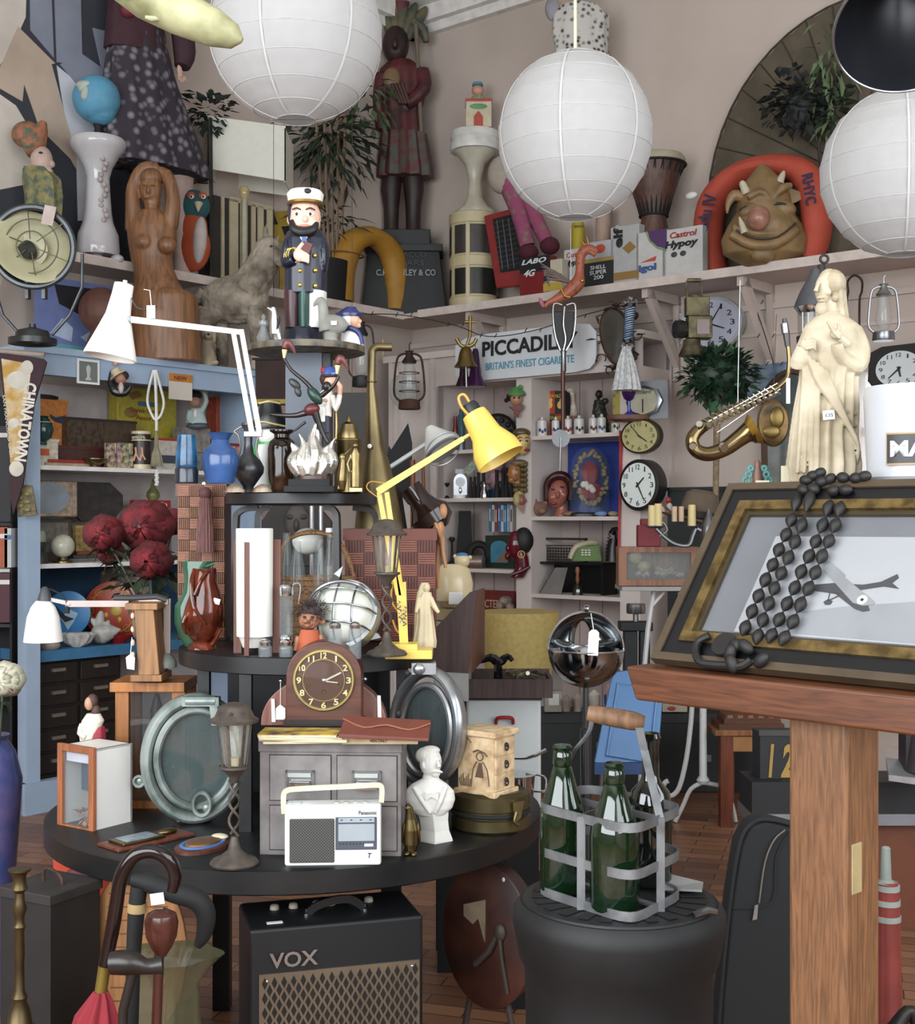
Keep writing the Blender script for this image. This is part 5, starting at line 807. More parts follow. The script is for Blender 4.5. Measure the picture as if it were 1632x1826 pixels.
# --- masks down the middle upright (front b = BF)
def MT(name, lab, px, py, **k): return T(name, lab, 'mask', px, py, YR(px, BF)-.045, **k)
MT('green_hat_wall_mask', 'small grinning painted head with a green bobble hat and red scarf on the cupboard upright', 923, 742)
fc = P('face', m('b8845c', .4), [ell(921, 712, 11, 12, 10)]); P('hat', m('4c8a42', .5), [lathe(922, [(706, 15), (702, 16), (696, 11), (690, 4)], sd=.8), ell(928, 690, 4, 4, 4)]); P('scarf', m('6c1a22', .5), [prism([(908, 726), (920, 722), (934, 722), (933, 730), (926, 734), (924, 744), (918, 744), (916, 732)], -8, 4)]); P('lower_knob', m('8a4a3a', .5), [ell(922, 737, 4, 5, 5, d=-6)])
for x in (917, 925): P('eye', INK, [ell(x, 710, 2, 2, 1, d=-10)], fc)
MT('glossy_lady_wall_mask', 'glossy cream lady face mask with red lips and brown hair on the cupboard upright', 931, 815)
fc = P('face', m('c9a868', .12, n=.05), [ell(932, 790, 14, 22, 13, d=-2), ell(938, 794, 3, 6, 5, d=-13)], rem=1, sm=3); P('lips', m('8a1616', .2), [ell(939, 803, 6, 2.5, 3, d=-11)]); P('hair', m('5a4a30', .3, n=.2), [ell(930, 772, 16, 9, 12), ell(915, 802, 9, 14, 8), ell(914, 785, 6, 12, 8)])
for x in (927, 939): P('eyebrow', m('4a3a22'), [tube([(x-4, 783, -13), (x, 780, -14), (x+4, 782, -13)], .9, 5)], fc); P('eye', INK, [ell(x, 787, 3, 1.3, 1, d=-14)], fc)
MT('braided_wall_mask', 'tan lady profile mask with wavy braided brown hair below the glossy one', 926, 872)
P('face', m('9c6030', .3, n=.05), [ell(918, 843, 12, 18, 9), ell(908, 846, 4, 4, 4), ell(912, 856, 6, 6, 6), ell(922, 860, 8, 10, 7)], rem=1, sm=2); P('hair', m('6b5a34', .4, n=.3), [ell(930-(j == 0)*6+i*.0+j*5-4, 829+i*9, 5.5, 5, 9) for i in range(6) for j in range(3)]+[ell(926, 826, 16, 7, 9)])
MT('blond_wall_mask', 'small pinkish lady profile mask with blond hair below the braided one', 928, 914)
P('face', m('8a5040', .4), [ell(930, 892, 7, 11, 6), ell(937, 893, 2.5, 3, 3), prism([(926, 900), (934, 900), (932, 916), (922, 902)], -3, 3)]); P('hair', m('b8a468', .5, n=.2), [ell(922, 890, 7, 13, 7), ell(926, 880, 8, 5, 7)])
MT('dark_red_wall_head', 'dark red African-style profile head with curly black hair and a gold hoop earring', 925, 1032)
P('face', m('5e0c1c', .15, n=.1), [ell(920, 972, 15, 26, 12), ell(906, 978, 5, 7, 6), ell(905, 992, 5, 7, 6), loft([(1030, 922, 12, 0, 9), (1012, 932, 13, 0, 10), (995, 930, 13, 0, 10), (980, 926, 12, 0, 9)])], rem=1.2, sm=2); P('hair', m('17181a', .6, n=.3, sc_=60), [ell(934, 964, 18, 24, 15)]); P('earring', GOLD, [ring(929, 988, 6, 1, d=-15)]); P('collar', m('4a0e18', .3), [tube([(912, 1024, -10), (928, 1018, -14), (944, 1010, -8)], 3, 8)])
# --- right bay
for i, (x, c, h2) in enumerate(((980, 'b3341f', 'orange-red bulb box lettered MAZDA with a yellow hen, leftmost of the two'), (999, '1f2a20', 'dark green bulb box lettered MAZDA behind the shooting stick'))):
    RT('light_bulb_box', h2, 'box', x, 772, R1, .16, rz='R', g='light bulb boxes in the top right cupboard bay'); cur['py'] = PY(R1, cur['Y'])
    P('box_body', m(c, .5), [box(x-9, x+9, 697, cur['py'], 0, 18)]); P('lettering', m('d8b440', .5), [txt('MAZDA', x-8, x+8, 703, 709, -.8)]); P('hen_print', m('d6b860', .5), [ell(x, 722, 5, 7, .8), ell(x+2, 714, 3, 4, .8)]); P('lower_band', m('1f3a24' if i == 0 else '9a2a1c', .5), [box(x-9.2, x+9.2, 738, 752, -.4, 0)]); P('lettering', m('c2b040', .5), [txt('MAZDA', x-8, x+8, 742, 748, -1)])
RS('white_deer_figurine', 'slim white and brown long-necked deer figurine in the top right cupboard bay', 'figurine', 1022, 772, m('bdb4a4', .3, n=.35, sc_=14, h2='6a4030'), [loft([(768, 1024, 11, 0, 9), (745, 1024, 9, 0, 8), (728, 1024, 7, 0, 6), (705, 1022, 4, 0, 4), (695, 1021, 5, -1, 5)]), ell(1018, 690, 8, 5, 5), tube([(1026, 690, 0, 2.5), (1028, 680, 0, 1)], 2, 6)], R1, .2, rem=1)
RS('dark_seated_figurine', 'dark bronze seated robed figurine in the top right cupboard bay', 'figurine', 1070, 772, m('34342f', .5, .4, n=.3, sc_=30), [loft([(770, 1068, 19, 0, 14), (745, 1070, 15, 0, 12), (725, 1069, 12, 0, 10), (710, 1068, 8, 0, 8)]), ell(1068, 700, 7, 8, 7), ell(1080, 712, 6, 6, 6)], R1, .2, rem=1.2, disp=3)
jar_l = ['first blue-patterned lidded spice jar at the left end of the row', 'second blue-patterned spice jar, half behind the shooting stick', 'spice jar with red and green flowers just right of the shooting stick', 'widest spice jar with a dark flower sprig, fourth in the row', 'spice jar with a brown fruit pattern, fifth in the row', 'spice jar with a blue and yellow pattern, sixth in the row', 'low cream jar without a lid at the right end of the row']
for i, (x, w, y0) in enumerate(((967, 9, 752), (991, 7, 752), (1013, 8, 750), (1033, 9.5, 749), (1058, 8, 748), (1073, 8, 747), (1100, 10, 755))):
    RT('spice_jar', jar_l[i], 'jar', x, 773, R1, .29, g='white lidded spice jars'); cur['py'] = yb = PY(R1, cur['Y'])
    P('jar_body', m('cfccc6', .25), [lathe(x, [(yb, w*.95), (yb-2, w), (y0+2, w), (y0, w)])]); P('flower_print', m(('2e3f78', '2e3f78', '8a2c24', '2b2f2c', '6a3a24', '3c5c84', '4a5a44')[i], .4), [ell(x+q*w*.5, yb-8-abs(q)*3, 2.4, 3.2, 2, d=-w*.92) for q in (-1, 0, 1)])
    if i < 6: P('lid', m('d4d1cb', .25), [lathe(x, [(y0, w*.95), (y0-2, w*.9), (y0-4, 2.5), (y0-7, 2.8), (y0-9, 1)])])
RS('yellow_jigsaw_box', 'yellow and multicoloured flat picture box at the right of the top right bay', 'box', 1104, 772, m('b8a84a', .6, 0, 'vor', sc_=30, h2='6a7a68'), [box(1094, 1120, 694, 760, 0, 6)], R1, .14, rz='R')
RT('framed_dark_picture', 'small dark brown hanging plate in the middle right cupboard bay', 'picture', 965, 855, None, .06, rz='R'); P('board', m('2c1c16', .6, n=.2), [box(953, 977, 798, 854, 0, 4)])
P('cord', BLACK, [tube([(965, 798, 1), (965, 794, 1)], .6, 4)])
RT('lady_head_vase', 'large glazed lady head with dark red hair in the middle right cupboard bay', 'head', 998, 918, R2, .22)
fc = P('face', m('9c5a4a', .15, n=.05), [ell(995, 878, 18, 26, 16, d=-3, rot=12), ell(993, 880, 3.5, 7, 5, d=-18), ell(985, 884, 7, 6, 5, d=-13), ell(1004, 880, 6, 6, 5, d=-13), loft([(918, 1004, 18, 0, 12), (905, 1002, 10, 0, 9), (895, 1000, 9, 0, 8)])], rem=1.2, sm=3); P('hair', m('3e1414', .25, n=.2), [tube([(975, 890, 2, 6), (976, 860, 0, 7), (990, 846, -4, 8), (1008, 848, -2, 9), (1018, 866, 0, 8), (1016, 890, 2, 7)], 7, 10, sm=4)], rem=1.2); P('lips', m('96202a', .15), [ell(987, 895, 6, 2.5, 3, d=-15)])
for x, y in ((985, 870), (1001, 866)): P('eye', INK, [tf(ell(x, y, 4, 1.3, 1.5, d=-17), x, y, -17, rz=-10)], fc)
RS('terracotta_pig_head', 'rough terracotta snouted animal head at the left of the same shelf', 'ornament', 962, 918, m('8a6250', .8, n=.2), [ell(962, 904, 15, 13, 12), ell(954, 890, 4, 7, 3, rot=-15), ell(974, 892, 4, 7, 3, rot=15), ell(966, 908, 8, 6, 8, d=-9)], R2, .28, rem=1.1)
RS('blue_fabric_panel', 'bright deep blue cloth backing hung behind the glass dome', 'cloth', 1062, 915, m('1c3a96', .7, n=.15), [box(1016, 1118, 782, 916, 0, 2)], R2, .05, rz='R')
RT('flower_glass_dome', 'glass dome over a wreath of dried gold flowers around a red velvet centre', 'glass dome', 1052, 915, R2, .22)
P('base', BLACK, [lathe(1052, [(916, 42), (910, 42), (908, 38)], sd=.5)]); P('dome_glass', glassm('9fb0c4', .03, .06), [lathe(1052, [(908, 36), (840, 36), (812, 32), (798, 22), (791, 8), (790, 2)], sd=.55)]); P('velvet', m('7c0f18', .9), [ell(1052, 838, 16, 22, 8), ell(1054, 870, 22, 16, 8)]); R = random.Random(2)
P('dried_flowers', m('8a7a4a', .6, n=.3), [ell(1053+28*cos(a)*R.uniform(.85, 1.1), 846+44*sin(a)*R.uniform(.9, 1.1), R.uniform(3, 6), R.uniform(3, 5), 3, d=-6+R.uniform(-3, 3), n=6, k=4) for a in [i*pi/24 for i in range(48)]]); P('white_roses', m('c9c4b4', .7), [ell(1040+i*8-(i > 2)*20, 858+(i % 3)*5, 6, 6, 4, d=-12, n=8, k=5) for i in range(5)])
for i, (x, w, c, l) in enumerate(((1015, 14, '8a5a44', 'small terracotta bird ornament lying at the shelf edge'), (1072, 12, '6a86b4', 'small pale blue dish near the glass dome base'), (1094, 10, '9a8464', 'small tan shell fragment at the right end of the shelf'))):
    RS('small_trinket', l, 'ornament', x, 919, m(c, .5, n=.2), [ell(x, 914, w, 5, 6)], R2, .31)
RT('wooden_abacus', 'dark wooden abacus lying against the wall on the third right cupboard shelf', 'abacus', 998, 1000, R3+.165, .2, rz='R'); cur['py'] = 1003
P('frame', m('2c241e', .5), [box(958, 1042, 955, 959, 0, 4), box(958, 1042, 997, 1001, 0, 4), box(958, 961, 955, 1001, 0, 4), box(1039, 1042, 955, 1001, 0, 4), box(958, 1042, 968, 970, 0, 4)]); P('beads', m('34302c', .4), [lathe(963+i*4.6, [(972+j*5, 1), (974+j*5, 2.1), (976+j*5, 1)], n=8, d=2) for i in range(17) for j in range(5)])
RT('black_open_case', 'black open-fronted box holding the stapler and bell on the third right cupboard shelf', 'box', 1016, 1060, R3, .2, rz='R'); cur['py'] = yb = PY(R3, cur['Y'])
P('case', BLACK, [box(962, 1078, 1002, 1006, -18, 30), box(962, 966, 1002, yb, -14, 30), box(1074, 1078, 1002, yb, -14, 30), box(962, 1078, 1002, yb, 26, 30)])
RT('green_telephone', 'avocado green and cream push-button telephone on the black box', 'telephone', 1044, 1001, Z(1001, YR(1044, .24)), .24)
P('body', m('5a7a34', .4), [hexa([(1020, 1000, -12), (1072, 1000, -12), (1068, 972, -4), (1030, 976, -4)], [(1020, 1000, 12), (1072, 1000, 12), (1068, 972, 12), (1030, 976, 12)])]); P('handset', m('b3ac8c', .4), [tube([(1016, 996, -8, 5), (1026, 976, -6, 5), (1050, 968, 0, 5), (1064, 968, 4, 5)], 5, 8, sm=3)]); P('buttons', WHITE, [box(1036+i*6, 1040+i*6, 980+j*4, 982+j*4, -10, -6) for i in range(3) for j in range(3)])
RT('black_telephone', 'black telephone with a coiled cord at the right of the green one', 'telephone', 1094, 1001, Z(1001, YR(1094, .24)), .24)
P('body', BLACK, [loft([(1001, 1094, 15, 0, 12), (975, 1094, 12, 0, 10), (960, 1096, 9, 0, 8)])]); P('handset', BLACK, [tube([(1090, 952, 0, 6), (1098, 942, 0, 4), (1102, 965, 0, 6)], 5, 8, sm=3)]); P('coiled_cord', MATT, [tube([(1078+2.5*cos(j*1.5)+(10-j*.3 if j < 20 else 4), 950+j*1.5, 2.5*sin(j*1.5)) for j in range(34)], .8, 5)])
RS('metal_stapler_machine', 'grey metal desk calculator sloping inside the black box', 'machine', 985, 1060, m('5c5650', .5, .5), [hexa([(962, 1060, -14), (1000, 1060, -14), (1012, 1014, -8), (990, 1014, -8)], [(962, 1060, 6), (1000, 1060, 6), (1012, 1014, 6), (990, 1014, 6)])], R3, .24)
RT('hand_bell', 'small dark hand bell with a turned wooden handle inside the black box', 'bell', 1030, 1062, R3, .28)
P('bell', m('3c4038', .4, .7), [lathe(1030, [(1063, 10), (1058, 9), (1048, 7), (1042, 3)])]); P('handle', m('8a5026', .4), [lathe(1030, [(1042, 2), (1034, 4), (1026, 2.5), (1018, 4.5), (1012, 3)])]); P('price_sticker', WHITE, [box(1027, 1033, 1052, 1057, -9.5, -8)])
# --- clocks, barometer and glass on the right part of the cupboard
def clock(name, lab, px, py, R_, Y, rz, face, rimc, hands, numc='23262a', rimw=.1, nums=12, xs=0, depth=None, case=None, tilt=0):
    T(name, lab, 'clock', px, py, Y, rz=rz, xs=xs); dp = depth or R_*.35; fo = -.06*(dp+2)
    P('case', rimc, case or [rev((px, py, dp), (px, py, -2), [(0, R_*.92), (.2, R_), (1, R_), (1.05, R_*(1-rimw))], n=48)])
    P('dial', face, [rev((px, py, -1+fo), (px, py, -2+fo), [(0, R_*(1-rimw)), (1, R_*(1-rimw))], n=40)])
    nm = m(numc, .5); P('numerals', nm, [num(i, px+R_*.7*sin(i*pi/6), py-R_*.7*cos(i*pi/6), R_*.075, R_*.1, -2.2+fo) for i in range(12)])
    for k, (ang, ln, w) in enumerate(hands):
        a = rad(ang); c, s = cos(a), sin(a); P('clock_hand', nm, [hexa([(px+u*s+v*c, py-u*c+v*s, -2.8+fo) for u, v in ((-R_*.12, -w), (-R_*.12, w), (ln*R_, w*.6), (ln*R_, -w*.6))], [(px+u*s+v*c, py-u*c+v*s, -2.4+fo) for u, v in ((-R_*.12, -w), (-R_*.12, w), (ln*R_, w*.6), (ln*R_, -w*.6))])])
clock('brass_wall_clock', 'round brass-faced wall clock above the black one', 1142, 778, 31, YR(1142, BF+.05), 'R', m('bcb47c', .35, .25, n=.06), m('3c3418', .4, .5), [(130, .5, 1.5), (325, .75, 1)], '4a4420', depth=16)
clock('black_wall_clock', 'round white-faced wall clock in a deep black case reading about twenty-five past one', 1140, 865, 46, YR(1140, BF+.08), RR*1.1, m('d3dbd6', .4, n=0), m('1b1918', .35), [(47, .42, 2), (152, .62, 1.6)], xs=.93, depth=30, rimw=.14)
RT('octagonal_barometer', 'octagonal silver barometer mounted on a grey painted board', 'barometer', 1156, 748, None, BF+.03, rz='R')
P('board', m('85898f', .6), [box(1128, 1187, 679, 748, 0, 4)]); P('case', STEEL, [rev((1152, 716, 0), (1152, 716, -8), [(0, 29), (.8, 29), (1, 26)], n=8)]); P('dial', m('bcb9a0', .35, .3), [rev((1152, 716, -8), (1152, 716, -9), [(0, 24), (1, 24)], n=8)]); P('needle', INK, [box(1151, 1152.5, 712, 736, -10, -9)]); P('lettering', m('4a4a40'), [txt('STORMY', 1140, 1166, 698, 703, -9.4)])
RS('carved_wall_bracket', 'carved brown wooden shelf bracket under the purple goblet', 'shelf', 1124, 756, m('6a4434', .5, n=.2), [lathe(1124, [(752, 28), (748, 40), (741, 42), (740, 40)], sd=.5)], None, BF+.07)
RT('purple_glass_goblet', 'deep purple and clear stemmed glass goblet on the carved bracket', 'goblet', 1122, 741, Z(740, YR(1124, BF+.07)), BF+.06)
P('bowl', m('3a1456', .05), [lathe(1122, [(716, 3), (712, 9), (702, 13), (696, 13), (697, 11), (710, 6)])]); P('stem', m('2c2ca0', .05), [lathe(1122, [(741, 9), (738, 8), (734, 3), (716, 3)])])
RS('red_fabric_banner', 'narrow red and white ribbon hanging down the right cupboard upright', 'ribbon', 1106, 990, m('a8222a', .7, n=.05), [prism([(1104, 768), (1112, 768), (1108, 860), (1106, 985), (1101, 985), (1104, 860)], -2, 0)], None, BF+.01)
# --- sign and hanging things above the cupboard
zsg = YR(930, BF+.06)
RT('cigarette_sign', 'white enamel sign with rounded ends reading PICCADILLY, BRITAIN\'S FINEST CIGARETTE', 'sign', 930, 668, None, BF+.05, rz='R')
P('plate', m('ced3d6', .35, n=.02), [prism([(812, 604), (830, 592), (870, 588), (1020, 588), (1042, 592), (1052, 606), (1052, 656), (1042, 668), (1020, 672), (850, 672), (822, 668), (812, 656)], 0, 3)])
P('lettering', m('23262c', .5), [txt('PICCADILLY', 862, 1024, 602, 630, -.8, bold=.03)], label='dark serif lettering'); P('lettering', m('4f98b4', .5), [txt("BRITAIN'S FINEST CIGARETTE", 868, 1018, 641, 655, -.8, bold=.01)], label='pale blue lettering')
RT('iron_leaf_mirror', 'oval mirror in a scrolled wrought-iron vine frame hanging above the cupboard', 'mirror', 1097, 664, None, BF+.04, rz='R')
VI = m('4a3428', .6, .4, n=.3); P('frame_ring', VI, [tf(ring(1100, 602, 24, 2.5, ry=54, n=40), 1100, 602, 0, rz=12)]); P('mirror_glass', m('5c5850', .15, .3), [tf(rev((1100, 602, 0), (1100, 602, -1), [(0, 23), (1, 23)], n=36, sy=2.3), 1100, 602, 0, rz=12)])
P('iron_leaves', VI, [leaf((1100+32*cos(a), 602+62*sin(a), -2), (cos(a*3), sin(a*3), -.2), 16, 6) for a in [i*pi/7 for i in range(14)]], solid=1); P('iron_scrolls', VI, [ring(1100+32*cos(a), 602+60*sin(a), 8, 1, n=14, a0=a, a1=a+4.5) for a in [i*pi/5 for i in range(10)]])
T('shooting_stick', 'folding shooting stick with a dark leather and chrome seat hanging by its wrist loops', 'stick', 1004, 805, YR(1004, .62))
P('seat_leather', m('1c1a1a', .5), [prism([(987, 556), (1024, 556), (1022, 590), (1014, 622), (1004, 628), (994, 622), (986, 590)], -6, 4)], bev=2)
for q in (-1, 1): P('seat_frame', CHROME, [tube([(1006+q*4, 545, -6), (1006+q*18, 543, -6), (1006+q*20, 565, -6), (1006+q*16, 600, -6), (1004+q*5, 626, -6)], 2, 8, sm=4)])
P('seat_frame', CHROME, [tube([(1006, 548, -9), (1004, 580, -9), (1008, 605, -9), (1004, 626, -9)], 2, 8, sm=4)]); P('collar', STEEL, [lathe(1005, [(622, 7), (632, 4.5), (662, 5), (664, 4)])]); P('shaft', m('55251c', .35), [lathe(1004, [(662, 4), (768, 3.5)])]); P('disc', m('8a8c90', .5, .4), [rev((1000, 782, -3), (1000, 782, 0), [(0, 16), (1, 16)])]); P('spike', STEEL, [tube([(1000, 780, -5, 1.6), (998, 840, -5, .8)], 1.5, 6)])
T('hanging_brass_bell', 'brass bell with an anchor-shaped bracket hanging in front of the cigarette sign', 'bell', 832, 655, YR(832, .62))
BB2 = m('8c7440', .35, .9, n=.1); P('bell', BB2, [lathe(831, [(655, 21), (652, 20), (645, 15), (630, 12), (622, 9), (617, 3)])]); P('anchor', BB2, [tube([(839, 565), (838, 600), (832, 618)], 3, 8), tube([(814, 604), (822, 616), (832, 618), (844, 614), (850, 604)], 3.5, 8, sm=3), ring(839, 566, 4, 1.3), tube([(829, 574), (849, 574)], 2, 6)]); P('bell_rope', WHITE, [tube([(831, 650), (832, 690)], 1.3, 6)])
for i, (x, y0, y1, l) in enumerate(((848, 622, 690, 'larger purple glass bell hanging behind the brass bell'), (831, 640, 690, 'slimmer dark purple glass bell hanging further left'))):
    S('purple_glass_bell', l, 'bell', x, y1, YR(x, .5+.02*i), m('3a1440' if i == 0 else '2c1024', .2), [lathe(x+i*-4, [(y1, 20-i*5), (y1-4, 19-i*5), (y1-20, 11-i*3), (y0+6, 6), (y0, 4)]), tube([(x-i*4, y0, 0), (x-i*4-1, y0-20, 0)], .6, 4)], g='purple glass bells')
def hurricane(lab, x, y0, y1, w, Y, mt, mt2, cage=True):
    T('hurricane_lantern', lab, 'lantern', x, y1, Y); h_ = y1-y0
    P('tank', mt2, [lathe(x, [(y1, w*.62), (y1-2, w*.66), (y1-h_*.15, w*.62), (y1-h_*.17, w*.3)])]); P('chimney', mt, [lathe(x, [(y0+h_*.24, w*.4), (y0+h_*.21, w*.45), (y0+h_*.12, w*.22), (y0+h_*.05, w*.2), (y0+h_*.04, w*.3)])])
    P('globe_glass', glassm('aab0ae', .04, .3), [lathe(x, [(y1-h_*.2, w*.3), (y1-h_*.35, w*.5), (y0+h_*.35, w*.36), (y0+h_*.24, w*.3)])])
    for q in (-1, 1): P('side_tube', mt, [tube([(x+q*w*.45, y1-h_*.12), (x+q*w*.85, y1-h_*.22), (x+q*w*.9, y1-h_*.4), (x+q*w*.75, y0+h_*.2), (x+q*w*.5, y0+h_*.1), (x+q*w*.15, y0+h_*.08)], w*.07, 8, sm=4)])
    if cage: P('wire_guard', mt, [ring(x, y0+h_*t, w*.6, .8, ax='z') for t in (.4, .55, .7)])
    P('hanging_hook', mt, [tube([(x, y0+h_*.06), (x, y0-8), (x+3, y0-12)], 1, 5)])
RU = m('4a342a', .7, .4, n=.35, sc_=30)
hurricane('rusty hurricane lantern with a wire guard hanging left of the cupboard', 730, 622, 730, 30, YR(730, .75), RU, m('5a3a2c', .8, .3, n=.3))
hurricane('dark hurricane lantern half hidden behind the tall brass horn', 645, 570, 690, 26, 6.4, m('26282a', .5, .5), m('26282a', .5, .5), False)
S('white_enamel_lampshade', 'round white enamel lampshade hanging on the wall behind the rusty lantern', 'lampshade', 712, 728, YL(712, .2)-.3, m('c6c4be', .3), [rev((712, 698, 4), (720, 698, -4), [(0, 10), (.4, 28), (1, 31)], n=32)])
# white anglepoise shade behind the yellow one
T('grey_white_desk_lamp', 'chipped white desk lamp head with a silver inside, behind the yellow lamp arm', 'lamp', 740, 850, 3.9)
P('shade', m('c2c2be', .4, n=.1), [rev((765, 762, 10), (790, 800, -6), [(0, 8), (.3, 17), (.6, 26), (1, 36), (1.0, 34)], n=36)]); P('inside', m('85878a', .3, .6), [rev((783, 790, -2), (793, 804, -8), [(0, 20), (1, 34), (1.02, 33), (.2, 12)], n=36)]); P('rim', m('b0b2b4', .3, .6), [tf(ring(791, 801, 35, 1.2, d=-7, n=40), 791, 801, -7, rz=0, rx=-40, ry=30)]); P('arm', m('b5b7b4', .4), [tube([(762, 790), (688, 838)], 4, 6), tube([(688, 838), (700, 1000)], 3, 6)])
S('black_folded_umbrella', 'black folded fabric fan-like umbrella propped left of the cupboard', 'umbrella', 715, 900, YR(700, .5)-.25, m('141518', .7), [prism([(728, 755), (735, 790), (734, 900), (728, 900), (690, 850), (688, 825), (694, 795), (698, 802)], -6, 6)])
for i, (x, l) in enumerate(((738, 'upper orange-brown wooden rifle stock leaning left of the cupboard'), (756, 'thin reddish wooden rack leg leaning left of the cupboard'))):
    S('leaning_wooden_pole', l, 'pole', x, 1100, YR(740, .75)+.1*i, m('8a4c26', .5, 0, 'woodz'), [tube([(x-2, 820, 0, 3+2*(1-i)), (x+8*i, 1120, 0, 5)], 5, 8)], g='leaning wooden poles')
clock('white_wall_clock', 'large white round wall clock with big black numerals behind the brass carriage lamp', 1268, 578, 48, YR(1268, .06), 'R', m('c3cade', .4, n=0), m('bdbfc2', .4), [(28, .75, 1.2), (115, .5, 1.6)], '22262e', rimw=.1, depth=14)
clock('black_square_wall_clock', 'black rounded-square wall clock at the right edge above the ice bucket', 1604, 658, 36, YR(1604, .06), 'R', m('c9d0d0', .3, n=0), BLACK, [(222, .6, 1.6), (170, .4, 2)], '2a2c2e', case=[prism([(1562, 626), (1580, 616), (1632, 614), (1652, 624), (1654, 672), (1644, 692), (1604, 696), (1568, 690), (1560, 676)], -2, 12)])
T('brass_carriage_lamp', 'old brass carriage lamp with a side lens hanging by its handle', 'lamp', 1237, 635, YR(1237, .45))
CB = m('6e6648', .5, .6, n=.4, sc_=20)
P('body', CB, [box(1225, 1268, 565, 605, -16, 16), box(1222, 1264, 530, 565, -12, 12)], bev=2); P('chimney', CB, [lathe(1240, [(532, 12), (528, 13), (526, 8)])]); P('font', CB, [lathe(1234, [(635, 24), (632, 23), (615, 16), (606, 15)])]); P('lens', m('2c2c2a', .1), [rev((1224, 588, 0), (1204, 588, -6), [(0, 14), (.5, 17), (1, 16)])]); P('red_lens', m('6a3a30', .15), [box(1240, 1262, 572, 598, -18, -15)]); P('handle', CB, [tube([(1226, 530), (1224, 502), (1236, 498), (1250, 502), (1252, 530)], 1.5, 6, sm=2), tube([(1226, 500), (1250, 500)], 4, 8)])
# rope-handled tassel mop
T('white_tassel', 'thick white tassel with a blue and white striped handle hanging from the high shelf', 'tassel', 1118, 696, YR(1118, .5))
P('skirt', m('c9cbcc', .7, n=.25, sc_=60), [loft([(696, 1118, 24, 0, 18), (680, 1118, 21, 0, 17), (650, 1117, 15, 0, 12), (625, 1117, 8, 0, 7), (618, 1118, 6, 0, 6)], fold=.12, fk=14, n=84)], disp=0); P('handle', m('c4cdd4', .4), [rev((1120, 606, 0), (1124, 546, 0), [(0, 8), (1, 9)])]); P('stripes', m('2a4a6c', .4), [tube([(1120+j*.07+8.6*cos(j*.55+o), 606-j*1.05, 8.6*sin(j*.55+o)) for j in range(56)], 1.6, 5) for o in (0, 2.1, 4.2)])
P('collar', BLACK, [lathe(1119, [(612, 9), (606, 9)]), lathe(1124, [(548, 10), (541, 10)])]); P('ruffle', m('d0d0cc', .8, n=.2), [foliage(1119, 615, 9, 5, 8, 60, 6, 2, hollow=.6, seed=2), foliage(1125, 538, 10, 5, 8, 60, 6, 2, hollow=.6, seed=3)])
# topiary
T('topiary_tree', 'potted topiary ball tree with dense dark green leaves and a bare pale trunk', 'tree', 1280, 1180, YR(1280, .42), z=0)
cur['py'] = yb = PY(0, cur['Y'])
P('leaves', m('24432c', .5, n=.35, sc_=20), [foliage(1283, 668, 62, 48, 50, 520, 20, 6.5, hollow=.55, droop=.15, seed=21), ell(1283, 668, 48, 34, 34)]); P('leaves', m('3f6a44', .5), [foliage(1283, 676, 68, 48, 56, 60, 22, 7, hollow=.95, droop=.2, seed=22)], label='lighter green outer leaves'); P('trunk', m('8a7358', .8, n=.3, sc_=30), [tube([(1284, 700, 0, 9), (1280, 740, 0, 7), (1277, 860, 0, 5.5), (1274, yb-60, 0, 5)], 6, 8, sm=3)]); P('pot', m('4a3c34', .7), [lathe(1276, [(yb, 26), (yb-60, 36), (yb-66, 36), (yb-66, 30), (yb-58, 28)])])
# saxophone hanging
T('saxophone', 'brass saxophone hanging diagonally beside the plaster figure', 'saxophone', 1320, 800, 3.3)
SX = m('7c6a46', .22, .95, n=.2, sc_=10)
bd = P('body', SX, [tube([(1390, 690, 0, 5), (1340, 716, 0, 8), (1290, 740, 0, 10), (1252, 762, 0, 11), (1235, 782, -2, 12), (1240, 802, -3, 12.5), (1262, 810, -5, 13), (1292, 800, -6, 14), (1316, 783, -7, 15.5), (1330, 773, -8, 18), (1339, 769, -9, 24)], 10, 16, sm=6)])
P('bell_rim', GOLD, [rev((1334, 772, -9), (1345, 766, -10), [(0, 20), (.6, 26), (1, 30)], caps=False)], bd); P('neck', SX, [tube([(1388, 690, 0, 6), (1402, 676, 0, 5), (1407, 655, 0, 4), (1407, 630, 0, 4), (1403, 600, 0, 4)], 4.5, 10, sm=4)]); P('mouthpiece', m('3c3230', .35), [tube([(1405, 618, 0, 5), (1402, 592, 0, 6.5), (1399, 568, 0, 4)], 5, 10)]); P('ligature', STEEL, [tube([(1401, 594), (1399, 577)], 7, 10)])
R = random.Random(5); kz = []
for i in range(13):
    u = i/12; x, y = 1258+u*120, 756-u*58
    kz += [rev((x+3, y+3, -14+5*u), (x+4, y+6, -19+6*u), [(0, 6.5-u*2.5), (.8, 6.5-u*2.5), (1, 3)], n=12), tube([(x-6, y-9, -6), (x+2, y-2, -15+5*u), (x+12, y+6, -10)], 1.2, 5, sm=2)]
P('keys', m('b6b3a4', .2, .95), kz+[tube([(1262, 752, -10), (1385, 684, -5)], 1.2, 6), tube([(1276, 772, -15), (1390, 694, -6)], 1.1, 6), tube([(1255, 760, -12), (1370, 700, -8)], 1.1, 6), rev((1285, 798, -20), (1287, 800, -25), [(0, 9), (1, 8)]), rev((1246, 760, -11), (1244, 757, -17), [(0, 7), (1, 6)]), rev((1234, 795, -13), (1232, 797, -19), [(0, 7), (1, 6)])], bd)
P('tag', TAG, [box(1401, 1408, 675, 720, -5, -4.5)]); P('hanging_chain', STEEL, [tube([(1316, 725, 0), (1316, 692, 0), (1320, 500, 0)], 1, 5)])
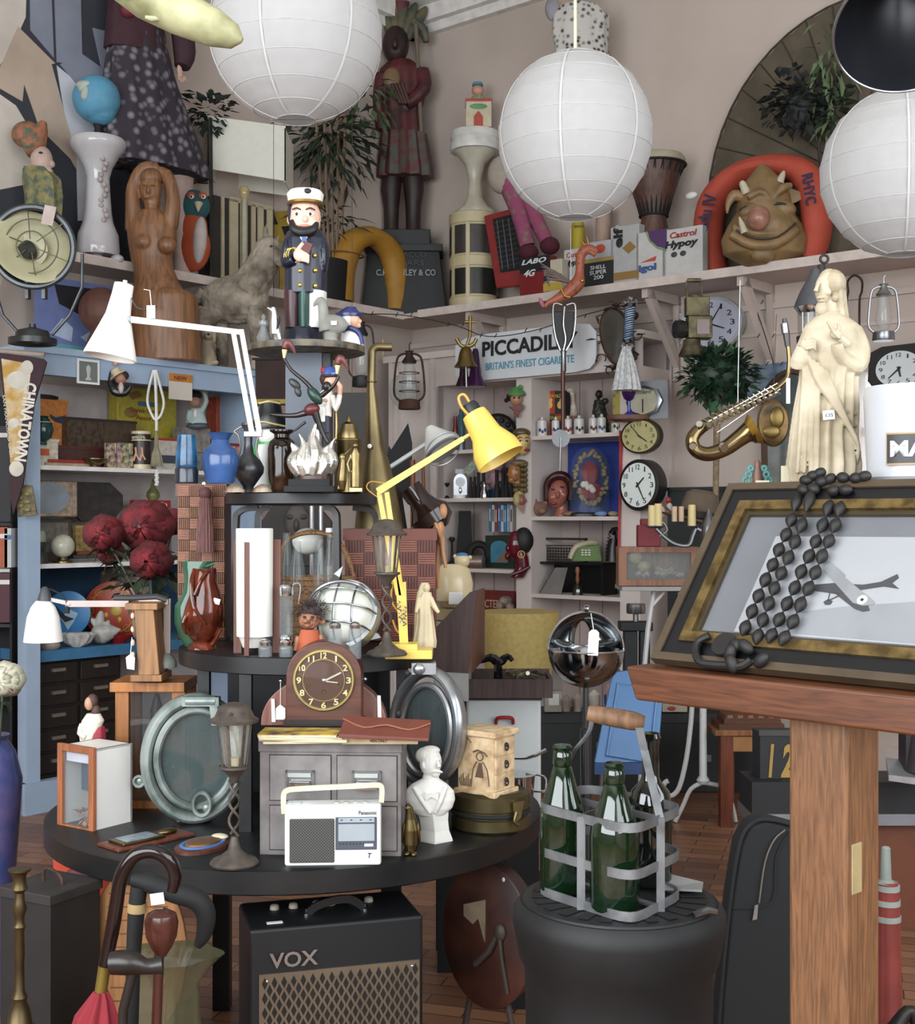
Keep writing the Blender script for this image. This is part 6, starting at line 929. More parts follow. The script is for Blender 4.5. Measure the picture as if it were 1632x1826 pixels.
T('copper_relief_plate', 'oval tarnished brass embossed plate hanging right of the saxophone', 'plate', 1379, 797, 3.5); P('plate', m('6b5228', .4, .7, n=.45, sc_=14, h2='2a1e12'), [rev((1379, 754, 2), (1379, 754, -3), [(0, 27), (.4, 29), (1, 26)], n=36, sy=1.48)]); P('relief', m('7a6230', .35, .8, n=.4), [ell(1385, 745, 14, 20, 5, d=-2), ell(1376, 770, 16, 12, 4, d=-2)]); P('hanging_wire', IRON, [tube([(1379, 712), (1385, 560)], .6, 4)])
RT('wave_canvas_picture', 'dark blue painted picture with white strokes peeping out right of the topiary tree', 'picture', 1365, 705, None, .04, rz='R'); P('canvas', m('1e3f66', .6, n=.3, sc_=6, h2='9fb4c0'), [prism([(1322, 652), (1398, 648), (1394, 668), (1360, 700), (1330, 718)], 0, 4)])
RT('arched_wall_mirror', 'tall arched mirror with a dark wooden frame behind the brass plate', 'mirror', 1412, 862, None, .04, rz='R')
P('frame', m('4a3424', .5), [tube([(1372, 860), (1372, 720), (1384, 680), (1410, 662), (1440, 680), (1452, 720), (1452, 860)], 5, 6, sm=4)]); P('mirror_glass', m('9aa6a8', .1, .7, n=.3, sc_=5), [prism([(1374, 860), (1374, 720), (1386, 684), (1410, 666), (1438, 684), (1450, 720), (1450, 860)], 0, 2)])
S('long_iron_tongs', 'long dark iron tongs with a loop top hanging right of the plaster figure', 'tongs', 1524, 600, YR(1524, .1), RU, [tube([(1510, 600), (1510, 540), (1513, 520), (1512, 502), (1524, 491), (1537, 500), (1537, 520), (1533, 540), (1533, 640)], 2, 8, sm=4)])
hurricane('silver hurricane lantern hanging by wires at the upper right', 1576, 503, 608, 30, YR(1576, .8), m('9a9da0', .3, .9, n=.1), m('8c8f92', .3, .9), False)
T('ship_lantern_conical', 'tall ship lantern with a conical grey metal roof hanging behind the plaster head', 'lantern', 1452, 600, 3.6)
P('roof', m('5c5f64', .35, .7, n=.1), [lathe(1455, [(548, 38), (540, 36), (520, 28), (495, 14), (480, 8)])]); P('collar', CHROME, [lathe(1455, [(560, 30), (548, 37), (546, 37)])]); P('roof_knob', IRON, [ring(1470, 462, 7, 2.4), lathe(1465, [(488, 8), (472, 6)])]); P('lantern_glass', glassm('6c6a60', .1, .4), [lathe(1450, [(600, 26), (560, 27)])])
for x in (1426, 1436, 1450, 1470): P('guard_bar', STEEL, [tube([(x, 560, -20), (x, 600, -20)], 1.4, 6)])
P('base', IRON, [lathe(1450, [(612, 28), (600, 29)])])
# fairy lights strung under the shelf
for i, (a, px0) in enumerate(((((650, 560), (720, 562), (812, 580), (870, 600), (950, 590), (1030, 565), (1110, 545), (1190, 535), (1300, 520)), 'dark string of tiny unlit fairy lights strung under the high shelf across the sign'), (((1330, 495), (1345, 540), (1365, 600), (1380, 650)), 'short dark fairy light string hanging over the topiary tree'))):
    S('fairy_light_string', px0, 'string lights', a[0][0], a[0][1], YR(900, BF+.25) if i == 0 else YR(1350, .2), MATT, [tube(list(a), .9, 5, sm=4)]+[tube([(x+q, y+2, 0), (x+q+4, y-5, -2)], .9, 5) for x, y in a for q in (-14, 12)], g='fairy light strings')
# ================================================================ paper lanterns hanging from the ceiling
def paper_lantern(lab, cx, cy, rx, ry, Y, col='cfcecd'):
    T('paper_lantern', lab, 'lantern', cx, cy, Y, g='white paper globe lanterns')
    nb = 9; prof = []
    ths = [.30+(pi-.52)*i/nb for i in range(nb+1)]
    for i in range(nb):
        for j in range(4):
            u = j/4; th = ths[i]+(ths[i+1]-ths[i])*u; rr = 1-.012*sin(pi*u); prof.append((cy-ry*cos(th)*rr, rx*sin(th)*rr))
    prof.append((cy-ry*cos(ths[-1]), rx*sin(ths[-1])))
    P('paper_shade', paperm(col), [lathe(cx, prof, n=48, caps=False)], solid=0)
    P('wire_rings', m('b9b8b6', .6), [ring(cx, cy-ry*cos(t), rx*sin(t)*1.0, .8, ax='z', n=40, sec=5) for t in ths])
    P('paper_seams', paperm('e2e2e0'), [tube([(cx+rx*1.004*sin(t)*cos(a), cy-ry*cos(t), rx*1.004*sin(t)*sin(a)) for t in [.3+(pi-.52)*i/30 for i in range(31)]], 2.6, 4, flat=.3) for a in [pi/3*k+.25 for k in range(6)]])
    P('cord', m('d9d4b4', .6), [tube([(cx, cy-ry*.95, 0), (cx, PY(ZC, Y), 0)], 3, 8)]); P('wire_frame', STEEL, [tube([(cx-rx*.3, cy+ry*.97, 0), (cx+rx*.3, cy+ry*.97, 0)], .7, 5)])
paper_lantern('biggest white paper globe lantern, cut off by the top edge left of centre', 528, 62, 154, 156, 3.7)
paper_lantern('complete white paper globe lantern hanging on a cream cord right of centre', 1026, 243, 138, 149, 4.0)
paper_lantern('white paper globe lantern cut off by the right edge under the black shade', 1612, 308, 146, 149, 3.9)
T('black_metal_pendant_shade', 'large black spun metal pendant shade seen from below at the top right corner', 'lampshade', 1612, 60, 2.4)
c0 = (1625, -60, 60); c1 = (1612, 62, -30)
P('shade', m('1d1f24', .3, .3, n=.1), [rev(c0, c1, [(-.1, 20), (.1, 60), (.45, 100), (.8, 122), (1, 130)], n=56, caps=False, sx=1), rev(c0, c1, [(-.05, 10), (.12, 57), (.45, 97), (.8, 119), (1, 128)], n=56, caps=False)]); 
a_ = Vector((c0[0], c0[2], c0[1])); b_ = Vector((c1[0], c1[2], c1[1])); x_, y_ = basis(b_-a_)
P('polished_rim', m('9a9ca0', .25, .9), [tube([(lambda p: (p.x, p.z, p.y))(b_+x_*130*cos(t)+y_*130*sin(t)) for t in [2*pi*i/60 for i in range(60)]], 2.6, 8, closed=True)]); P('suspension_rod', MATT, [tube([c0, (c0[0], PY(ZC, 2.4), 60)], 5)])
T('carved_fish', 'pale yellow-green carved fish hanging nose up at the top left', 'fish', 330, 40, 2.9)
FI = m('b7b688', .55, n=.35, sc_=9, h2='7c7a50')
P('body', FI, [rev((180, -40, 0), (432, 72, 0), [(0, 8), (.1, 30), (.3, 46), (.55, 48), (.8, 41), (.94, 27), (1, 6)], n=24, sy=.8)]); P('fin', m('b4b890', .5), [tube([(292, 40, -20, 4), (275, 43, -26, 5), (266, 42, -30, 3)], 4, 8)]); P('hanging_line', MATT, [tube([(300, 0, 0), (300, PY(ZC, 2.9), 0)], .7, 4)])
# ================================================================ the high shelf, left wall
def HL(name, lab, cat, px, a=.16, **k):
    o = T(name, lab, cat, px, 500, YL(px, a), z=ZS, **k); cur['py'] = PY(ZS, cur['Y']); return o
def HR(name, lab, cat, px, b=.2, **k):
    o = T(name, lab, cat, px, 500, YR(px, b), z=ZS, **k); cur['py'] = PY(ZS, cur['Y']); return o
# big painted canvas
T('flower_mural_canvas', 'huge painted canvas of pale petals and grey-blue strips leaning behind the left shelf objects', 'painting', 70, 440, YL(70, .04), rz='L')
PT = lambda c: m(c, .8, n=.15, sc_=3)
P('canvas', PT('33363f'), [box(-160, 205, -330, 438, -1, 3)])
P('painted_shapes', PT('c9c0b4'), [prism([(-160, -330), (60, -330), (52, 40), (38, 90), (12, 160), (-10, 175), (-160, 175)], -2, -1), prism([(-160, 182), (0, 176), (40, 200), (70, 260), (60, 330), (10, 360), (-160, 420)], -1.6, -1)], label='cream petals')
P('painted_shapes', PT('b7a390'), [prism([(42, 60), (90, 105), (60, 125), (50, 160), (48, 190), (20, 178), (14, 165)], -2.2, -1), prism([(50, 158), (60, 125), (85, 108), (94, 150), (102, 190), (130, 260), (140, 330), (110, 270), (70, 230)], -2.4, -1)], label='tan petal shadows')
P('painted_shapes', PT('c2c4cc'), [prism([(92, 108), (150, 150), (158, 250), (160, 330), (152, 370), (120, 380), (118, 260), (102, 190)], -2.6, -1)], label='pale grey petal')
P('painted_shapes', PT('7e8494'), [prism([(80, -330), (118, -330), (126, 95), (92, 102)], -3, -1), prism([(54, -330), (76, -330), (88, 96), (58, 60)], -2.8, -1), prism([(140, 18), (158, 16), (166, 92), (154, 96)], -3, -1), prism([(96, 104), (124, 72), (170, 96), (172, 140), (132, 150)], -3.2, -1)], label='grey-blue strips')
HL('painted_wizard_head', 'painted wooden bearded head in profile with a pointed red and green cap', 'carving', 65, .18)
P('face', m('b79a8c', .6, n=.1), [ell(74, 286, 20, 26, 18), ell(93, 292, 5, 7, 6, rot=-20), ell(86, 306, 9, 6, 9)], rem=1.6); P('beard', m('4a5648', .7, n=.3, sc_=30, h2='8a8048'), [loft([(cur['py'], 78, 26, 0, 20), (350, 78, 32, 0, 24), (320, 74, 32, 0, 24), (300, 64, 22, 0, 20)], fold=.08, fk=8)]); P('cap', m('a05a3c', .6, n=.35, sc_=30, h2='46543c'), [ell(48, 240, 28, 24, 20), tube([(44, 262, 0, 22), (66, 250, 0, 20), (78, 216, 0, 6)], 10, 10, sm=2)], rem=2); P('eye', INK, [ell(78, 277, 4, 2, 2, d=-17)])
T('ship_searchlight', 'round grey metal ship searchlight with a wire guard and cream reflector on the bookcase end', 'searchlight', 58, 620, 5.55, z=ZB)
cur['py'] = PY(ZB, 5.55)
SG = m('565b5e', .4, .6, n=.2)
P('drum', SG, [rev((52, 446, 60), (60, 442, -4), [(0, 2), (0, 48), (.5, 66), (1, 74)], n=44, caps=False)]); P('reflector', m('b9b58e', .4, n=.08), [rev((54, 446, 4), (61, 442, -8), [(0, 20), (.5, 52), (1, 64), (1.01, 70)], n=44, caps=False), rev((54, 446, 3), (54, 446, 4), [(0, 30), (1, 30)])]); P('rim', SG, [tf(ring(61, 442, 70, 6, d=-8, n=48), 61, 442, -8, rx=-4, ry=8)]); P('lamp_socket', m('2c2d2a', .5), [rev((50, 448, 2), (44, 452, -10), [(0, 20), (1, 14)])])
P('wire_guard', m('6a6450', .5, .5), [ring(61, 442, q, 1.2, d=-14-(70-q)*.1, n=36) for q in (26, 48)]+[tube([(61+12*cos(a), 442+12*sin(a), -18), (61+68*cos(a), 442+68*sin(a), -10)], 1.1, 5) for a in [pi*i/3+.4 for i in range(6)]]); P('bracket', SG, [tube([(-12, 520, 14), (0, 560, 14), (34, 598, 14)], 3, 8), tube([(143, 450, 14), (142, 510, 14), (120, 560, 14), (88, 596, 14)], 3, 8)]); P('base', m('3c3d3e', .35, .6), [lathe(58, [(cur['py'], 42), (614, 42), (608, 32), (594, 29), (590, 27), (584, 6), (578, 6)])]); P('clamp', SG, [box(44, 50, 500, 532, 0, 16)]); P('clamp', SG, [box(74, 80, 500, 532, 0, 16)]); P('price_tag', m('c2b0a8', .8), [tf(box(83, 104, 372, 406, -22, -21), 93, 390, -21, rz=-12)])
HL('white_jardiniere_stand', 'glossy white ceramic pedestal stand with moulded flowers carrying the blue globe', 'pedestal', 175, .19)
yb = cur['py']; P('column', m('b9b6b8', .1, n=.04), [lathe(175, [(yb-12, 36), (yb-20, 38), (420, 36), (408, 31), (398, 27), (380, 24), (340, 21), (318, 20), (300, 25), (280, 36), (270, 44), (262, 49), (253, 49), (249, 46), (248, 40)], n=40)]); P('flower_garland', m('b3a8a4', .2), [ell(190+6*sin(i*1.3), 290+i*9, 5, 5, 6, d=-18-abs(i-8)*.9, n=8, k=5) for i in range(16)])
for a in (-1, 0, 1): P('scroll_foot', m('b9b6b8', .1), [ell(175+a*34, yb-6, 12, 9, 12, d=-8 if a == 0 else 0)])
T('blue_globe', 'pale blue lightweight world globe on a dark stem above the white pedestal', 'globe', 172, 250, cur['Y'])
P('globe_ball', m('4f93b4', .6, n=.1), [ell(172, 177, 42, 42, 42, n=32, k=20), ell(178, 196, 30, 28, 28)], rem=1.5, sm=4); P('continents', m('a9b2a4', .7), [ell(160, 163, 15, 8, 7, d=-34), ell(163, 178, 8, 13, 6, d=-37, rot=15), ell(158, 168, 9, 9, 6, d=-35)]); P('stem', MATT, [lathe(175, [(250, 30), (246, 30), (240, 8), (230, 6), (222, 9), (212, 5)])])
HL('patterned_dress_mannequin', 'display dummy in a dark skirt with grey diamonds and a maroon jacket, left shelf', 'mannequin', 280, .18, rz='L', xs=1.15)
SKT = m('2e2630', .85, 0, 'vor', sc_=22, h2='77757e'); yb = cur['py']
P('skirt', SKT, [loft([(305, 278, 98, 0, 50), (290, 278, 98, 0, 50), (220, 262, 78, 0, 50), (150, 250, 60, 0, 42), (90, 245, 48, 0, 34), (40, 243, 42, 0, 30)], fold=.05, fk=11, n=66)]); P('jacket', m('3c1c26', .8, n=.15), [loft([(110, 240, 52, 0, 36), (60, 240, 48, 0, 34), (-30, 245, 46, 0, 32), (-70, 250, 20, 0, 16)], fold=.03)]); P('sleeve', m('3a2028', .8, n=.15), [tube([(285, -30, -10, 16), (312, 20, -14, 18), (322, 80, -16, 19), (316, 112, -18, 13)], 16, 12, sm=3)]); P('hand', m('c7a08e', .6), [ell(309, 124, 5, 12, 4, d=-22, rot=-10)]+[tube([(306+i*4, 130, -22), (308+i*4, 143-abs(i-1)*3, -22)], 1.8, 6) for i in range(4)]); P('red_pocket', m('6c1c28', .7), [ell(208, 50, 12, 14, 12, d=-28)])
P('leg', m('b59a90', .6), [loft([(340, 330, 16, 0, 14), (300, 330, 20, 0, 16)]), loft([(yb, 330, 14, 0, 14), (335, 330, 16, 0, 14)])]); P('leg', m('3a2c30', .7), [loft([(yb, 262, 14, 0, 14), (300, 262, 20, 0, 16)])], label='dark stockinged leg')
HL('felt_robin_toy', 'felt bird toy with teal head, orange wings and white belly on the left shelf', 'plush toy', 345, .23)
P('body', m('a8431f', .9, n=.1), [ell(345, 440, 31, 45, 16), ell(343, 410, 28, 40, 14)], rem=1.6); P('head', m('1f4f52', .9, n=.1), [ell(345, 368, 30, 30, 14), prism([(322, 350), (335, 334), (340, 345)], -3, 3)]); P('belly', m('b9ada8', .9), [ell(358, 430, 13, 42, 12, d=-9, rot=4)])
for x in (345, 366): P('eye_ring', m('a0482c', .8), [ell(x-2, 352, 8, 7, 3, d=-13)]); P('eye', m('e0dcd0', .5), [ell(x, 355, 4, 4, 3, d=-16)]); P('pupil', INK, [ell(x, 355, 2, 2.4, 1, d=-18.5)])
P('beak', m('b9a890', .7), [rev((357, 366, -14), (357, 382, -18), [(0, 8), (1, 1)])])
HL('square_shade_lamp', 'table lamp with a big white box-shaped shade and bare bulb, left shelf', 'lamp', 447, .19)
o = cur['t']; yb = cur['py']
SHD = paperm('efefe4'); P('shade', SHD, [hexa([(380, 222, -50), (516, 240, -50), (516, 336, -50), (380, 314, -50)], [(380, 222, -48), (516, 240, -48), (516, 336, -48), (380, 314, -48)]), box(380, 382, 228, 322, -50, 60), box(514, 516, 244, 338, -50, 60), hexa([(380, 228, 58), (516, 240, 58), (516, 336, 58), (380, 318, 58)], [(380, 228, 60), (516, 240, 60), (516, 336, 60), (380, 318, 60)])]); P('bulb', glassm('c9b070', .05, .5), [lathe(436, [(356, 5), (348, 9), (340, 10), (332, 6)])]); P('stem', m('a8a488', .4), [lathe(436, [(yb, 34), (yb-8, 34), (yb-14, 6), (356, 5)])])
HL('striped_deckchair_box', 'tall dark box with cream vertical strips standing under the square lampshade', 'box', 440, .14, rz='L')
yb = cur['py']; P('box_body', m('2e2a26', .7), [box(392, 482, 362, yb, 0, 40)]); P('cream_strips', m('b3a888', .6, n=.1), [box(x, x+w, 362, yb, -3, 0) for x, w in ((402, 4), (414, 12), (430, 10), (446, 6), (456, 8), (470, 8))]+[box(414, 476, 358, 366, -3, 0)])
HL('yellow_black_sign', 'small yellow and black chequered board behind the square lampshade', 'sign', 505, .08, rz='L')
yb = cur['py']; P('board', m('a58a2c', .6), [tf(box(476, 530, 378, 430, 0, 3), 505, 410, 0, rz=20), box(500, 506, 430, yb, 0, 3)]); P('black_checks', INK, [tf(box(476, 500, 378, 400, -1, 0), 505, 410, 0, rz=20), tf(box(504, 528, 404, 428, -1, 0), 505, 410, 0, rz=20)])
# on top of the blue bookcase
T('taxidermy_hound', 'large moth-eaten pale fur dog standing on the bookcase top, muzzle turned right', 'animal', 425, 655, YL(425, .42), z=ZB)
FU = m('9d9280', .95, 0, n=.4, sc_=9, h2='5a4e42'); yb = cur['py'] = PY(ZB, cur['Y'])
P('body', FU, [ell(420, 535, 62, 44, 32), tube([(440, 520, 0, 36), (465, 480, -4, 30), (478, 455, -8, 26)], 30, 12, sm=3), ell(480, 448, 26, 24, 20, d=-10), tube([(488, 455, -16, 17), (505, 470, -26, 11), (512, 478, -30, 8)], 12, 10, sm=2), tube([(458, 550, -12, 22), (462, 600, -14, 14), (458, yb, -14, 11)], 14, 10, sm=2), tube([(468, 550, 14, 20), (478, 600, 16, 13), (478, yb, 16, 10)], 14, 10, sm=2), tube([(375, 555, -10, 26), (364, 595, -12, 15), (378, 620, -12, 11), (370, yb, -12, 11)], 14, 10, sm=2), tube([(385, 555, 14, 24), (392, 600, 14, 13), (396, yb, 14, 10)], 14, 10, sm=2), tube([(364, 520, 0, 12), (344, 540, 4, 9), (338, 575, 6, 5)], 9, 8, sm=3), tube([(474, 432, -4, 7), (474, 410, -2, 5), (476, 398, -2, 1)], 6, 8), tube([(492, 436, 4, 7), (498, 415, 5, 1)], 6, 8)], rem=2.4, sm=5, disp=5)
P('nose', MATT, [ell(513, 479, 5, 5, 5, d=-33)]); P('eye', INK, [ell(488, 446, 3, 3, 2, d=-29)])
T('puppy_figurine', 'small cream seated puppy figurine under the pale fur dog', 'figurine', 372, 655, YL(372, .5), z=ZB)
yb = cur['py'] = PY(ZB, cur['Y'])
P('body', m('a39478', .7, n=.25), [loft([(yb, 372, 16, 0, 14), (640, 370, 16, 0, 13), (620, 368, 12, 0, 11), (606, 368, 9, 0, 9)]), ell(369, 592, 14, 15, 13, d=-3), ell(374, 602, 7, 6, 8, d=-13), ell(356, 600, 5, 14, 6), ell(382, 600, 4, 13, 6), ell(383, yb-5, 9, 5, 7, d=-8)], rem=1.4, sm=2); P('nose', INK, [ell(376, 599, 2.5, 2, 2, d=-21)])
T('carved_wood_torso', 'large carved wooden torso of a woman with her arms folded behind her head', 'carving', 288, 655, YL(288, .45), z=ZB)
TW = m('8a5c38', .45, 0, 'woodz', n=.2); yb = cur['py'] = PY(ZB, cur['Y'])
P('torso', TW, [loft([(yb, 292, 56, 0, 44), (560, 290, 58, 0, 46), (530, 286, 52, 0, 42), (505, 280, 40, 0, 34), (480, 274, 36, 0, 27), (460, 270, 37, 0, 26), (430, 272, 44, 0, 28), (405, 270, 44, 0, 26), (388, 270, 36, 0, 22), (375, 270, 18, 0, 16)]), loft([(yb, 300, 60, 0, 46), (530, 300, 52, 0, 44), (520, 300, 40, 0, 38)]), ell(272, 362, 15, 18, 15, d=-2), ell(270, 340, 20, 28, 18, d=-4), ell(262, 436, 17, 15, 15, d=-20), ell(303, 442, 17, 15, 15, d=-20), tube([(240, 410, 0, 17), (238, 370, -2, 14), (238, 335, -2, 12), (256, 302, 0, 13), (280, 300, 4, 11)], 14, 12, sm=3), tube([(302, 405, 0, 16), (308, 370, -2, 14), (308, 345, -2, 12), (296, 312, 2, 12), (268, 304, 6, 11)], 14, 12, sm=3), ell(270, 345, 3, 8, 5, d=-23), ell(266, 356, 8, 3, 4, d=-19)], rem=2, sm=4)
P('hair', m('7c5130', .5, 0, 'woodz', n=.2), [ell(270, 318, 22, 18, 18, d=-2)]); P('face_shadow', m('5c3a22', .6), [ell(263, 336, 4, 1.6, 1.5, d=-21), ell(277, 336, 4, 1.6, 1.5, d=-21)])
S('carved_wood_ball_head', 'round reddish wooden head form half hidden behind the white lamp shade', 'carving', 178, 655, YL(178, .3), m('6b4034', .6, n=.25), [ell(180, 568, 40, 42, 34), loft([(655, 190, 42, 0, 30), (620, 186, 30, 0, 24), (600, 184, 20, 0, 18)])], z=ZB-.0, rem=2)
T('harbour_painting', 'blue-violet painting with a black shape leaning on the bookcase top', 'painting', 130, 640, YL(130, .12), z=ZB, rz='L')
yb = cur['py'] = PY(ZB, cur['Y']); P('canvas', m('6673a8', .7, n=.1), [box(82, 250, 500, yb, 0, 4)]); P('painted_shapes', m('17181c', .8), [prism([(106, 512), (250, 505), (250, 600), (170, 590), (140, 560), (112, 545)], -1, 0)]); P('painted_shapes', m('a9b8d0', .7), [prism([(100, 600), (116, 570), (130, 585), (128, 610)], -1, 0), prism([(140, 600), (155, 585), (170, 600), (165, 622)], -1, 0)]); P('painted_shapes', m('5aa0a4', .7), [box(82, 200, 616, yb, -1, 0)])
# the horn-shaped painted banner on the blue post
T('chinatown_wall_pennant', 'long tapering painted cloth pennant lettered CHINATOWN hanging on the blue bookcase post', 'pennant', 40, 880, YL(40, FA+.06)-.02)
P('cloth', m('3a2229', .8, n=.1), [prism([(-2, 628), (78, 640), (84, 646), (62, 720), (50, 800), (42, 862), (30, 900), (24, 918), (18, 880), (14, 780)], -3, 3)], bev=1); P('painted_panel', m('b58a3c', .8, n=.35, sc_=14, h2='c9bda0'), [prism([(4, 640), (58, 650), (52, 700), (40, 760), (36, 830), (20, 826), (14, 740)], -5, -3)]); P('painted_clouds', m('c9c4b4', .8), [ell(50, 656, 11, 13, 1.5, d=-5), ell(34, 678, 20, 16, 1.5, d=-5), ell(26, 755, 10, 9, 1.5, d=-5), ell(31, 836, 13, 14, 1.5, d=-5)]); P('lettering', m('cfc9bc', .7), [txt('CHINATOWN', -22, 118, 742, 764, -6.5, rot=98, bold=.04)]); P('lettering', m('cfc9bc', .7), [txt('SAN FRANCISCO CALIF.', -42, 74, 760, 765, -6.5, rot=83)], label='small white lettering'); P('top_rod', m('a89a88', .7, n=.2), [tube([(-4, 626), (80, 632)], 5, 8)])
T('carved_bone_plaque', 'small carved olive-brown bone plaque hanging under the pennant', 'plaque', 46, 922, YL(46, FA+.05)); P('plaque', m('74683e', .6, 0, n=.45, sc_=50, h2='3c3418'), [prism([(24, 862), (58, 866), (68, 918), (34, 922)], -4, 0)], bev=1); P('carving', m('857848', .6), [ell(38+i % 2*12, 874+i*7, 6, 4, 3, d=-5) for i in range(6)])
# ================================================================ the corner and right part of the high shelf
HL('potted_bamboo', 'tall potted artificial bamboo with dark drooping leaves behind the captain', 'plant', 590, .17, rz='L')
yb = cur['py']; R = random.Random(3)
P('pot', MATT, [lathe(590, [(yb, 20), (468, 24), (464, 24), (464, 18)])]); cn = []
P('canes', m('7c6448', .6, n=.2), [tube([(582+i*6, 470, 0), (574+i*9, 330, 0), (566+i*12+R.uniform(-6, 6), 150, 0)], 2.2, 6, sm=3) for i in range(5)]); P('leaves', m('2c3d2a', .7, n=.3), [foliage(590, 250, 80, 90, 22, 260, 34, 4, hollow=.2, droop=.7, seed=31), foliage(600, 390, 60, 40, 30, 50, 30, 4, hollow=.2, droop=.6, seed=32)]); P('leaves', m('4c6240', .7), [foliage(640, 150, 60, 70, 30, 90, 30, 4, hollow=.4, droop=.8, seed=33)], label='lighter green leaves')
HL('dark_ivy_plant', 'small dark green ivy bush behind the skirted dummy', 'plant', 380, .16, rz='L'); yb = cur['py']
P('leaves', m('22302a', .7, n=.2), [foliage(378, 200, 34, 36, 26, 110, 16, 6, hollow=.4, seed=41)]); P('stems', m('2c2a22', .7), [tube([(378, 210, 4), (382, yb, 6)], 3, 6)])
HL('yellow_horseshoe_lifebuoy', 'yellow horseshoe-shaped lifebuoy leaning behind the tobacconist plinth', 'lifebuoy', 655, .17, rz='L')
yb = cur['py']; P('buoy', m('a8761c', .6, n=.1), [tube([(615, yb-12, 6), (616, 490, 4), (630, 440, 0), (662, 420, 0), (694, 440, 0), (706, 490, 0), (706, yb-12, 0)], 22, 12, sm=4, flat=.8)]); P('straps', m('7c5414', .7), [ring(622, 462, 24, 1.5, ax='z', ry=20)])
HR('tobacconist_statue', 'dark carved tobacconist statue in a red cloak on a black lettered plinth in the corner', 'statue', 722, .22)
PLN = m('1f2224', .6, n=.15, sc_=20); yb = cur['py']
def fr_(x0, x1, y0, X0, X1, y1, e, E): return hexa([(X0, y1, -E), (X1, y1, -E), (X1, y1, E), (X0, y1, E)], [(x0, y0, -e), (x1, y0, -e), (x1, y0, e), (x0, y0, e)])
P('plinth', PLN, [fr_(660, 784, 455, 648, 798, yb, 40, 54), box(654, 790, 444, 457, -46, 46), box(678, 768, 416, 446, -34, 34)], bev=1.5)
DS = m('2e1a18', .5, n=.3, sc_=14); RDC = m('5a1c20', .5, n=.35, sc_=10, h2='301416')
P('leg', DS, [loft([(418, 697, 16, 0, 16), (405, 698, 13, 0, 13), (370, 698, 14, 0, 14), (340, 697, 18, 0, 17), (300, 700, 18, 0, 16)])]); P('leg', DS, [loft([(418, 738, 16, 0, 16), (405, 737, 13, 0, 13), (370, 737, 14, 0, 14), (340, 738, 18, 0, 17), (300, 736, 18, 0, 16)])])
P('tunic', RDC, [loft([(316, 718, 46, 0, 32), (300, 718, 45, 0, 32), (250, 718, 38, 0, 28), (200, 716, 34, 0, 24), (160, 718, 42, 0, 26), (125, 718, 40, 0, 24), (108, 715, 20, 0, 16)], fold=.06, fk=9, n=54), tube([(752, 130, -8, 15), (756, 165, -18, 13), (725, 195, -26, 10)], 12, 10, sm=3), tube([(684, 135, -4, 14), (676, 180, -8, 12), (680, 235, -10, 9)], 12, 10, sm=3)], rem=2, sm=3)
P('head', DS, [ell(706, 82, 24, 34, 24, d=-4), ell(706, 88, 5, 9, 6, d=-28)], rem=2); P('feather_headdress', m('344038', .6, n=.35, sc_=10, h2='6b5c34'), [ell(704+i*13, 30-abs(i)*-4, 10, 36, 8, rot=i*10) for i in (-1, 0, 1, 2, 3)]+[tube([(735, 40, 0, 12), (755, 55, 0, 10), (760, 75, 0, 6)], 8, 8, sm=2)]); P('headdress_red', m('5a1c24', .6), [ell(690, -5, 18, 42, 10, rot=-10), ell(715, -10, 16, 44, 10)])
P('skirt_feathers', m('454a42', .6, n=.3, sc_=20, h2='5c2424'), [loft([(318, 722, 48, -2, 34), (300, 722, 46, -2, 34), (240, 720, 38, -2, 30)], fold=.1, fk=12, n=72)]); P('staff', m('6a5c4a', .6), [tube([(742, 50, -16), (752, 240, -16)], 4, 8)]); P('chest', m('7a5c3c', .5), [ell(700, 148, 16, 20, 8, d=-22)]); P('cigars', m('4a2c20', .6), [tube([(700+i*6, 160, -32), (716+i*5, 196, -34)], 3.5, 6) for i in range(4)])
P('lettering', m('8a8d8c', .6), [txt('C.H.MANLEY & CO', 674, 778, 490, 501, -50, bold=.02)]); P('lettering', m('3a3d3e', .6), [txt('TOBACCO', 692, 762, 459, 468, -46)]); P('lettering', m('3a3d3e', .6), [txt('CIGARS', 696, 758, 474, 483, -48)])
HR('cream_storage_tower', 'cream plastic round two-tier storage unit with smoky sliding doors', 'storage unit', 845, .2)
yb = cur['py']; CT = m('b8ab84', .35, n=.04)
P('body', CT, [lathe(845, [(yb, 44), (yb-20, 44), (yb-22, 42), (yb-74, 42), (yb-76, 44), (yb-92, 44), (yb-94, 42), (yb-150, 42), (yb-152, 44), (yb-170, 44), (yb-172, 40)], n=40)]); 
for j, (y1, y0) in enumerate(((yb-22, yb-74), (yb-94, yb-150))): P('opening', m('22221f' if j == 0 else '3a3632', .25), [lathe(845, [(y1-3, 43.6), (y0+3, 43.6)], n=40, caps=False)], label='smoky brown door' if j == 0 else 'open dark compartment')
for q in (-.98, -.25): P('door_frame', CT, [hexa([(845+45*sin(q-.08), y, -45*cos(q-.08)) for y in (yb-150, yb-20)]+[(845+45*sin(q+.08), y, -45*cos(q+.08)) for y in (yb-20, yb-150)], [(845+43*sin(q-.08), y, -43*cos(q-.08)) for y in (yb-150, yb-20)]+[(845+43*sin(q+.08), y, -43*cos(q+.08)) for y in (yb-20, yb-150)])])
zt_ = ZS+172*cur['s']
T('white_plastic_pedestal', 'white waisted plastic pedestal stool standing on the cream storage tower', 'stool', 847, 372, YR(845, .2), z=zt_)
yq = cur['py'] = PY(zt_, cur['Y'])
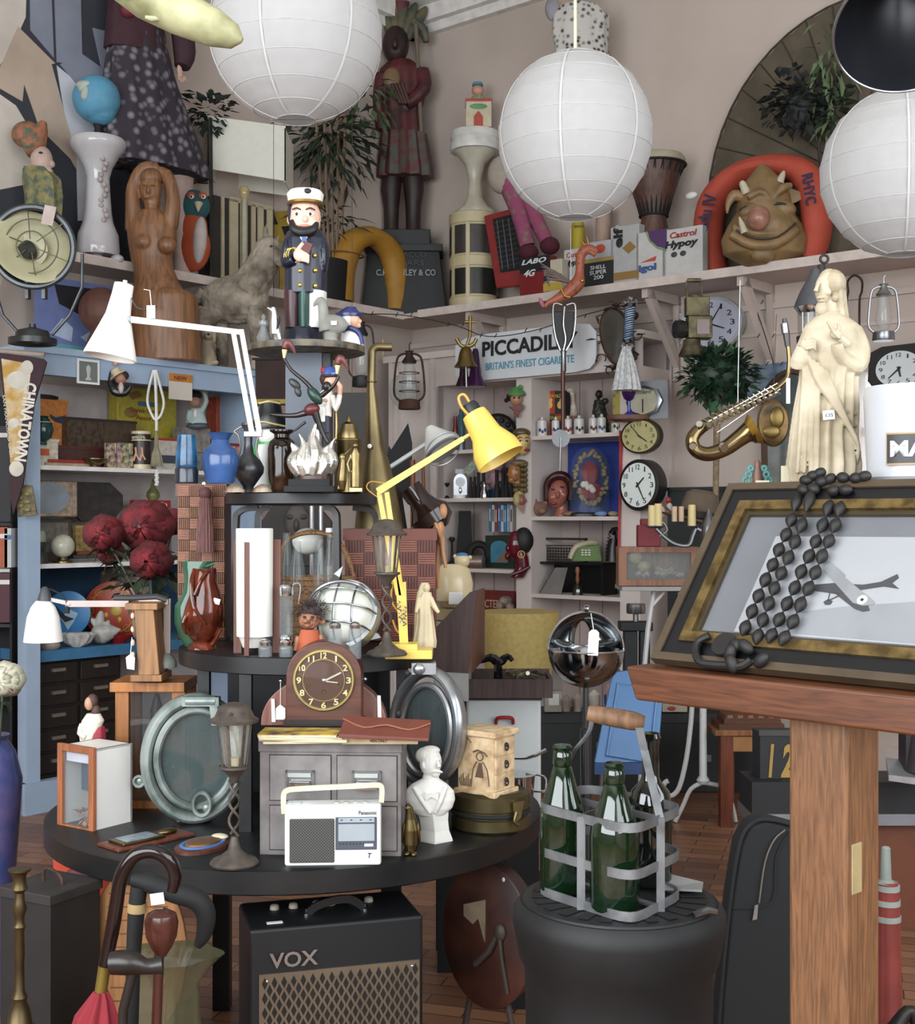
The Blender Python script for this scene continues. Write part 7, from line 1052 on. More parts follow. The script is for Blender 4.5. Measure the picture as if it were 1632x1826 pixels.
P('base', m('c2bda8', .3), [lathe(847, [(yq, 38), (yq-6, 36), (yq-14, 24), (yq-30, 14), (yq-60, 11), (yq-90, 18), (yq-108, 34), (yq-118, 42)], n=40)]); P('seat', m('cfcfc8', .3), [lathe(847, [(yq-112, 44), (yq-116, 45), (yq-128, 44), (yq-131, 42), (yq-134, 44), (yq-146, 43), (yq-148, 38)], n=40)])
zj = zt_+148*cur['s']
T('jack_in_the_box', 'tin toy box with a red house print and a blue-capped figure popping out', 'toy', 854, 220, YR(845, .2), z=zj)
yq = cur['py'] = PY(zj, cur['Y'])
P('box', m('c2b698', .5), [box(831, 876, yq-53, yq, -18, 22)]); P('red_edge', m('b03a2c', .5), [box(830, 877, yq-54, yq-49, -19, 23), box(830, 877, yq-4, yq, -19, 23)]); P('house_print', m('b5402c', .5), [prism([(845, yq-4), (845, yq-22), (853, yq-32), (861, yq-22), (861, yq-4)], -19.5, -18)]); P('tree_print', m('5f9468', .6), [ell(853, yq-40, 16, 5, 1.5, d=-18)]); P('figure_body', m('98a07a', .7, n=.35, sc_=60), [loft([(yq-54, 853, 15, 0, 12), (yq-64, 853, 11, 0, 9)])]); P('figure_head', m('c08a70', .5), [ell(852, yq-74, 11, 10, 9)]); P('figure_cap', m('3c8a9c', .5), [lathe(852, [(yq-82, 10), (yq-87, 9), (yq-89, 4)])])
HR('red_sledge_heater', 'red plastic frame with a black wire grille leaning against the storage tower', 'heater', 895, .3, rz='R')
P('frame', m('8e2c2c', .4, n=.06), [hexa([(862, 378, 0), (916, 374, 0), (936, 515, 0), (884, 513, 0)], [(862, 378, 8), (916, 374, 8), (936, 515, 8), (884, 513, 8)])], bev=4); P('grille_back', MATT, [hexa([(880, 388, -2), (918, 386, -2), (930, 486, -2), (894, 486, -2)], [(880, 388, 0), (918, 386, 0), (930, 486, 0), (894, 486, 0)])]); P('grille_wires', m('5c6062', .4, .5), [tube([(883+i*1.1, 396+i*9, -3), (918+i*1.1, 394+i*9, -3)], .7, 5) for i in range(10)]+[tube([(888+i*10, 392, -3), (898+i*10, 482, -3)], .7, 5) for i in range(3)])
HR('floral_leg_doll', 'big cloth doll whose floral-patterned legs and dark red boots hang down behind the lantern', 'doll', 935, .3)
FL = m('8a3a5c', .9, 0, 'vor', sc_=26, h2='6e6a58')
P('leg', FL, [tube([(900, 310, 0, 20), (925, 380, -6, 15), (940, 440, -10, 14)], 15, 12, sm=3)]); P('leg', FL, [tube([(925, 330, 6, 18), (960, 400, 0, 14), (974, 430, -4, 13)], 15, 12, sm=3)]); P('boot', m('4c1024', .9), [ell(942, 452, 18, 14, 18, d=-12)]); P('boot', m('4c1024', .9), [ell(980, 440, 18, 16, 18, d=-8)]); P('body', m('9d9384', .9, n=.1), [ell(895, 312, 26, 34, 22), ell(935, 290, 40, 40, 24, d=8)])
T('spotted_dress_doll', 'cloth doll in a black-spotted white dress hanging above the middle lantern', 'doll', 1030, 100, YR(1030, .35))
P('dress', m('bdb9b2', .9, 0, 'vor', sc_=32, h2='2a282a'), [loft([(104, 1040, 50, 0, 30), (88, 1036, 46, 0, 28), (60, 1034, 50, 0, 28), (30, 1036, 50, 0, 26), (10, 1034, 34, 0, 20)], fold=.04, fk=9, n=54)]); P('hat_brim', m('8c8a92', .8), [ell(986, 16, 14, 22, 10)]); P('head', m('a08a7c', .7), [ell(1012, -8, 26, 24, 20)]); P('hair', m('4c4238', .8, n=.3), [ell(1000, -14, 22, 22, 22, d=6)]); P('hanging_string', MATT, [tube([(1020, -20, 0), (1020, PY(ZC, cur['Y']), 0)], .8, 4)])
# oil cans
def can(lab, px, x0, x1, y0, c, extra=(), b=.34, name='oil_can', cap=None, c2=None, g='vintage oil cans on the high shelf'):
    HR(name, lab, 'can', px, b, rz='R', g=g); yb = cur['py']; P('body', m(c, .4, n=.06, sc_=20, h2=c2), [box(x0, x1, y0, yb, 0, 20)], bev=1.2)
    if cap: P('cap', m(cap[1], .4), [lathe(cap[0], [(y0, 8), (y0-16, 8), (y0-20, 4)], d=10)])
    for nm, cc, sh in extra: P(nm, m(cc, .5, n=0), [f(yb) if callable(f) else f for f in sh])
can('red and black oil can lettered LABO 4G at the left end of the row', 954, 928, 980, 458, '7c1c20', [('black_panel', '17181c', [box(928, 980, 458, 485, -.5, 0)]), ('lettering', 'c9cdd0', [txt('LABO', 932, 974, 461, 470, -1.2, shear=.3, bold=.03)]), ('lettering', 'c9cdd0', [txt('4G', 936, 956, 480, 492, -1.2, shear=.3, bold=.03)])])
can('small cream and yellow can between the LABO and first Hypoy cans', 985, 970, 1001, 463, 'bdb49c', [('yellow_band', 'b89a34', [lambda yb: box(970, 1001, yb-24, yb-10, -.5, 0)]), ('black_band', '22242a', [lambda yb: box(971, 1000, 490, 500, -.5, 0)])], b=.34)
can('white Castrol Hypoy can partly hidden behind the dragon figurine', 1027, 1007, 1046, 443, 'bcbcba', [('lettering', 'a82420', [txt('Castrol', 1012, 1040, 449, 458, -1, shear=.2)]), ('lettering', '16181c', [txt('Hypoy', 1010, 1040, 463, 475, -1, shear=.2, bold=.03)]), ('grey_triangle', '3c4650', [lambda yb: prism([(1012, yb-4), (1042, yb-46), (1042, yb-4)], -1, 0)])], b=.26)
can('dark grey and white can lettered SHELL SUPER 200', 1067, 1043, 1092, 430, 'a9abb0', [('dark_panel', '1d2222', [lambda yb: box(1043, 1092, 466, yb, -.5, 0)]), ('gold_band', '9a8448', [box(1043, 1092, 460, 467, -1, 0)]), ('shell_emblem', 'b5442c', [ell(1070, 444, 9, 8, 1.2)]), ('lettering', 'cfd2d2', [txt('SHELL', 1055, 1080, 473, 480, -1.2), txt('SUPER', 1054, 1081, 482, 489, -1.2), txt('200', 1060, 1076, 491, 498, -1.2)])])
can('white and brown can with elf printed upwards', 1114, 1091, 1137, 402, 'a6a8a8', [('brown_band', '8a6a34', [lambda yb: box(1091, 1137, yb-26, yb-12, -.5, 0), tf(box(1114, 1130, 435, 450, -.8, 0), 1122, 443, 0, rz=40)]), ('lettering', '17181c', [txt('elf', 1086, 1122, 415, 430, -1.2, rot=-90, bold=.04)])])
can('white, green and purple can lettered igol', 1161, 1137, 1186, 412, 'bcbcb8', [('purple_panel', '4c2a60', [prism([(1156, 412), (1186, 412), (1186, 448), (1172, 442), (1160, 428)], -.8, 0)]), ('green_line', '6f9a54', [tube([(1154, 412, -1), (1160, 430, -1), (1172, 444, -1), (1186, 451, -1)], 1.2, 5)]), ('lettering', '34508e', [txt('igol', 1142, 1170, 470, 486, -1.2, bold=.04)]), ('red_wings', 'b8442c', [prism([(1145, 466), (1170, 458), (1168, 466)], -1.2, 0)])])
can('white Castrol Hypoy can at the right end of the row by the orange buoy', 1216, 1185, 1248, 406, 'bdbdba', [('lettering', 'a82420', [txt('Castrol', 1198, 1240, 412, 423, -1, shear=.2, bold=.02)]), ('lettering', '16181c', [txt('Hypoy', 1190, 1242, 427, 444, -1, shear=.2, bold=.04)]), ('cog_print', '3a3c40', [ell(1204, 452, 5, 5, 1), ell(1218, 452, 5, 5, 1)]), ('bottom_bands', '7c2a24', [lambda yb: box(1186, 1246, yb-8, yb-5, -.6, 0)])])
for px, x, w, y0, c, l in ((1030, 1031, 12, 392, 'a89420', 'yellow plastic oil bottle behind the first Hypoy can'), (1102, 1102, 9, 402, 'b9bab8', 'white domed bottle behind the elf can'), (1180, 1180, 9, 390, 'b8aca0', 'cream domed bottle with a red label behind the igol can')):
    HR('oil_bottle', l, 'bottle', px, .16, g='plastic bottles behind the oil cans'); P('bottle', m(c, .4, n=.05), [lathe(x, [(cur['py'], w), (y0+12, w), (y0+4, w*.75), (y0, w*.35)])])
    if x == 1180: P('red_label', m('a8442c', .5), [lathe(x, [(y0+18, w+.4), (y0+10, w+.2)], caps=False)])
    if x == 1031: P('lettering', INK, [txt('sparta', x-9, x+9, 404, 410, -w-.5)])
HR('djembe_drum', 'rope-laced goblet-shaped djembe drum behind the oil cans', 'drum', 1168, .2)
yb = cur['py']; P('shell', m('5c3c30', .5, 0, 'woodz', n=.2), [lathe(1166, [(yb, 30), (410, 26), (392, 22), (380, 24), (350, 36), (320, 46), (290, 52), (284, 52)], n=36)]); P('skin', m('a59a80', .7, n=.1), [lathe(1168, [(296, 54), (286, 54), (282, 52), (280, 50)], n=36)]); P('rope', MATT, [tube([(1168+54*cos(a), 294, 54*sin(a)), (1166+40*cos(a+.1), 330, 40*sin(a+.1)), (1166+25*cos(a+.2), 384, 25*sin(a+.2))], 1, 5) for a in [pi*i/11 for i in range(22)]]+[tube([(1168+54*cos(a), 294, 54*sin(a)), (1166+40*cos(a-.1), 330, 40*sin(a-.1)), (1166+25*cos(a-.2), 384, 25*sin(a-.2))], 1, 5) for a in [pi*i/11 for i in range(22)]]+[ring(1166, 386, 25, 2, ax='z'), ring(1168, 296, 55, 2, ax='z')])
S('pale_wooden_leg_form', 'pale pink wooden leg form standing behind the SHELL can', 'form', 1078, 500, YR(1078, .12), m('a08474', .6), [loft([(500, 1076, 12, 0, 12), (430, 1076, 13, 0, 12), (380, 1076, 14, 0, 13), (340, 1078, 15, 0, 13)])], z=ZS)
T('giant_paper_parasol', 'giant brownish oiled-paper parasol opened flat against the right wall', 'parasol', 1480, 470, YR(1480, .07), z=ZS, rz='R')
yb = cur['py'] = PY(ZS, cur['Y']); PM = m('5c5140', .8, 0, n=.2, sc_=6, h2='4a4234')
cx_, cy_, ra, rb = 1520, 330, 232, 330; n_ = 36
tri = [((cx_, -6, cy_), (cx_+ra*cos(2*pi*i/n_), 12, cy_+rb*sin(2*pi*i/n_)), (cx_+ra*.985*cos(2*pi*(i+.5)/n_), 13, cy_+rb*.985*sin(2*pi*(i+.5)/n_)), (cx_+ra*cos(2*pi*(i+1)/n_), 12, cy_+rb*sin(2*pi*(i+1)/n_))) for i in range(n_)]
tri = [tuple((min(max(p[0], 1200), 1900), p[1], min(p[2], yb)) for p in q) for q in tri]
P('paper_canopy', PM, [([*q], [(0, 1, 2), (0, 2, 3)]) for q in tri], solid=1, flat=True); P('bamboo_ribs', m('3a3226', .7), [tube([(cx_+ra*.1*cos(2*pi*i/n_), cy_+rb*.1*sin(2*pi*i/n_), -6), (cx_+ra*cos(2*pi*i/n_), min(cy_+rb*sin(2*pi*i/n_), yb), 11)], 1.3, 5) for i in range(n_) if cy_+rb*sin(2*pi*i/n_) < yb+1]+[tube([(cx_+ra*cos(t), min(cy_+rb*sin(t), yb), 12) for t in [pi*.85+i*pi*1.0/24 for i in range(25)]], 2, 5)])
HR('hanging_shelf_plants', 'dark leafy and pale grassy artificial plants in front of the big parasol', 'plant', 1440, .2)
yb = cur['py']; P('leaves', m('262c2a', .7, n=.2), [foliage(1420, 180, 62, 62, 30, 200, 20, 9, hollow=.2, seed=51), ell(1430, 190, 30, 30, 14)], label='dark rounded leaves'); P('grass_leaves', m('6c8058', .7), [foliage(1478, 110, 50, 80, 26, 90, 54, 4, hollow=.1, droop=1.1, seed=52), foliage(1490, 210, 36, 50, 26, 50, 44, 5, hollow=.1, droop=.6, seed=53)], label='pale grassy blades'); P('leaves', m('33452f', .7), [foliage(1485, 190, 45, 70, 24, 90, 30, 8, hollow=.2, seed=54)]); P('stems', m('2a2622', .7), [tube([(1430, 190), (1460, 260), (1480, yb)], 3, 6, sm=2)])
HR('orange_horseshoe_buoy', 'orange fabric horseshoe lifebuoy lettered Xanadu IV and RHYC on the high shelf', 'lifebuoy', 1370, .18, rz='R')
yb = cur['py']; OB = m('b8442e', .75, n=.12, sc_=8)
P('buoy', OB, [tube([(1290, yb-6, 6, 26), (1278, 420, 2, 32), (1284, 350, 0, 34), (1318, 308, 0, 36), (1366, 298, 0, 36), (1412, 312, 0, 36), (1434, 350, 0, 34), (1440, 420, 2, 32), (1432, yb-20, 6, 28)], 33, 14, sm=5, flat=.6)])
P('lettering', m('2c2348', .6), [txt('Xanadu IV', 1236, 1338, 378, 398, -40, rot=-76, bold=.03)]); P('lettering', m('2c2348', .6), [txt('RHYC', 1416, 1470, 352, 368, -38, rot=84, bold=.03)]); P('white_toggle', WHITE, [ell(1254, 326, 10, 7, 6, d=-6)])
HR('goblin_mask', 'large rubbery goblin mask with horns, bat ears, bulbous nose and a huge grin', 'mask', 1365, .34)
yb = cur['py']; GB = m('8a6c44', .5, n=.35, sc_=8, h2='6b5430')
P('mask', GB, [loft([(yb, 1362, 30, 0, 26), (455, 1362, 72, -4, 42), (430, 1362, 77, -6, 46), (405, 1362, 66, -8, 46), (380, 1362, 50, -6, 42), (350, 1362, 46, -4, 40), (325, 1362, 34, 0, 32), (305, 1361, 16, 0, 18), (294, 1360, 7, 0, 8)]), ell(1330, 385, 20, 14, 14, d=-34, rot=-12), ell(1390, 380, 22, 15, 14, d=-34, rot=14), tube([(1296, 425, -36, 8), (1330, 446, -46, 9), (1372, 444, -48, 10), (1412, 418, -38, 8)], 9, 10, sm=3), tube([(1300, 412, -34, 7), (1335, 426, -46, 7), (1375, 424, -46, 7), (1410, 398, -34, 6)], 7, 10, sm=3), tube([(1325, 362, -38, 6), (1345, 352, -42, 7), (1360, 362, -42, 5)], 6, 8, sm=2), tube([(1370, 362, -42, 5), (1385, 346, -42, 8), (1402, 340, -34, 6)], 6, 8, sm=2), ell(1352, 462, 22, 14, 12, d=-38)], rem=2, sm=3)
P('nose', m('a3705c', .3, n=.25, sc_=20), [ell(1340, 402, 20, 22, 20, d=-56)]); P('ear', GB, [tube([(1322, 356, -14, 10), (1306, 352, -14, 10), (1296, 368, -14, 6), (1294, 385, -14, 2)], 8, 8, sm=3)], rem=1.5); P('ear', GB, [hexa([(1388, 330, -14), (1442, 352, -14), (1400, 372, -14)], [(1388, 330, -8), (1442, 352, -8), (1400, 372, -8)])], bev=2)
P('horn', m('bdb49c', .5), [rev((1326, 350, -24), (1316, 330, -28), [(0, 8), (.8, 6), (1, 3)])]); P('horn', m('bdb49c', .5), [rev((1384, 332, -24), (1392, 312, -26), [(0, 8), (.7, 5), (1, 2)])]); P('tusk', m('c2b89a', .4), [rev((1318, 425, -46), (1308, 398, -48), [(0, 7), (.6, 5), (1, 1)])]); P('mouth_line', m('3c2a1c', .6), [tube([(1304, 420, -42), (1335, 436, -53), (1374, 434, -55), (1408, 408, -43)], 2, 6, sm=3)]); P('eye_slits', INK, [tube([(1362, 382, -44), (1376, 374, -46), (1390, 376, -46)], 2.4, 6, sm=2), tube([(1310, 384, -38), (1322, 378, -44)], 2, 6)])
T('winged_dragon_figurine', 'orange and gold winged dragon figurine hanging in front of the high shelf', 'figurine', 1000, 545, YR(1000, .62))
DR = m('a8583c', .45, 0, 'vor', sc_=50, h2='7c3a34')
P('body', DR, [tube([(1066, 448, 0, 5), (1048, 444, 0, 9), (1036, 456, 0, 9), (1034, 485, 0, 8), (1030, 505, 0, 13), (1012, 522, 0, 12), (992, 534, 0, 8), (978, 540, 0, 5), (972, 548, 0, 4)], 8, 12, sm=5), tube([(1050, 448, -3, 5), (1062, 456, -3, 4)], 4, 8)], rem=1); P('wing_feathers', m('6a5450', .5, n=.3), [tube([(1016, 504, -4, 3), (990-i*2, 488-i*3+i*i*.8, -8, 2.5), (962+i*3, 470+i*7, -8, 1)], 3, 6, sm=2) for i in range(7)]); P('gold_trim', GOLD, [tube([(1036, 428, 0, 1), (1044, 440, 0, 2.5)], 2, 6), tube([(1046, 422, 0, 1), (1050, 438, 0, 2.5)], 2, 6), tube([(1000, 516, -10), (1006, 530, -12), (1016, 532, -12)], 2.2, 6, sm=2), ell(1038, 502, 4, 4, 4, d=-8)]); P('pink_tail_tip', m('b8687a', .5), [ell(966, 540, 4, 10, 4, rot=-25)]); P('hanging_string', WHITE, [tube([(1018, 505), (1018, 408)], .6, 4)])
# ================================================================ things standing on the floor behind the table, right
T('gold_drum_lampshade', 'big mustard gold drum lampshade standing behind the brown wooden wedge box', 'lampshade', 925, 1200, 4.7)
P('shade', m('a08a48', .7, n=.12, sc_=60), [lathe(925, [(1205, 58), (1180, 62), (1100, 72), (1090, 72), (1090, 70)], n=44, sd=1)]); P('stand', MATT, [tube([(925, 1200), (925, PY(0, 4.7))], 6), lathe(925, [(PY(0, 4.7), 60), (PY(0, 4.7)-8, 56), (PY(0, 4.7)-12, 10)])])
T('bear_shaped_jar', 'cream bulbous jar with a small bear head in a blue cap as its lid', 'jar', 812, 1082, 4.0)
BJ = m('c9b78e', .25, n=.06); P('body', BJ, [lathe(808, [(1082, 20), (1070, 34), (1040, 36), (1015, 30), (1006, 20)])]); P('head', BJ, [ell(824, 1000, 14, 14, 13, d=-6), ell(812, 992, 4, 4, 4, d=-6), ell(838, 994, 4, 4, 4, d=-6)]); P('cap', m('3c6ea4', .4), [ell(824, 990, 11, 5, 10, d=-6)])
T('white_junction_box', 'small white plastic box beside the cream bear jar', 'box', 812, 1082, 3.9); P('body', WHITE, [box(800, 826, 1056, 1078, -8, 8)], bev=2)
T('round_tan_tin', 'round cream and tan tin under the bear jar', 'tin', 808, 1104, 4.0); P('body', m('a8946a', .4), [lathe(808, [(1104, 34), (1084, 34)])]); P('body_lower', m('a3a5a2', .5), [lathe(808, [(1260, 34), (1106, 34)])], label='white lower drum'); P('stand', MATT, [box(778, 838, 1260, PY(0, 4.0), -30, 30)])
DWD = m('4a3430', .5, 0, 'woodz', n=.2)
T('wooden_wedge_box', 'dark brown slant-topped open wooden box standing on end right of the middle tier', 'box', 815, 1212, 3.75)
P('side', DWD, [prism([(776, 1196), (776, 1120), (838, 1056), (850, 1054), (836, 1200)], -6, 0)], bev=1); P('side', m('5c3420', .5, 0, 'woodz', n=.2), [hexa([(838, 1056, -4), (862, 1052, 60), (862, 1180, 60), (838, 1200, -4)], [(842, 1056, -4), (866, 1052, 60), (866, 1180, 60), (842, 1200, -4)])], label='reddish inner board'); P('white_base', m('9b9a97', .6), [box(776, 836, 1198, 1250, -4, 50)]); P('stand', MATT, [box(780, 832, 1250, PY(0, 3.75), 0, 46)])
T('white_enamel_bin', 'white enamel bread bin with a red handle under the brown cutlery tray', 'bin', 896, 1440, 3.9)
EN = m('c9cfce', .2, n=.03); P('body', EN, [box(831, 964, 1244, 1440, -20, 60)], bev=6); P('rim', m('4c3c34', .5), [box(829, 966, 1241, 1246, -22, 62)], bev=2); P('handle', m('a81c20', .3), [tube([(884, 1286, -24), (886, 1276, -32), (900, 1274, -34), (912, 1276, -32), (914, 1286, -24)], 3.4, 8, sm=3)]); P('stand', MATT, [box(836, 960, 1440, PY(0, 3.9), -16, 56)])
T('cutlery_tray', 'brown wooden tray full of tarnished cutlery and a black ornament on the enamel bin', 'tray', 905, 1242, 3.88)
P('tray', m('4a3632', .6, 0, 'grain', n=.2), [box(826, 984, 1208, 1241, -28, -22), box(826, 984, 1200, 1241, 62, 68), box(826, 832, 1206, 1241, -22, 62), box(978, 984, 1206, 1241, -22, 62), box(832, 978, 1234, 1241, -22, 62)])
R = random.Random(6); P('cutlery', m('8c8872', .3, .8, n=.3), [tube([(900+R.uniform(0, 50), 1206-R.uniform(0, 8), R.uniform(-20, 30), 4), (925+R.uniform(0, 50), 1214-R.uniform(0, 22), R.uniform(-20, 40), 2)], 3, 6) for i in range(22)]); P('black_ornament', m('14151a', .1), [tube([(856, 1180, 0, 4), (875, 1172, -4, 8), (890, 1180, -6, 9), (905, 1170, -4, 6), (914, 1178, -4, 4)], 5, 8, sm=3), tube([(888, 1180, -6, 8), (888, 1215, -4, 8)], 8, 8)])
T('chrome_pan', 'polished steel saucepan handle sticking out behind the cream trinket chest', 'pan', 936, 1440, 3.5)
P('pan', CHROME, [lathe(920, [(1440, 30), (1385, 34), (1380, 36)])]); P('handle', CHROME, [tube([(915, 1352, 0), (945, 1350, -4), (974, 1336, -6)], 3.4, 8, sm=3), tube([(938, 1378, 0), (970, 1384, -4), (974, 1400, -4), (970, 1410, -4), (945, 1410, 0)], 2.2, 8, sm=3)]); P('stand', MATT, [box(900, 944, 1440, PY(0, 3.5), -20, 20)])
T('chrome_globe_ashtray_stand', 'chrome ball-shaped ashtray on a tall tube stand with a white paper tag', 'ashtray stand', 1045, 1600, 3.6)
bw = [(1158+68*sin(a), 68*cos(a)) for a in [pi/2*i/9*.98 for i in range(9, -1, -1)]]
P('bowl', m('9a9ea2', .1, 1, n=0), [lathe(1045, bw+[(1158, 65), (1180, 58), (1200, 30)], n=48)]); yp = []
for i in range(13):
    a = pi*i/12; yp.append([(1045+66*cos(a)*cos(b), 66*abs(cos(b*0))*sin(b) if False else 66*sin(b)*sin(a*.5+.8), 1158-66*sin(a)*cos(b*.6)) for b in [.0+pi*.42*j/6 for j in range(7)]])
V = [q for r in yp for q in r]; P('hood', m('85898a', .15, 1, n=0), [(V, [(i*7+j, i*7+j+1, (i+1)*7+j+1, (i+1)*7+j) for i in range(12) for j in range(6)])], solid=1); P('hood_rim', CHROME, [ring(1045, 1158, 67, 2, n=30, a0=pi, a1=2*pi), ring(1045, 1158, 68, 1.8, ax='z', n=40)]); P('knob', CHROME, [lathe(1046, [(1092, 3), (1086, 6), (1083, 5), (1080, 7), (1078, 4)])])
P('stem', m('606467', .25, .9), [lathe(1045, [(PY(0, 3.6)-10, 10), (1300, 10), (1298, 6), (1222, 5)])]); P('base', CHROME, [lathe(1045, [(PY(0, 3.6), 80), (PY(0, 3.6)-8, 70), (PY(0, 3.6)-14, 12)])]); P('price_tag', TAG, [prism([(1043, 1122), (1048, 1117), (1056, 1117), (1061, 1122), (1059, 1162), (1041, 1161)], -69, -68), tube([(1052, 1120, -68), (1051, 1092, -30)], .8, 5)])
T('blue_plastic_seat', 'light blue moulded plastic folding seat leaning behind the galvanised bottle crate', 'seat', 1120, 1370, 5.0)
BP = m('4a7cb4', .35, n=.04); P('panel', BP, [hexa([(1100, 1202, 30), (1150, 1196, 30), (1190, 1208, 30), (1166, 1372, -40), (1056, 1352, -40), (1092, 1218, 20)], [(1100, 1202, 38), (1150, 1196, 38), (1190, 1208, 38), (1166, 1372, -32), (1056, 1352, -32), (1092, 1218, 28)])], bev=2); P('raised_rim', m('5a8cc4', .35), [tube([(1104, 1222, 20), (1176, 1226, 20), (1154, 1352, -38), (1078, 1340, -38)], 2.4, 8, closed=True)]); P('seat_front', m('2f4f84', .4), [box(1056, 1150, 1352, 1372, -46, -34)]); P('leg', STEEL, [tube([(1070, 1370, -36), (1062, PY(0, 5.0), -30)], 4)]); P('leg', STEEL, [tube([(1150, 1372, -36), (1156, PY(0, 5.0), -30)], 4)])
T('dark_green_travel_trunk', 'long dark green-black painted trunk on the floor under the cupboards', 'trunk', 1130, 1440, 6.3, z=0)
cur['py'] = yb = PY(0, 6.3); P('body', m('1d2422', .6, n=.15, sc_=8), [box(962, 1340, 1282, yb, -30, 60)], bev=2); P('lid', m('232a28', .6), [box(958, 1344, 1268, 1284, -33, 62)]); P('latch', STEEL, [box(1240, 1262, 1340, 1352, -34, -30)]); P('latch', STEEL, [box(1060, 1078, 1318, 1330, -34, -30)])
for i, (x, w, c, l) in enumerate(((986, 15, '8f8a80', 'grey cardboard box with a tag at the left on the dark trunk'), (1202, 22, 'b3a693', 'small cream cardboard box with a red oval on the dark trunk'))):
    T('cardboard_box', l, 'box', x, 1268, 6.25); P('body', m(c, .8, n=.06), [box(x-w, x+w, 1232 if i == 0 else 1250, 1268, -10, 20)]); P('label', m('a8442c' if i else 'c9c6bd', .7), [ell(x-6, 1262, 8, 4, 1, d=-10) if i else box(x-8, x+10, 1236, 1256, -11, -10)])
for i, (x, c, y) in enumerate(((1060, 'c8c2b4', 1238), (1088, '2a3c8c', 1240), (1092, 'b88a84', 1222), (1030, '8a8276', 1244), (1010, '7c7068', 1248))):
    S('china_ornament', ('white and green china teapot ornament on the dark trunk', 'deep blue china bowl ornament on the dark trunk', 'pink china bird ornament behind the blue bowl', 'dull cream cup behind the ashtray stem', 'small brown goblet left of the ashtray stem')[i], 'ornament', x, 1268, 6.2-.04*i, m(c, .2), [lathe(x, [(1268, 7), (1264, 7), (1256, 10), (y, 11), (y-4, 6), (y-8, 3)])], g='china ornaments on the trunk')
WI = m('c2c3c2', .45, n=.06)
T('white_iron_table', 'white painted wrought-iron pedestal table with a marble top and scrolled foot', 'table', 1190, 1420, 5.6, z=0)
cur['py'] = yb = PY(0, 5.6)
P('table_top', m('8c8a84', .4, n=.1), [box(1104, 1330, 1044, 1052, -40, 60)], bev=1); P('leg', WI, [tube([(1166, 1054, 0), (1156, 1120, 0), (1150, 1185, 0)], 4.5, 6), tube([(1150, 1185, 0), (1148, 1290, 6), (1140, yb-10, 8)], 4, 6)]); P('leg', WI, [tube([(1246, 1054, 0), (1232, 1290, 0), (1216, 1390, 0), (1200, 1418, 0), (1186, 1412, 0), (1184, 1398, 0), (1192, 1392, 0)], 4.5, 8, sm=4)]); P('leg', WI, [lathe(1254, [(yb-70, 9), (yb-76, 12), (yb-84, 7), (1230, 6), (1054, 6)]), tube([(1254, yb-72), (1232, yb-60), (1218, yb-30), (1204, yb-2)], 4, 8, sm=3), tube([(1254, yb-72), (1290, yb-62), (1306, yb-30), (1312, yb-2)], 4, 8, sm=3)]); P('brace', WI, [tube([(1160, 1084), (1184, 1056)], 3.4, 6), tube([(1210, 1056), (1236, 1080)], 3.4, 6)])
S('coiled_white_cable', 'loose coil of white electric cable on the floor by the iron table foot', 'cable', 1225, 1425, 5.5, WHITE, [ring(1226+i*2, yb-4-i*3, 18-i, 1.2, ax='z', ry=16, n=20) for i in range(5)], z=0)
T('shell_display_case', 'shallow wooden glass-fronted case full of seashells on the white iron table', 'display case', 1174, 1044, 5.55)
CW = m('8a5434', .45, 0, 'grain', n=.15)
P('case_frame', CW, [box(1102, 1244, 975, 985, -12, 30), box(1102, 1244, 1033, 1044, -12, 30), box(1102, 1116, 985, 1033, -12, 30), box(1230, 1244, 985, 1033, -12, 30), box(1102, 1244, 985, 1033, 26, 30)]); P('glass_pane', GLASS, [box(1116, 1230, 985, 1033, -9, -8)]); R = random.Random(9); P('shells', m('a8958a', .6, n=.3, sc_=40), [ell(1130+R.uniform(0, 92), 1026-R.uniform(0, 12), R.uniform(5, 11), R.uniform(3, 6), 5, d=R.uniform(0, 10), rot=R.uniform(-40, 40), n=8, k=5) for i in range(16)]); P('painted_head', m('a89a6c', .5), [ell(1133, 994, 12, 12, 8), ell(1148, 1010, 12, 10, 8)])
T('red_leather_box', 'red leather box standing at the left on top of the shell case', 'box', 1160, 975, 5.55); P('body', m('7c1c26', .6, n=.1), [box(1137, 1178, 936, 975, -6, 18)], bev=2); P('lid', m('7c1c26', .6), [box(1143, 1166, 925, 937, -4, 14)], bev=2)
T('candle_wall_sconce', 'grey metal branched candle sconce with dripping cream candles lying on the shell case', 'candelabra', 1220, 975, 5.35)
PW = m('6c6e70', .35, .8, n=.1); P('arm', PW, [tube([(1170, 942), (1186, 958), (1205, 970), (1228, 972), (1236, 955), (1242, 940)], 4, 8, sm=4), tube([(1165, 938), (1180, 930), (1190, 945), (1176, 956)], 2.4, 8, sm=3)]); P('arm', PW, [tube([(1236, 938), (1262, 950), (1275, 935)], 4, 8, sm=3)]); P('boss', PW, [lathe(1264, [(975, 8), (955, 15), (935, 13), (920, 6), (908, 3)])])
for x, y in ((1163, 901), (1174, 898), (1234, 900)): cd = P('candle', m('c9b478', .5, n=.05), [lathe(x, [(938, 7.5), (y+8, 7), (y, 6.5)], n=14)]); P('drip_pan', PW, [lathe(x, [(942, 6), (938, 13), (937, 13)])], cd)
for x in (1203, 1215): P('candle', m('b89c7c', .5), [lathe(x, [(930, 5), (903, 5)], n=12)])
T('brown_felt_hat', 'brown felt trilby hat with a dark band resting on the sconce', 'hat', 1250, 948, 5.45)
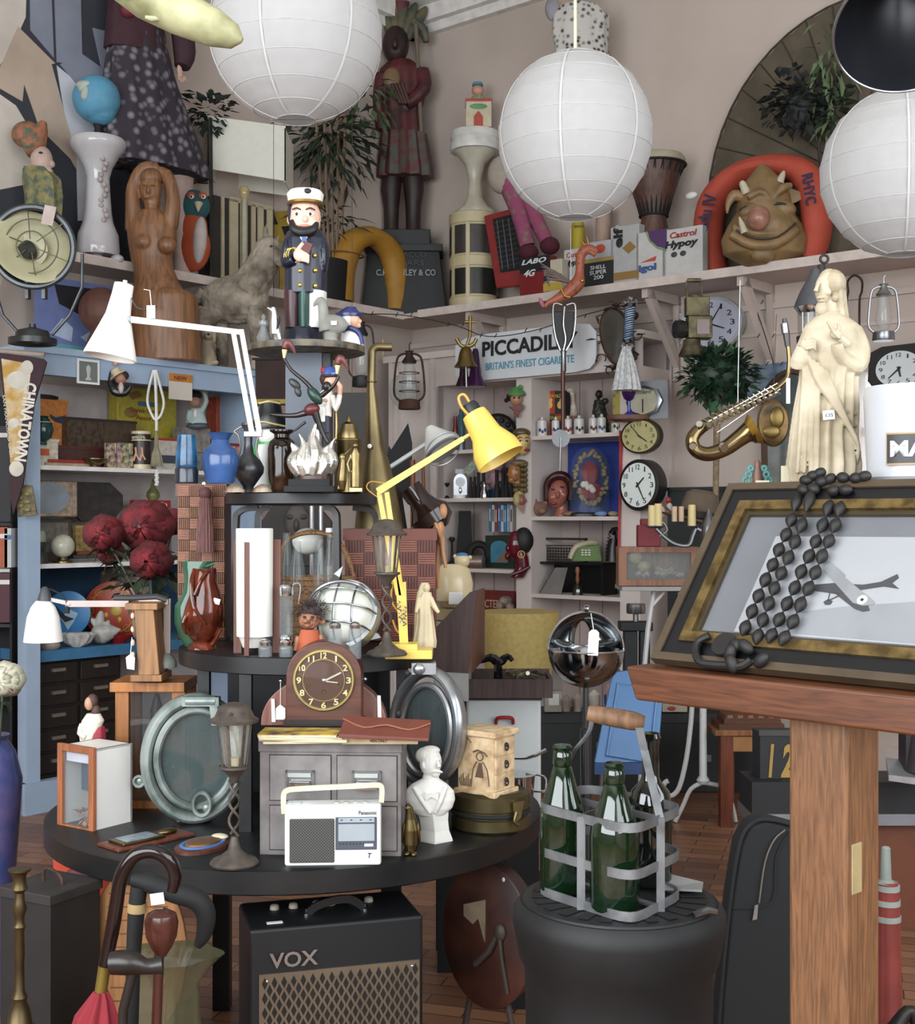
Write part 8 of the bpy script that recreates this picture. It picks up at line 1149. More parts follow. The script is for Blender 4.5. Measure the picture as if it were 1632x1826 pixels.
FH = m('5c4c3c', .9, n=.1); P('brim', FH, [tf(lathe(1240, [(930, 62), (927, 63), (925, 40)], sd=.6), 1240, 928, 0, rz=-14)]); P('crown', FH, [tf(lathe(1246, [(922, 34), (900, 33), (880, 28), (874, 18), (878, 8)], sd=.8), 1246, 922, 0, rz=-8)]); P('band', m('2c221c', .8), [tf(lathe(1246, [(924, 35), (912, 34.5)], sd=.82), 1246, 922, 0, rz=-8)])
T('toy_soldier_figure', 'small red and white toy figure behind the red leather box', 'toy', 1188, 925, 5.6); P('body', m('b8b0a8', .5), [ell(1180, 912, 8, 12, 6), ell(1194, 906, 6, 10, 6)]); P('hat', m('9a2420', .4), [ell(1192, 892, 5, 6, 5)]); P('stick', m('6c3422', .5), [tube([(1178, 896, -6), (1198, 916, -6)], 2, 6)])
S('dark_green_cabinet_top', 'dark green framed cabinet edge behind the hat', 'cabinet', 1270, 1000, YR(1270, .3), m('1d2622', .5), [box(1200, 1330, 872, 1180, 0, 10), box(1196, 1334, 868, 874, -4, 12)], z=None, rz='R')
T('iron_letter_press', 'black iron screw press with a steel wheel knob standing under the cupboard edge', 'press', 1128, 1240, 5.9)
P('knob', STEEL, [lathe(1134, [(1094, 16), (1092, 17), (1078, 17), (1076, 15)])]); P('screw', STEEL, [lathe(1134, [(1112, 5), (1094, 5)])]); P('body', m('232527', .6, .3, n=.2), [box(1104, 1162, 1108, 1124, -20, 20), box(1112, 1136, 1124, 1280, -12, 12), box(1140, 1158, 1124, 1280, -12, 12)], bev=2); P('stand', MATT, [box(1104, 1164, 1270, PY(0, 5.9), -20, 20)])
OT = m('7c3c20', .4, 0, 'woodz', n=.2)
T('small_wooden_table', 'small reddish wooden table with a chessboard-topped box, left of the numbered crate', 'table', 1330, 1462, 5.6, z=0)
cur['py'] = yb = PY(0, 5.6); P('table_top', m('9a6030', .4, 0, 'grain'), [box(1268, 1400, 1296, 1306, -40, 50)], bev=1); P('apron', m('a8743c', .4), [box(1290, 1390, 1308, 1334, -34, -28)]); P('leg', OT, [box(1278, 1300, 1306, yb, -36, -14)]); P('leg', OT, [box(1300, 1314, 1306, yb, 20, 40)]); P('leg', OT, [box(1380, 1396, 1306, yb, -36, -14)])
T('chessboard_box', 'stepped wooden games box with an inlaid chequered lid on the small wooden table', 'box', 1330, 1296, 5.6); P('body', m('5c3018', .4), [box(1276, 1390, 1286, 1296, -36, 40), box(1286, 1386, 1278, 1286, -28, 36)]); P('chequered_lid', m('8a5a34', .4, 0, 'chk', sc_=45, h2='4a2814'), [box(1290, 1382, 1272, 1278, -20, 30)]); P('carved_back', m('3c2418', .5, n=.3, sc_=40), [box(1294, 1372, 1250, 1274, 30, 40)])
S('blue_wooden_post', 'pale blue painted wooden post showing between the chess box and lectern post', 'post', 1374, 1600, 5.9, BB, [box(1364, 1386, 1180, PY(0, 5.9), 0, 24)])
T('numbered_black_crate', 'black wooden crate with yellow painted numerals 12 beside the lectern post', 'crate', 1385, 1395, 4.2)
P('crate', m('232427', .7, n=.15), [box(1353, 1440, 1306, 1392, -10, 50)], bev=1); P('rim', m('3c3a38', .6), [box(1351, 1442, 1300, 1310, -13, -6)]); P('lettering', m('a88438', .6), [txt('1', 1368, 1378, 1325, 1384, -11, shear=.2, bold=.04), txt('2', 1390, 1412, 1325, 1384, -11, shear=.2, bold=.04)])
T('black_flight_case', 'long black flight case with an aluminium edge strip running behind the lectern post', 'case', 1480, 1470, 4.15)
P('case', m('17181b', .6, n=.1), [box(1338, 1760, 1392, 1450, -14, 90)]); P('metal_edge', m('8f939b', .35, .6), [box(1336, 1762, 1448, 1468, -18, 94)]); P('stand', m('6c3820', .5), [box(1380, 1750, 1468, PY(0, 4.15), 10, 80)], label='reddish wooden stand below')
T('silver_film_projector', 'dark machine with an aluminium base on the flight case right of the lectern post', 'machine', 1615, 1392, 4.0)
P('base', m('b0b3b6', .3, .7), [hexa([(1575, 1386, -30), (1680, 1400, -40), (1680, 1380, 30), (1590, 1366, 30)], [(1575, 1376, -30), (1680, 1386, -40), (1680, 1368, 30), (1590, 1356, 30)])]); P('body', m('2c2226', .6, n=.2), [box(1612, 1690, 1290, 1375, -10, 30), lathe(1650, [(1375, 40), (1310, 30), (1300, 14)])], bev=2)
T('striped_glass_lighthouse', 'red and white striped lighthouse-shaped bottle on the floor right of the lectern post', 'ornament', 1583, 1720, 3.2)
P('body', m('8a3a34', .3), [lathe(1583, [(PY(0, 3.2), 26), (1700, 24), (1590, 20), (1572, 18)])]); P('white_bands', m('9aa098', .4), [lathe(1583, [(y+7, 21+(y-1572)*.04), (y-3, 21+(y-1572)*.04)]) for y in (1580, 1606, 1634)]); P('neck', m('8a938c', .3), [lathe(1580, [(1574, 18), (1568, 10), (1512, 8), (1510, 6)])])
S('dark_floor_sculpture', 'dark curvy driftwood-like sculpture at the bottom right corner', 'sculpture', 1610, 1900, 2.9, m('1c1714', .5, n=.2), [tube([(1565, PY(0, 2.9), 0, 40), (1580, 1820, 0, 30), (1600, 1760, 0, 16), (1625, 1730, 0, 10), (1635, 1790, 0, 12), (1632, PY(0, 2.9), 0, 20)], 14, 10, sm=4)], z=0)
T('black_gig_bag', 'black padded guitar gig bag with a curved zip standing between stove and lectern post', 'bag', 1370, 1830, 2.75, z=0)
cur['py'] = yb = PY(0, 2.75); GBM = m('111315', .8, n=.1, sc_=60)
o_ = [(1262, yb), (1280, 1760), (1296, 1600), (1312, 1500), (1330, 1465), (1360, 1454), (1420, 1470), (1500, 1520), (1520, 1700), (1530, yb)]
P('bag', GBM, [prism(o_, -30, 40)], bev=10); P('piping', MATT, [tube([(x, y, -30) for x, y in o_], 4, 8, sm=3)]); P('zip', m('8a8478', .4, .6), [tube([(1392, 1472, -33), (1372, 1490, -34), (1356, 1530, -34), (1346, 1600, -34)], 1.5, 6, sm=4)]); P('zip_pull', m('a0a0a0', .3, .8), [prism([(1338, 1604), (1344, 1602), (1342, 1628), (1334, 1630)], -36, -34)]); P('seam', m('17181a', .8), [tube([(1400, 1476, -32), (1376, 1520, -32), (1368, 1600, -32), (1300, 1610, -32)], 1.6, 6, sm=3)])
# ---------------- stove, bottle crate
CI = m('0f1012', .6, .1, n=.12, sc_=20, h2='0a0b0c')
T('cast_iron_stove', 'round black cast-iron stove with an ornate pierced top at the lower right', 'stove', 1103, 1826, 2.25, z=0)
cur['py'] = yb = PY(0, 2.25); P('body', CI, [lathe(1103, [(yb, 150), (yb-40, 160), (1780, 166), (1720, 168), (1700, 178), (1665, 184), (1640, 189), (1620, 188), (1604, 176)], n=64)]); P('top_plate', m('2c2d2f', .5, .4, n=.2), [lathe(1103, [(1610, 172), (1600, 170), (1598, 150)], n=56)]); P('pierced_pattern', m('0c0c0d', .8), [hexa([(1103+110*cos(a-.1), 1597, 110*sin(a-.1)), (1103+110*cos(a+.1), 1597, 110*sin(a+.1)), (1103+155*cos(a+.07), 1597, 155*sin(a+.07)), (1103+155*cos(a-.07), 1597, 155*sin(a-.07))], [(1103+110*cos(a-.1), 1596, 110*sin(a-.1)), (1103+110*cos(a+.1), 1596, 110*sin(a+.1)), (1103+155*cos(a+.07), 1596, 155*sin(a+.07)), (1103+155*cos(a-.07), 1596, 155*sin(a-.07))]) for a in [pi*i/12 for i in range(24)]]); P('lid_handle', STEEL, [tube([(1215, 1596, -120, 6), (1240, 1590, -110, 7), (1256, 1596, -100, 6)], 6, 8)])
GZ = m('85888a', .5, .6, n=.3, sc_=20)
zst = H-(1596-925)/F*2.25
T('galvanised_bottle_crate', 'galvanised strap-metal milk bottle carrier with a wooden grip on the stove', 'bottle carrier', 1086, 1596, 2.25, z=zst)
def rsq(y, k=1.0):
    c = [(-134, 12), (18, -172), (136, -8), (-22, 172)]; out = []
    for i in range(4):
        p, q, r = c[i-1], c[i], c[(i+1) % 4]
        for t in (0, .25, .5, .75, 1): 
            a = (q[0]+(p[0]-q[0])*.22*(1-t), q[1]+(p[1]-q[1])*.22*(1-t)); b = (q[0]+(r[0]-q[0])*.22*t, q[1]+(r[1]-q[1])*.22*t); out.append((1086+k*((1-t)*a[0]+t*b[0]), y, k*((1-t)*a[1]+t*b[1])))
    return out
def strap(pts, w, th, closed=False):   # flat strap standing on edge, pts (x, y, d)
    n = len(pts); V = []; Fc = []
    for i, p in enumerate(pts):
        a = pts[i-1] if (i or closed) else p; b = pts[(i+1) % n] if (i < n-1 or closed) else p; dx, dd = b[0]-a[0], b[2]-a[2]; l = math.hypot(dx, dd) or 1; nx, nd = -dd/l*th, dx/l*th
        V += [(p[0]+nx, p[2]+nd, p[1]-w), (p[0]+nx, p[2]+nd, p[1]+w), (p[0]-nx, p[2]-nd, p[1]+w), (p[0]-nx, p[2]-nd, p[1]-w)]
    for i in range(n if closed else n-1):
        j = (i+1) % n; Fc += [(i*4+k, i*4+(k+1) % 4, j*4+(k+1) % 4, j*4+k) for k in range(4)]
    return V, Fc
for y in (1440, 1518, 1588): P('hoop', GZ, [strap(rsq(y), 8, 1.5, True)])
for (x, d) in ((1086-58, -80), (1086+77, -90), (1086-78, 92), (1086+57, 82)): P('upright_strap', GZ, [box(x-7, x+7, 1436, 1596, d-2-(6 if d < 0 else -6), d+2-(6 if d < 0 else -6))])
P('base_strap', GZ, [strap([(1028, 1590, -80), (1143, 1590, 82)], 2, 7), strap([(1163, 1590, -90), (1008, 1590, 92)], 2, 7)]); P('divider', GZ, [strap([(1028, 1440, -80), (1143, 1440, 82)], 6, 1.2), strap([(1163, 1440, -90), (1008, 1440, 92)], 6, 1.2)])
P('bail_handle', GZ, [hexa([(1156, 1440, -92), (1170, 1440, -92), (1150, 1330, -40), (1136, 1330, -40)], [(1156, 1440, -96), (1170, 1440, -96), (1150, 1330, -44), (1136, 1330, -44)]), hexa([(1136, 1332, -40), (1150, 1332, -40), (1143, 1282, -4), (1129, 1282, -4)], [(1136, 1332, -44), (1150, 1332, -44), (1143, 1282, -8), (1129, 1282, -8)]), tube([(1010, 1440, 86, 4), (1022, 1360, 50, 4), (1050, 1310, 10, 4), (1056, 1284, 0, 5)], 5, 6, sm=3)]); P('wooden_grip', m('8a6444', .6, 0, 'grain', n=.2), [rev((1048, 1272, 4), (1148, 1288, -6), [(0, 12), (.03, 14), (.25, 16), (.5, 17), (.8, 17), (.97, 14), (1, 12)])])
BG = glassm('0a2410', .03, .88)
for x, r, yt, yb_, d, l in ((1003, 40, 1330, 1590, 14, 'dark green glass bottle at the left in the galvanised carrier'), (1096, 44, 1342, 1590, -92, 'brightest green glass bottle, front of the galvanised carrier'), (1160, 38, 1322, 1590, 60, 'very dark long-necked bottle at the back right of the galvanised carrier')):
    T('green_bottle', l, 'bottle', x, 1590, 2.25+d*2.25/F, z=zst+.004, g='green bottles in the galvanised carrier'); yt2 = yt if d > -50 else 1330
    P('bottle_glass', BG if x < 1150 else glassm('0c140e', .03, .93), [lathe(x, [(1590, r*.9), (1584, r), (1460, r), (1440, r*.96), (1400, r*.62), (1370, r*.42), (yt2+38, r*.36), (yt2+34, r*.42), (yt2+14, r*.42), (yt2+10, r*.36), (yt2+4, r*.44), (yt2, r*.36)] if x < 1150 else [(1590, r*.9), (1584, r), (1450, r), (1425, r*.9), (1408, r*.5), (1400, r*.42), (yt+14, r*.4), (yt+8, r*.5), (yt, r*.42)], n=36)])
S('crumpled_newspaper', 'scrap of crumpled grey newspaper lying on the stove at the right of the carrier', 'paper', 1215, 1600, 2.25, m('8f8f8c', .9, n=.1), [hexa([(1180, 1594, 10), (1250, 1592, -10), (1262, 1590, 40), (1200, 1586, 70)], [(1180, 1590, 10), (1250, 1588, -10), (1262, 1588, 40), (1200, 1580, 70)])], z=zst)
# ---------------- guitar amplifier and wheel under the table
T('guitar_amplifier', 'black VOX guitar amplifier with a diamond-pattern metal grille under the table', 'amplifier', 604, 1900, 2.66, z=0, rz=.28)
cur['py'] = yb = PY(0, 2.66); VB = m('0c0e12', .55, n=.08, sc_=80); s0, s1 = 446, 760
P('cabinet', VB, [box(s0, s1, 1645, yb, 0, 170)], bev=7); P('grille', m('7c6c58', .4, .5), [box(s0+16, s1-8, 1724, yb-18, -4, 0)]); dm = []
for i in range(17):
    for j in range(6):
        for x, y in ((s0+26+i*17, 1740+j*26), (s0+34.5+i*17, 1753+j*26)):
            if x < s1-14: dm.append(prism([(x, y-10.5), (x+5, y), (x, y+10.5), (x-5, y)], -5, -4))
P('grille_holes', m('17120e', .8), dm, flat=True); P('lettering', m('a5a5a2', .25, .9), [txt('VOX', 480, 566, 1687, 1714, -4, th=3, bold=.02)])
P('carry_handle', m('17171a', .4), [tube([(558, 1642, 60), (575, 1630, 60), (610, 1622, 60), (640, 1624, 60), (662, 1640, 60)], 5, 4, sm=4, flat=2)])
for x in (556, 664): P('handle_stud', CHROME, [lathe(x, [(1646, 5), (1642, 5), (1640, 3), (1634, 4)], d=60)])
for i, x in enumerate((505, 540, 584, 610, 655, 682)): P('control_knob', m('b3a99a', .5, n=.1), [lathe(x, [(1646, 9), (1638, 8), (1636, 5)], d=110, n=10)])
P('price_sticker', WHITE, [box(480, 508, 1643.5, 1645, 24, 34)]); P('screw', CHROME, [ell(s0+30, 1736, 3, 3, 2, d=-5), ell(s1-22, 1734, 3, 3, 2, d=-5)])
T('wooden_wheel_box', 'large round reddish-brown wooden drum end with torn paper labels under the table', 'wheel', 866, 1800, 3.0, z=0, rz=-.62)
cur['py'] = yb = PY(0, 3.0); RW_ = m('4c2418', .5, n=.3, sc_=10, h2='2c1410')
P('disc', RW_, [rev((866, 1670, 40), (866, 1670, 0), [(0, 92), (.95, 96), (1, 93)], n=48, sy=1.35)]); P('paper_label', m('8a7a60', .8, n=.2), [prism([(820, 1620), (866, 1604), (866, 1680), (852, 1640), (840, 1652), (820, 1640)], -3, 0)]); P('crank', m('4a4038', .6, .4), [tube([(900, 1650, -4), (880, 1690, -10), (850, 1720, -10)], 6, 8), ell(900, 1655, 12, 16, 8, d=-6), tube([(900, 1655, -8), (905, 1700, -8), (915, 1760, -4)], 4, 8)]); P('sticker', WHITE, [ell(905, 1562, 3, 4, 1, d=-1)]); P('stand_leg', m('3c302a', .7), [tube([(830, 1770, 10), (800, yb, 0)], 6, 8), tube([(900, 1790, 20), (930, yb, 30)], 6, 8)])
# ---------------- front left
T('brass_candlestick', 'tall turned brass candlestick at the lower left edge', 'candlestick', 35, 1826, 2.3)
P('candlestick', m('56472c', .4, .8, n=.2), [lathe(35, [(1850, 34), (1838, 34), (1826, 22), (1800, 18), (1785, 12), (1778, 14), (1766, 9), (1720, 8), (1700, 9), (1660, 8), (1652, 11), (1646, 8), (1632, 9), (1620, 13), (1608, 9), (1592, 8), (1585, 14), (1578, 12), (1568, 11), (1558, 13), (1552, 20), (1549, 20)])]); P('stand', MATT, [box(0, 70, 1850, PY(0, 2.3), -30, 30)])
T('black_metal_deed_box', 'black metal box with a rusty wire handle beside the brass candlestick', 'box', 95, 1826, 2.7, z=0, rz=-.5)
cur['py'] = yb = PY(0, 2.7); P('box_body', m('1d1b1a', .6, n=.2), [box(28, 150, 1590, yb, -60, 60)], bev=2); P('lid', m('2c2a28', .6, n=.3), [box(25, 153, 1574, 1592, -64, 64)], bev=2); P('wire_handle', RU, [tube([(70, 1576, 0), (72, 1556, 0), (84, 1550, 0), (112, 1560, 0), (118, 1578, 0)], 3.4, 8, sm=3)])
T('orange_plastic_crate', 'bright orange-red plastic crate with papers under the left edge of the table', 'crate', 150, 1826, 3.1, z=0)
cur['py'] = yb = PY(0, 3.1); P('crate', m('c2381c', .45, n=.04), [box(96, 204, 1512, 1720, -4, 0), box(96, 100, 1512, 1720, 0, 80), box(200, 204, 1512, 1720, 0, 80), box(96, 204, 1710, 1720, 0, 80)]); P('papers', m('b3a890', .8), [box(108, 180, 1498, 1700, 12, 30)]); P('stand', MATT, [box(100, 200, 1720, yb, 0, 76)])
T('pink_magazine_box', 'dull pink box file in front of the orange crate', 'box file', 140, 1590, 2.95); P('file', m('8a3c4c', .5, n=.1), [prism([(112, 1560), (160, 1536), (162, 1700), (112, 1700)], -4, 30)]); P('stand', MATT, [box(112, 162, 1700, PY(0, 2.95), 0, 28)])
T('wooden_snowshoe_board', 'oval pale wooden slatted board standing behind the walking sticks', 'board', 245, 1826, 2.75)
o_ = [(245+88*cos(a), 1700+155*sin(a)) for a in [pi*2*i/36 for i in range(36)]]
P('board', m('a8703c', .6, 0, 'woodz', n=.12), [prism(o_, 0, 10)], bev=2); P('slat_lines', m('6c4422', .7), [box(185+abs(i-3)*3, 305-abs(i-3)*3, 1592+i*24, 1594+i*24, -1, 0) for i in range(10)]); P('stand', MATT, [box(230, 262, 1850, PY(0, 2.75), 0, 10)])
T('crook_walking_stick', 'dark polished crook-handled umbrella with a red canopy', 'umbrella', 185, 1826, 2.2)
DKW = m('1c0f0e', .12, n=.15); P('crook', DKW, [tube([(187, 1722, 0, 12), (200, 1660, 0, 13), (210, 1600, -2, 13), (218, 1560, -4, 13), (240, 1526, -6, 13), (272, 1516, -6, 13), (300, 1530, -4, 13), (312, 1560, 0, 12), (306, 1590, 2, 10)], 13, 14, sm=5)]); P('ferrule', m('8a7430', .4, .6), [tube([(187, 1720, 0), (180, 1768, 0)], 11, 12)]); P('canopy', m('8a1422', .8, n=.1), [loft([(PY(0, 2.2), 172, 14, 0, 14), (1850, 168, 42, 0, 34), (1810, 172, 34, 0, 28), (1782, 178, 20, 0, 18), (1768, 180, 12, 0, 12)], fold=.14, fk=8, n=64)])
T('black_horn_handled_cane', 'black L-shaped handled walking cane with a gold collar and price sticker', 'walking stick', 240, 1826, 2.35)
P('handle', MATT, [tube([(236, 1568, 0, 10), (270, 1574, -4, 17), (310, 1590, -4, 18), (350, 1604, 0, 19), (366, 1630, 4, 18), (362, 1668, 8, 14), (350, 1690, 10, 8)], 17, 14, sm=4), tube([(248, 1580, 0, 15), (244, 1616, 0, 15)], 15, 12)]); P('gold_collar', m('a88c5c', .5), [tube([(245, 1610), (244, 1626)], 17, 14)]); P('shaft', MATT, [tube([(243, 1626, 0, 15), (238, 1700, 0, 13), (226, PY(0, 2.35), 0, 9)], 12, 12)]); P('price_sticker', WHITE, [tf(box(274, 298, 1586, 1606, -24, -22), 286, 1596, -23, rz=8)])
T('wooden_darning_ball_stick', 'round-topped polished brown wooden club in front of the black cane', 'club', 286, 1826, 2.25)
P('ball', m('4c241c', .2, n=.2), [lathe(288, [(1705, 8), (1690, 18), (1670, 27), (1645, 30), (1630, 26), (1622, 12)])]); P('shaft', m('4c241c', .3), [tube([(284, 1700), (262, PY(0, 2.25))], 9, 10)])
S('knobbly_dark_stick', 'dark knobbly-headed walking stick lying across in front', 'walking stick', 225, 1826, 2.15, m('241c1a', .35, n=.3), [tube([(200, 1716, -4, 20), (232, 1714, -6, 22), (262, 1722, -4, 14), (290, 1720, 0, 16)], 18, 12, sm=3), tube([(238, 1730, 0, 9), (220, 1800, 0, 9), (205, PY(0, 2.15), 0, 7)], 8, 10)])
T('smoky_glass_vase', 'large smoky green-yellow glass vase with a flared wavy lip at the lower left', 'vase', 300, 1826, 2.45)
P('vase_glass', glassm('5c5c42', .08, .66), [loft([(PY(0, 2.45), 292, 60, 0, 50), (1850, 290, 66, 0, 56), (1800, 290, 62, 0, 52), (1750, 292, 58, 0, 50), (1715, 300, 78, 0, 60), (1700, 304, 90, 0, 70), (1700, 304, 84, 0, 64)], fold=.08, fk=5)])
# ---------------- the lectern, the framed photograph and the rosary
LM = m('66381e', .35, 0, 'woodx', n=.3, sc_=40); LP = m('7e5434', .4, 0, 'woodz', n=.25, sc_=50)
YAW = -.811; s0 = 2.1/F
T('wooden_lectern', 'mahogany reading lectern with a sloping top on a thick square light wood post', 'lectern', 1170, 1185, 2.1, rz=YAW); LO = cur['t'].location.copy()
fy = 1185+LO.z/s0
P('ledge', LM, [prism([(-28+1170, 1186), (1880, 1186), (1880, 1244), (1170-6, 1244)], -52, 18)], bev=5)
P('sloping_board', LM, [hexa([(1170, 1190, 16), (1860, 1190, 16), (1860, 870, 262), (1170, 870, 262)], [(1170, 1190, 26), (1860, 1190, 26), (1860, 870, 272), (1170, 870, 272)])])
P('top_rail', LM, [box(1206, 1860, 857, 878, 250, 430)], bev=2); P('back_panel', LM, [box(1240, 1840, 878, 1190, 270, 284)])
P('post', LP, [box(1439, 1545, 1244, fy, 0, 106)], bev=8); P('knot', m('a08c5c', .6, n=.2), [box(1544, 1547, 1440, 1520, 14, 44)], bev=3); P('foot', LM, [box(1380, 1604, fy-50, fy, -120, 230)], bev=4)
Ux = Vector((cos(YAW), sin(YAW), 0)); Dx = Vector((-sin(YAW), cos(YAW), 0)); Vx = (Dx*.607+Vector((0, 0, .794))); Nx = (Dx*-.794+Vector((0, 0, .607)))
def XV(px, py, n=0):      # where the photo's pixel falls on the sloping picture, n px above it
    r = Vector(((px-CX)/F, 1, -(py-HY)/F)); o = Vector((0, 0, H)); p0 = LO+Nx*(n*s0)
    t = (p0-o).dot(Nx)/r.dot(Nx); q = o+r*t-p0; return q.dot(Ux)/s0, q.dot(Vx)/s0
def SL(x, v, n): return (1170+x, 1185-v*.794-n*.607, v*.607-n*.794)
def slab(pts, n0, n1): return hexa([SL(x, v, n0) for x, v in pts], [SL(x, v, n1) for x, v in pts])
def pslab(pts, n0, n1): return slab([XV(x, y, n1) for x, y in pts], n0, n1)
T('framed_aeroplane_photograph', 'black and white aeroplane photograph in a black and gold frame resting on the lectern', 'framed photograph', 1170, 1185, 2.1, rz=YAW)
WF, HF = 640, 396
def rim(a, b, n0, n1): return [slab([(a, a), (WF-a, a), (WF-b, b), (b, b)], n0, n1), slab([(a, HF-a), (WF-a, HF-a), (WF-b, HF-b), (b, HF-b)], n0, n1), slab([(a, a), (b, b), (b, HF-b), (a, HF-a)], n0, n1), slab([(WF-a, a), (WF-b, b), (WF-b, HF-b), (WF-a, HF-a)], n0, n1)]
P('outer_frame', m('4c3e2c', .4, n=.2), rim(0, 15, 2, 22), label='olive-brown outer moulding'); P('black_frame', m('05060a', .35), rim(15, 42, 2, 18), label='black moulding'); P('gold_frame', m('8c7444', .35, .8, n=.4, sc_=40), rim(42, 62, 2, 22), label='gold moulding'); P('inner_slip', m('3c3220', .4), rim(62, 70, 2, 14))
P('mat', m('6a6c70', .8, n=.03), [slab([(66, 66), (WF-66, 66), (WF-66, HF-66), (66, HF-66)], 3, 6)])
ph = P('photo_print', m('a2a4a8', .6, n=.04, sc_=8), [pslab([(1309, 1126), (1384, 956), (1700, 958), (1760, 1160)], 6, 7)])
P('sea_print', m('8c8e92', .6, n=.1, sc_=12), [pslab([(1330, 1122), (1420, 1092), (1500, 1082), (1640, 1072), (1750, 1090), (1760, 1158)], 7, 7.6)], ph)
AP = lambda *c: [(1130+x/3.25, 830+y/3.25) for x, y in c]; DKP = m('3c3c3e', .6, n=.1)
P('plane_print', DKP, [pslab(AP((1040, 690), (1170, 680), (1330, 690), (1440, 672), (1450, 700), (1330, 718), (1180, 745), (1050, 725)), 7.6, 8.2), pslab(AP((1440, 670), (1530, 628), (1538, 650), (1500, 680), (1540, 714), (1450, 700)), 7.6, 8.2), pslab(AP((1160, 735), (1280, 830), (1330, 848), (1370, 840), (1360, 810), (1240, 740)), 7.6, 8.2), pslab(AP((1100, 790), (1125, 775), (1155, 785), (1140, 806), (1110, 806)), 7.6, 8.2), pslab(AP((1134, 740), (1140, 740), (1130, 785), (1124, 785)), 7.6, 8.2), pslab(AP((1190, 750), (1194, 756), (1130, 785), (1126, 780)), 7.6, 8.2)], ph, label='dark aeroplane body')
P('wing_print', m('8a8c8e', .6), [pslab(AP((1088, 590), (1110, 552), (1140, 556), (1226, 632), (1222, 645), (1392, 785), (1395, 805), (1330, 812), (1270, 795)), 8.2, 8.8)], ph, label='grey wing'); rx_, ry_ = XV(*AP((1325, 778))[0], 9)
P('roundel', WHITE, [slab([(rx_+9*cos(a), ry_+9*sin(a)) for a in [pi*i/8 for i in range(16)]], 8.8, 9.2)], ph); P('roundel_centre', INK, [slab([(rx_+3*cos(a), ry_+3*sin(a)) for a in [pi*i/6 for i in range(12)]], 9.2, 9.6)], ph)
P('glass', glassm('5a6068', .03, .06), [slab([(62, 62), (WF-62, 62), (WF-62, HF-62), (62, HF-62)], 11, 11.5)])
T('wooden_rosary', 'giant rosary of black carved wooden beads draped over the framed photograph', 'rosary', 1170, 1185, 2.1, rz=YAW)
BD = m('141110', .6, n=.3, sc_=60); st = [[(945, 215), (915, 315), (885, 400), (843, 488), (807, 575), (765, 662), (725, 755), (687, 845), (648, 940)], [(1020, 200), (975, 345), (937, 442), (898, 533), (857, 625), (817, 712), (785, 800), (750, 895), (722, 990)], [(1130, 245), (1097, 345), (1057, 440), (1018, 525), (972, 615), (935, 708), (890, 800), (845, 893), (800, 985)], [(1195, 250), (1170, 345), (1133, 438), (1093, 525), (1055, 620), (1015, 712), (968, 805), (925, 905), (875, 1000)]]
for S_ in st:
    pp = [SL(*XV(1130+x/3.25, 830+y/3.25, 24), 24) for x, y in S_]; P('bead_cord', IRON, [tube(pp, 1.4, 6)])
    for i, p in enumerate(pp):
        q = pp[i+1] if i < 8 else tuple(2*p[k]-pp[i-1][k] for k in range(3)); h_ = [(q[k]-p[k])*.46 for k in range(3)]
        P('bead', BD, [rev([p[k]-h_[k] for k in range(3)], [p[k]+h_[k] for k in range(3)], [(0, 2), (.18, 7), (.4, 10.5), (.6, 10.5), (.82, 7), (1, 2)], n=12)])
for x, y in ((1000, 85), (1040, 60), (1090, 95), (1080, 45), (1140, 78), (1215, 70), (1290, 72), (1340, 62), (985, 140), (1045, 135), (1160, 145), (1230, 140)): p = SL(*XV(1130+x/3.25, 830+y/3.25, 26), 26); P('bead', BD, [ell(p[0], p[1], 13, 10, 10, d=p[2], n=10, k=8, rot=(x*7) % 60-30)])
pp = [SL(*XV(1130+x/3.25, 830+y/3.25, 28), 28) for x, y in ((440, 985), (375, 1020), (360, 1080), (385, 1140), (450, 1155), (540, 1160), (620, 1165), (680, 1130))]
P('cross_chain', BD, [tube(pp, 7, 8, sm=3)]); p = SL(*XV(1292, 1150, 30), 30); P('medallion', BD, [rev((p[0], p[1], p[2]), (p[0], p[1]-3, p[2]-4), [(0, 23), (1, 22)], n=28)]); pp = [SL(*XV(1130+x/3.25, 830+y/3.25, 32), 32) for x, y in ((600, 1040), (650, 1050), (570, 1150), (560, 1090), (740, 1130))]
P('crucifix', BD, [ell(q[0], q[1], 17, 11, 9, d=q[2], rot=i*35) for i, q in enumerate(pp)], rem=1.4, sm=1)
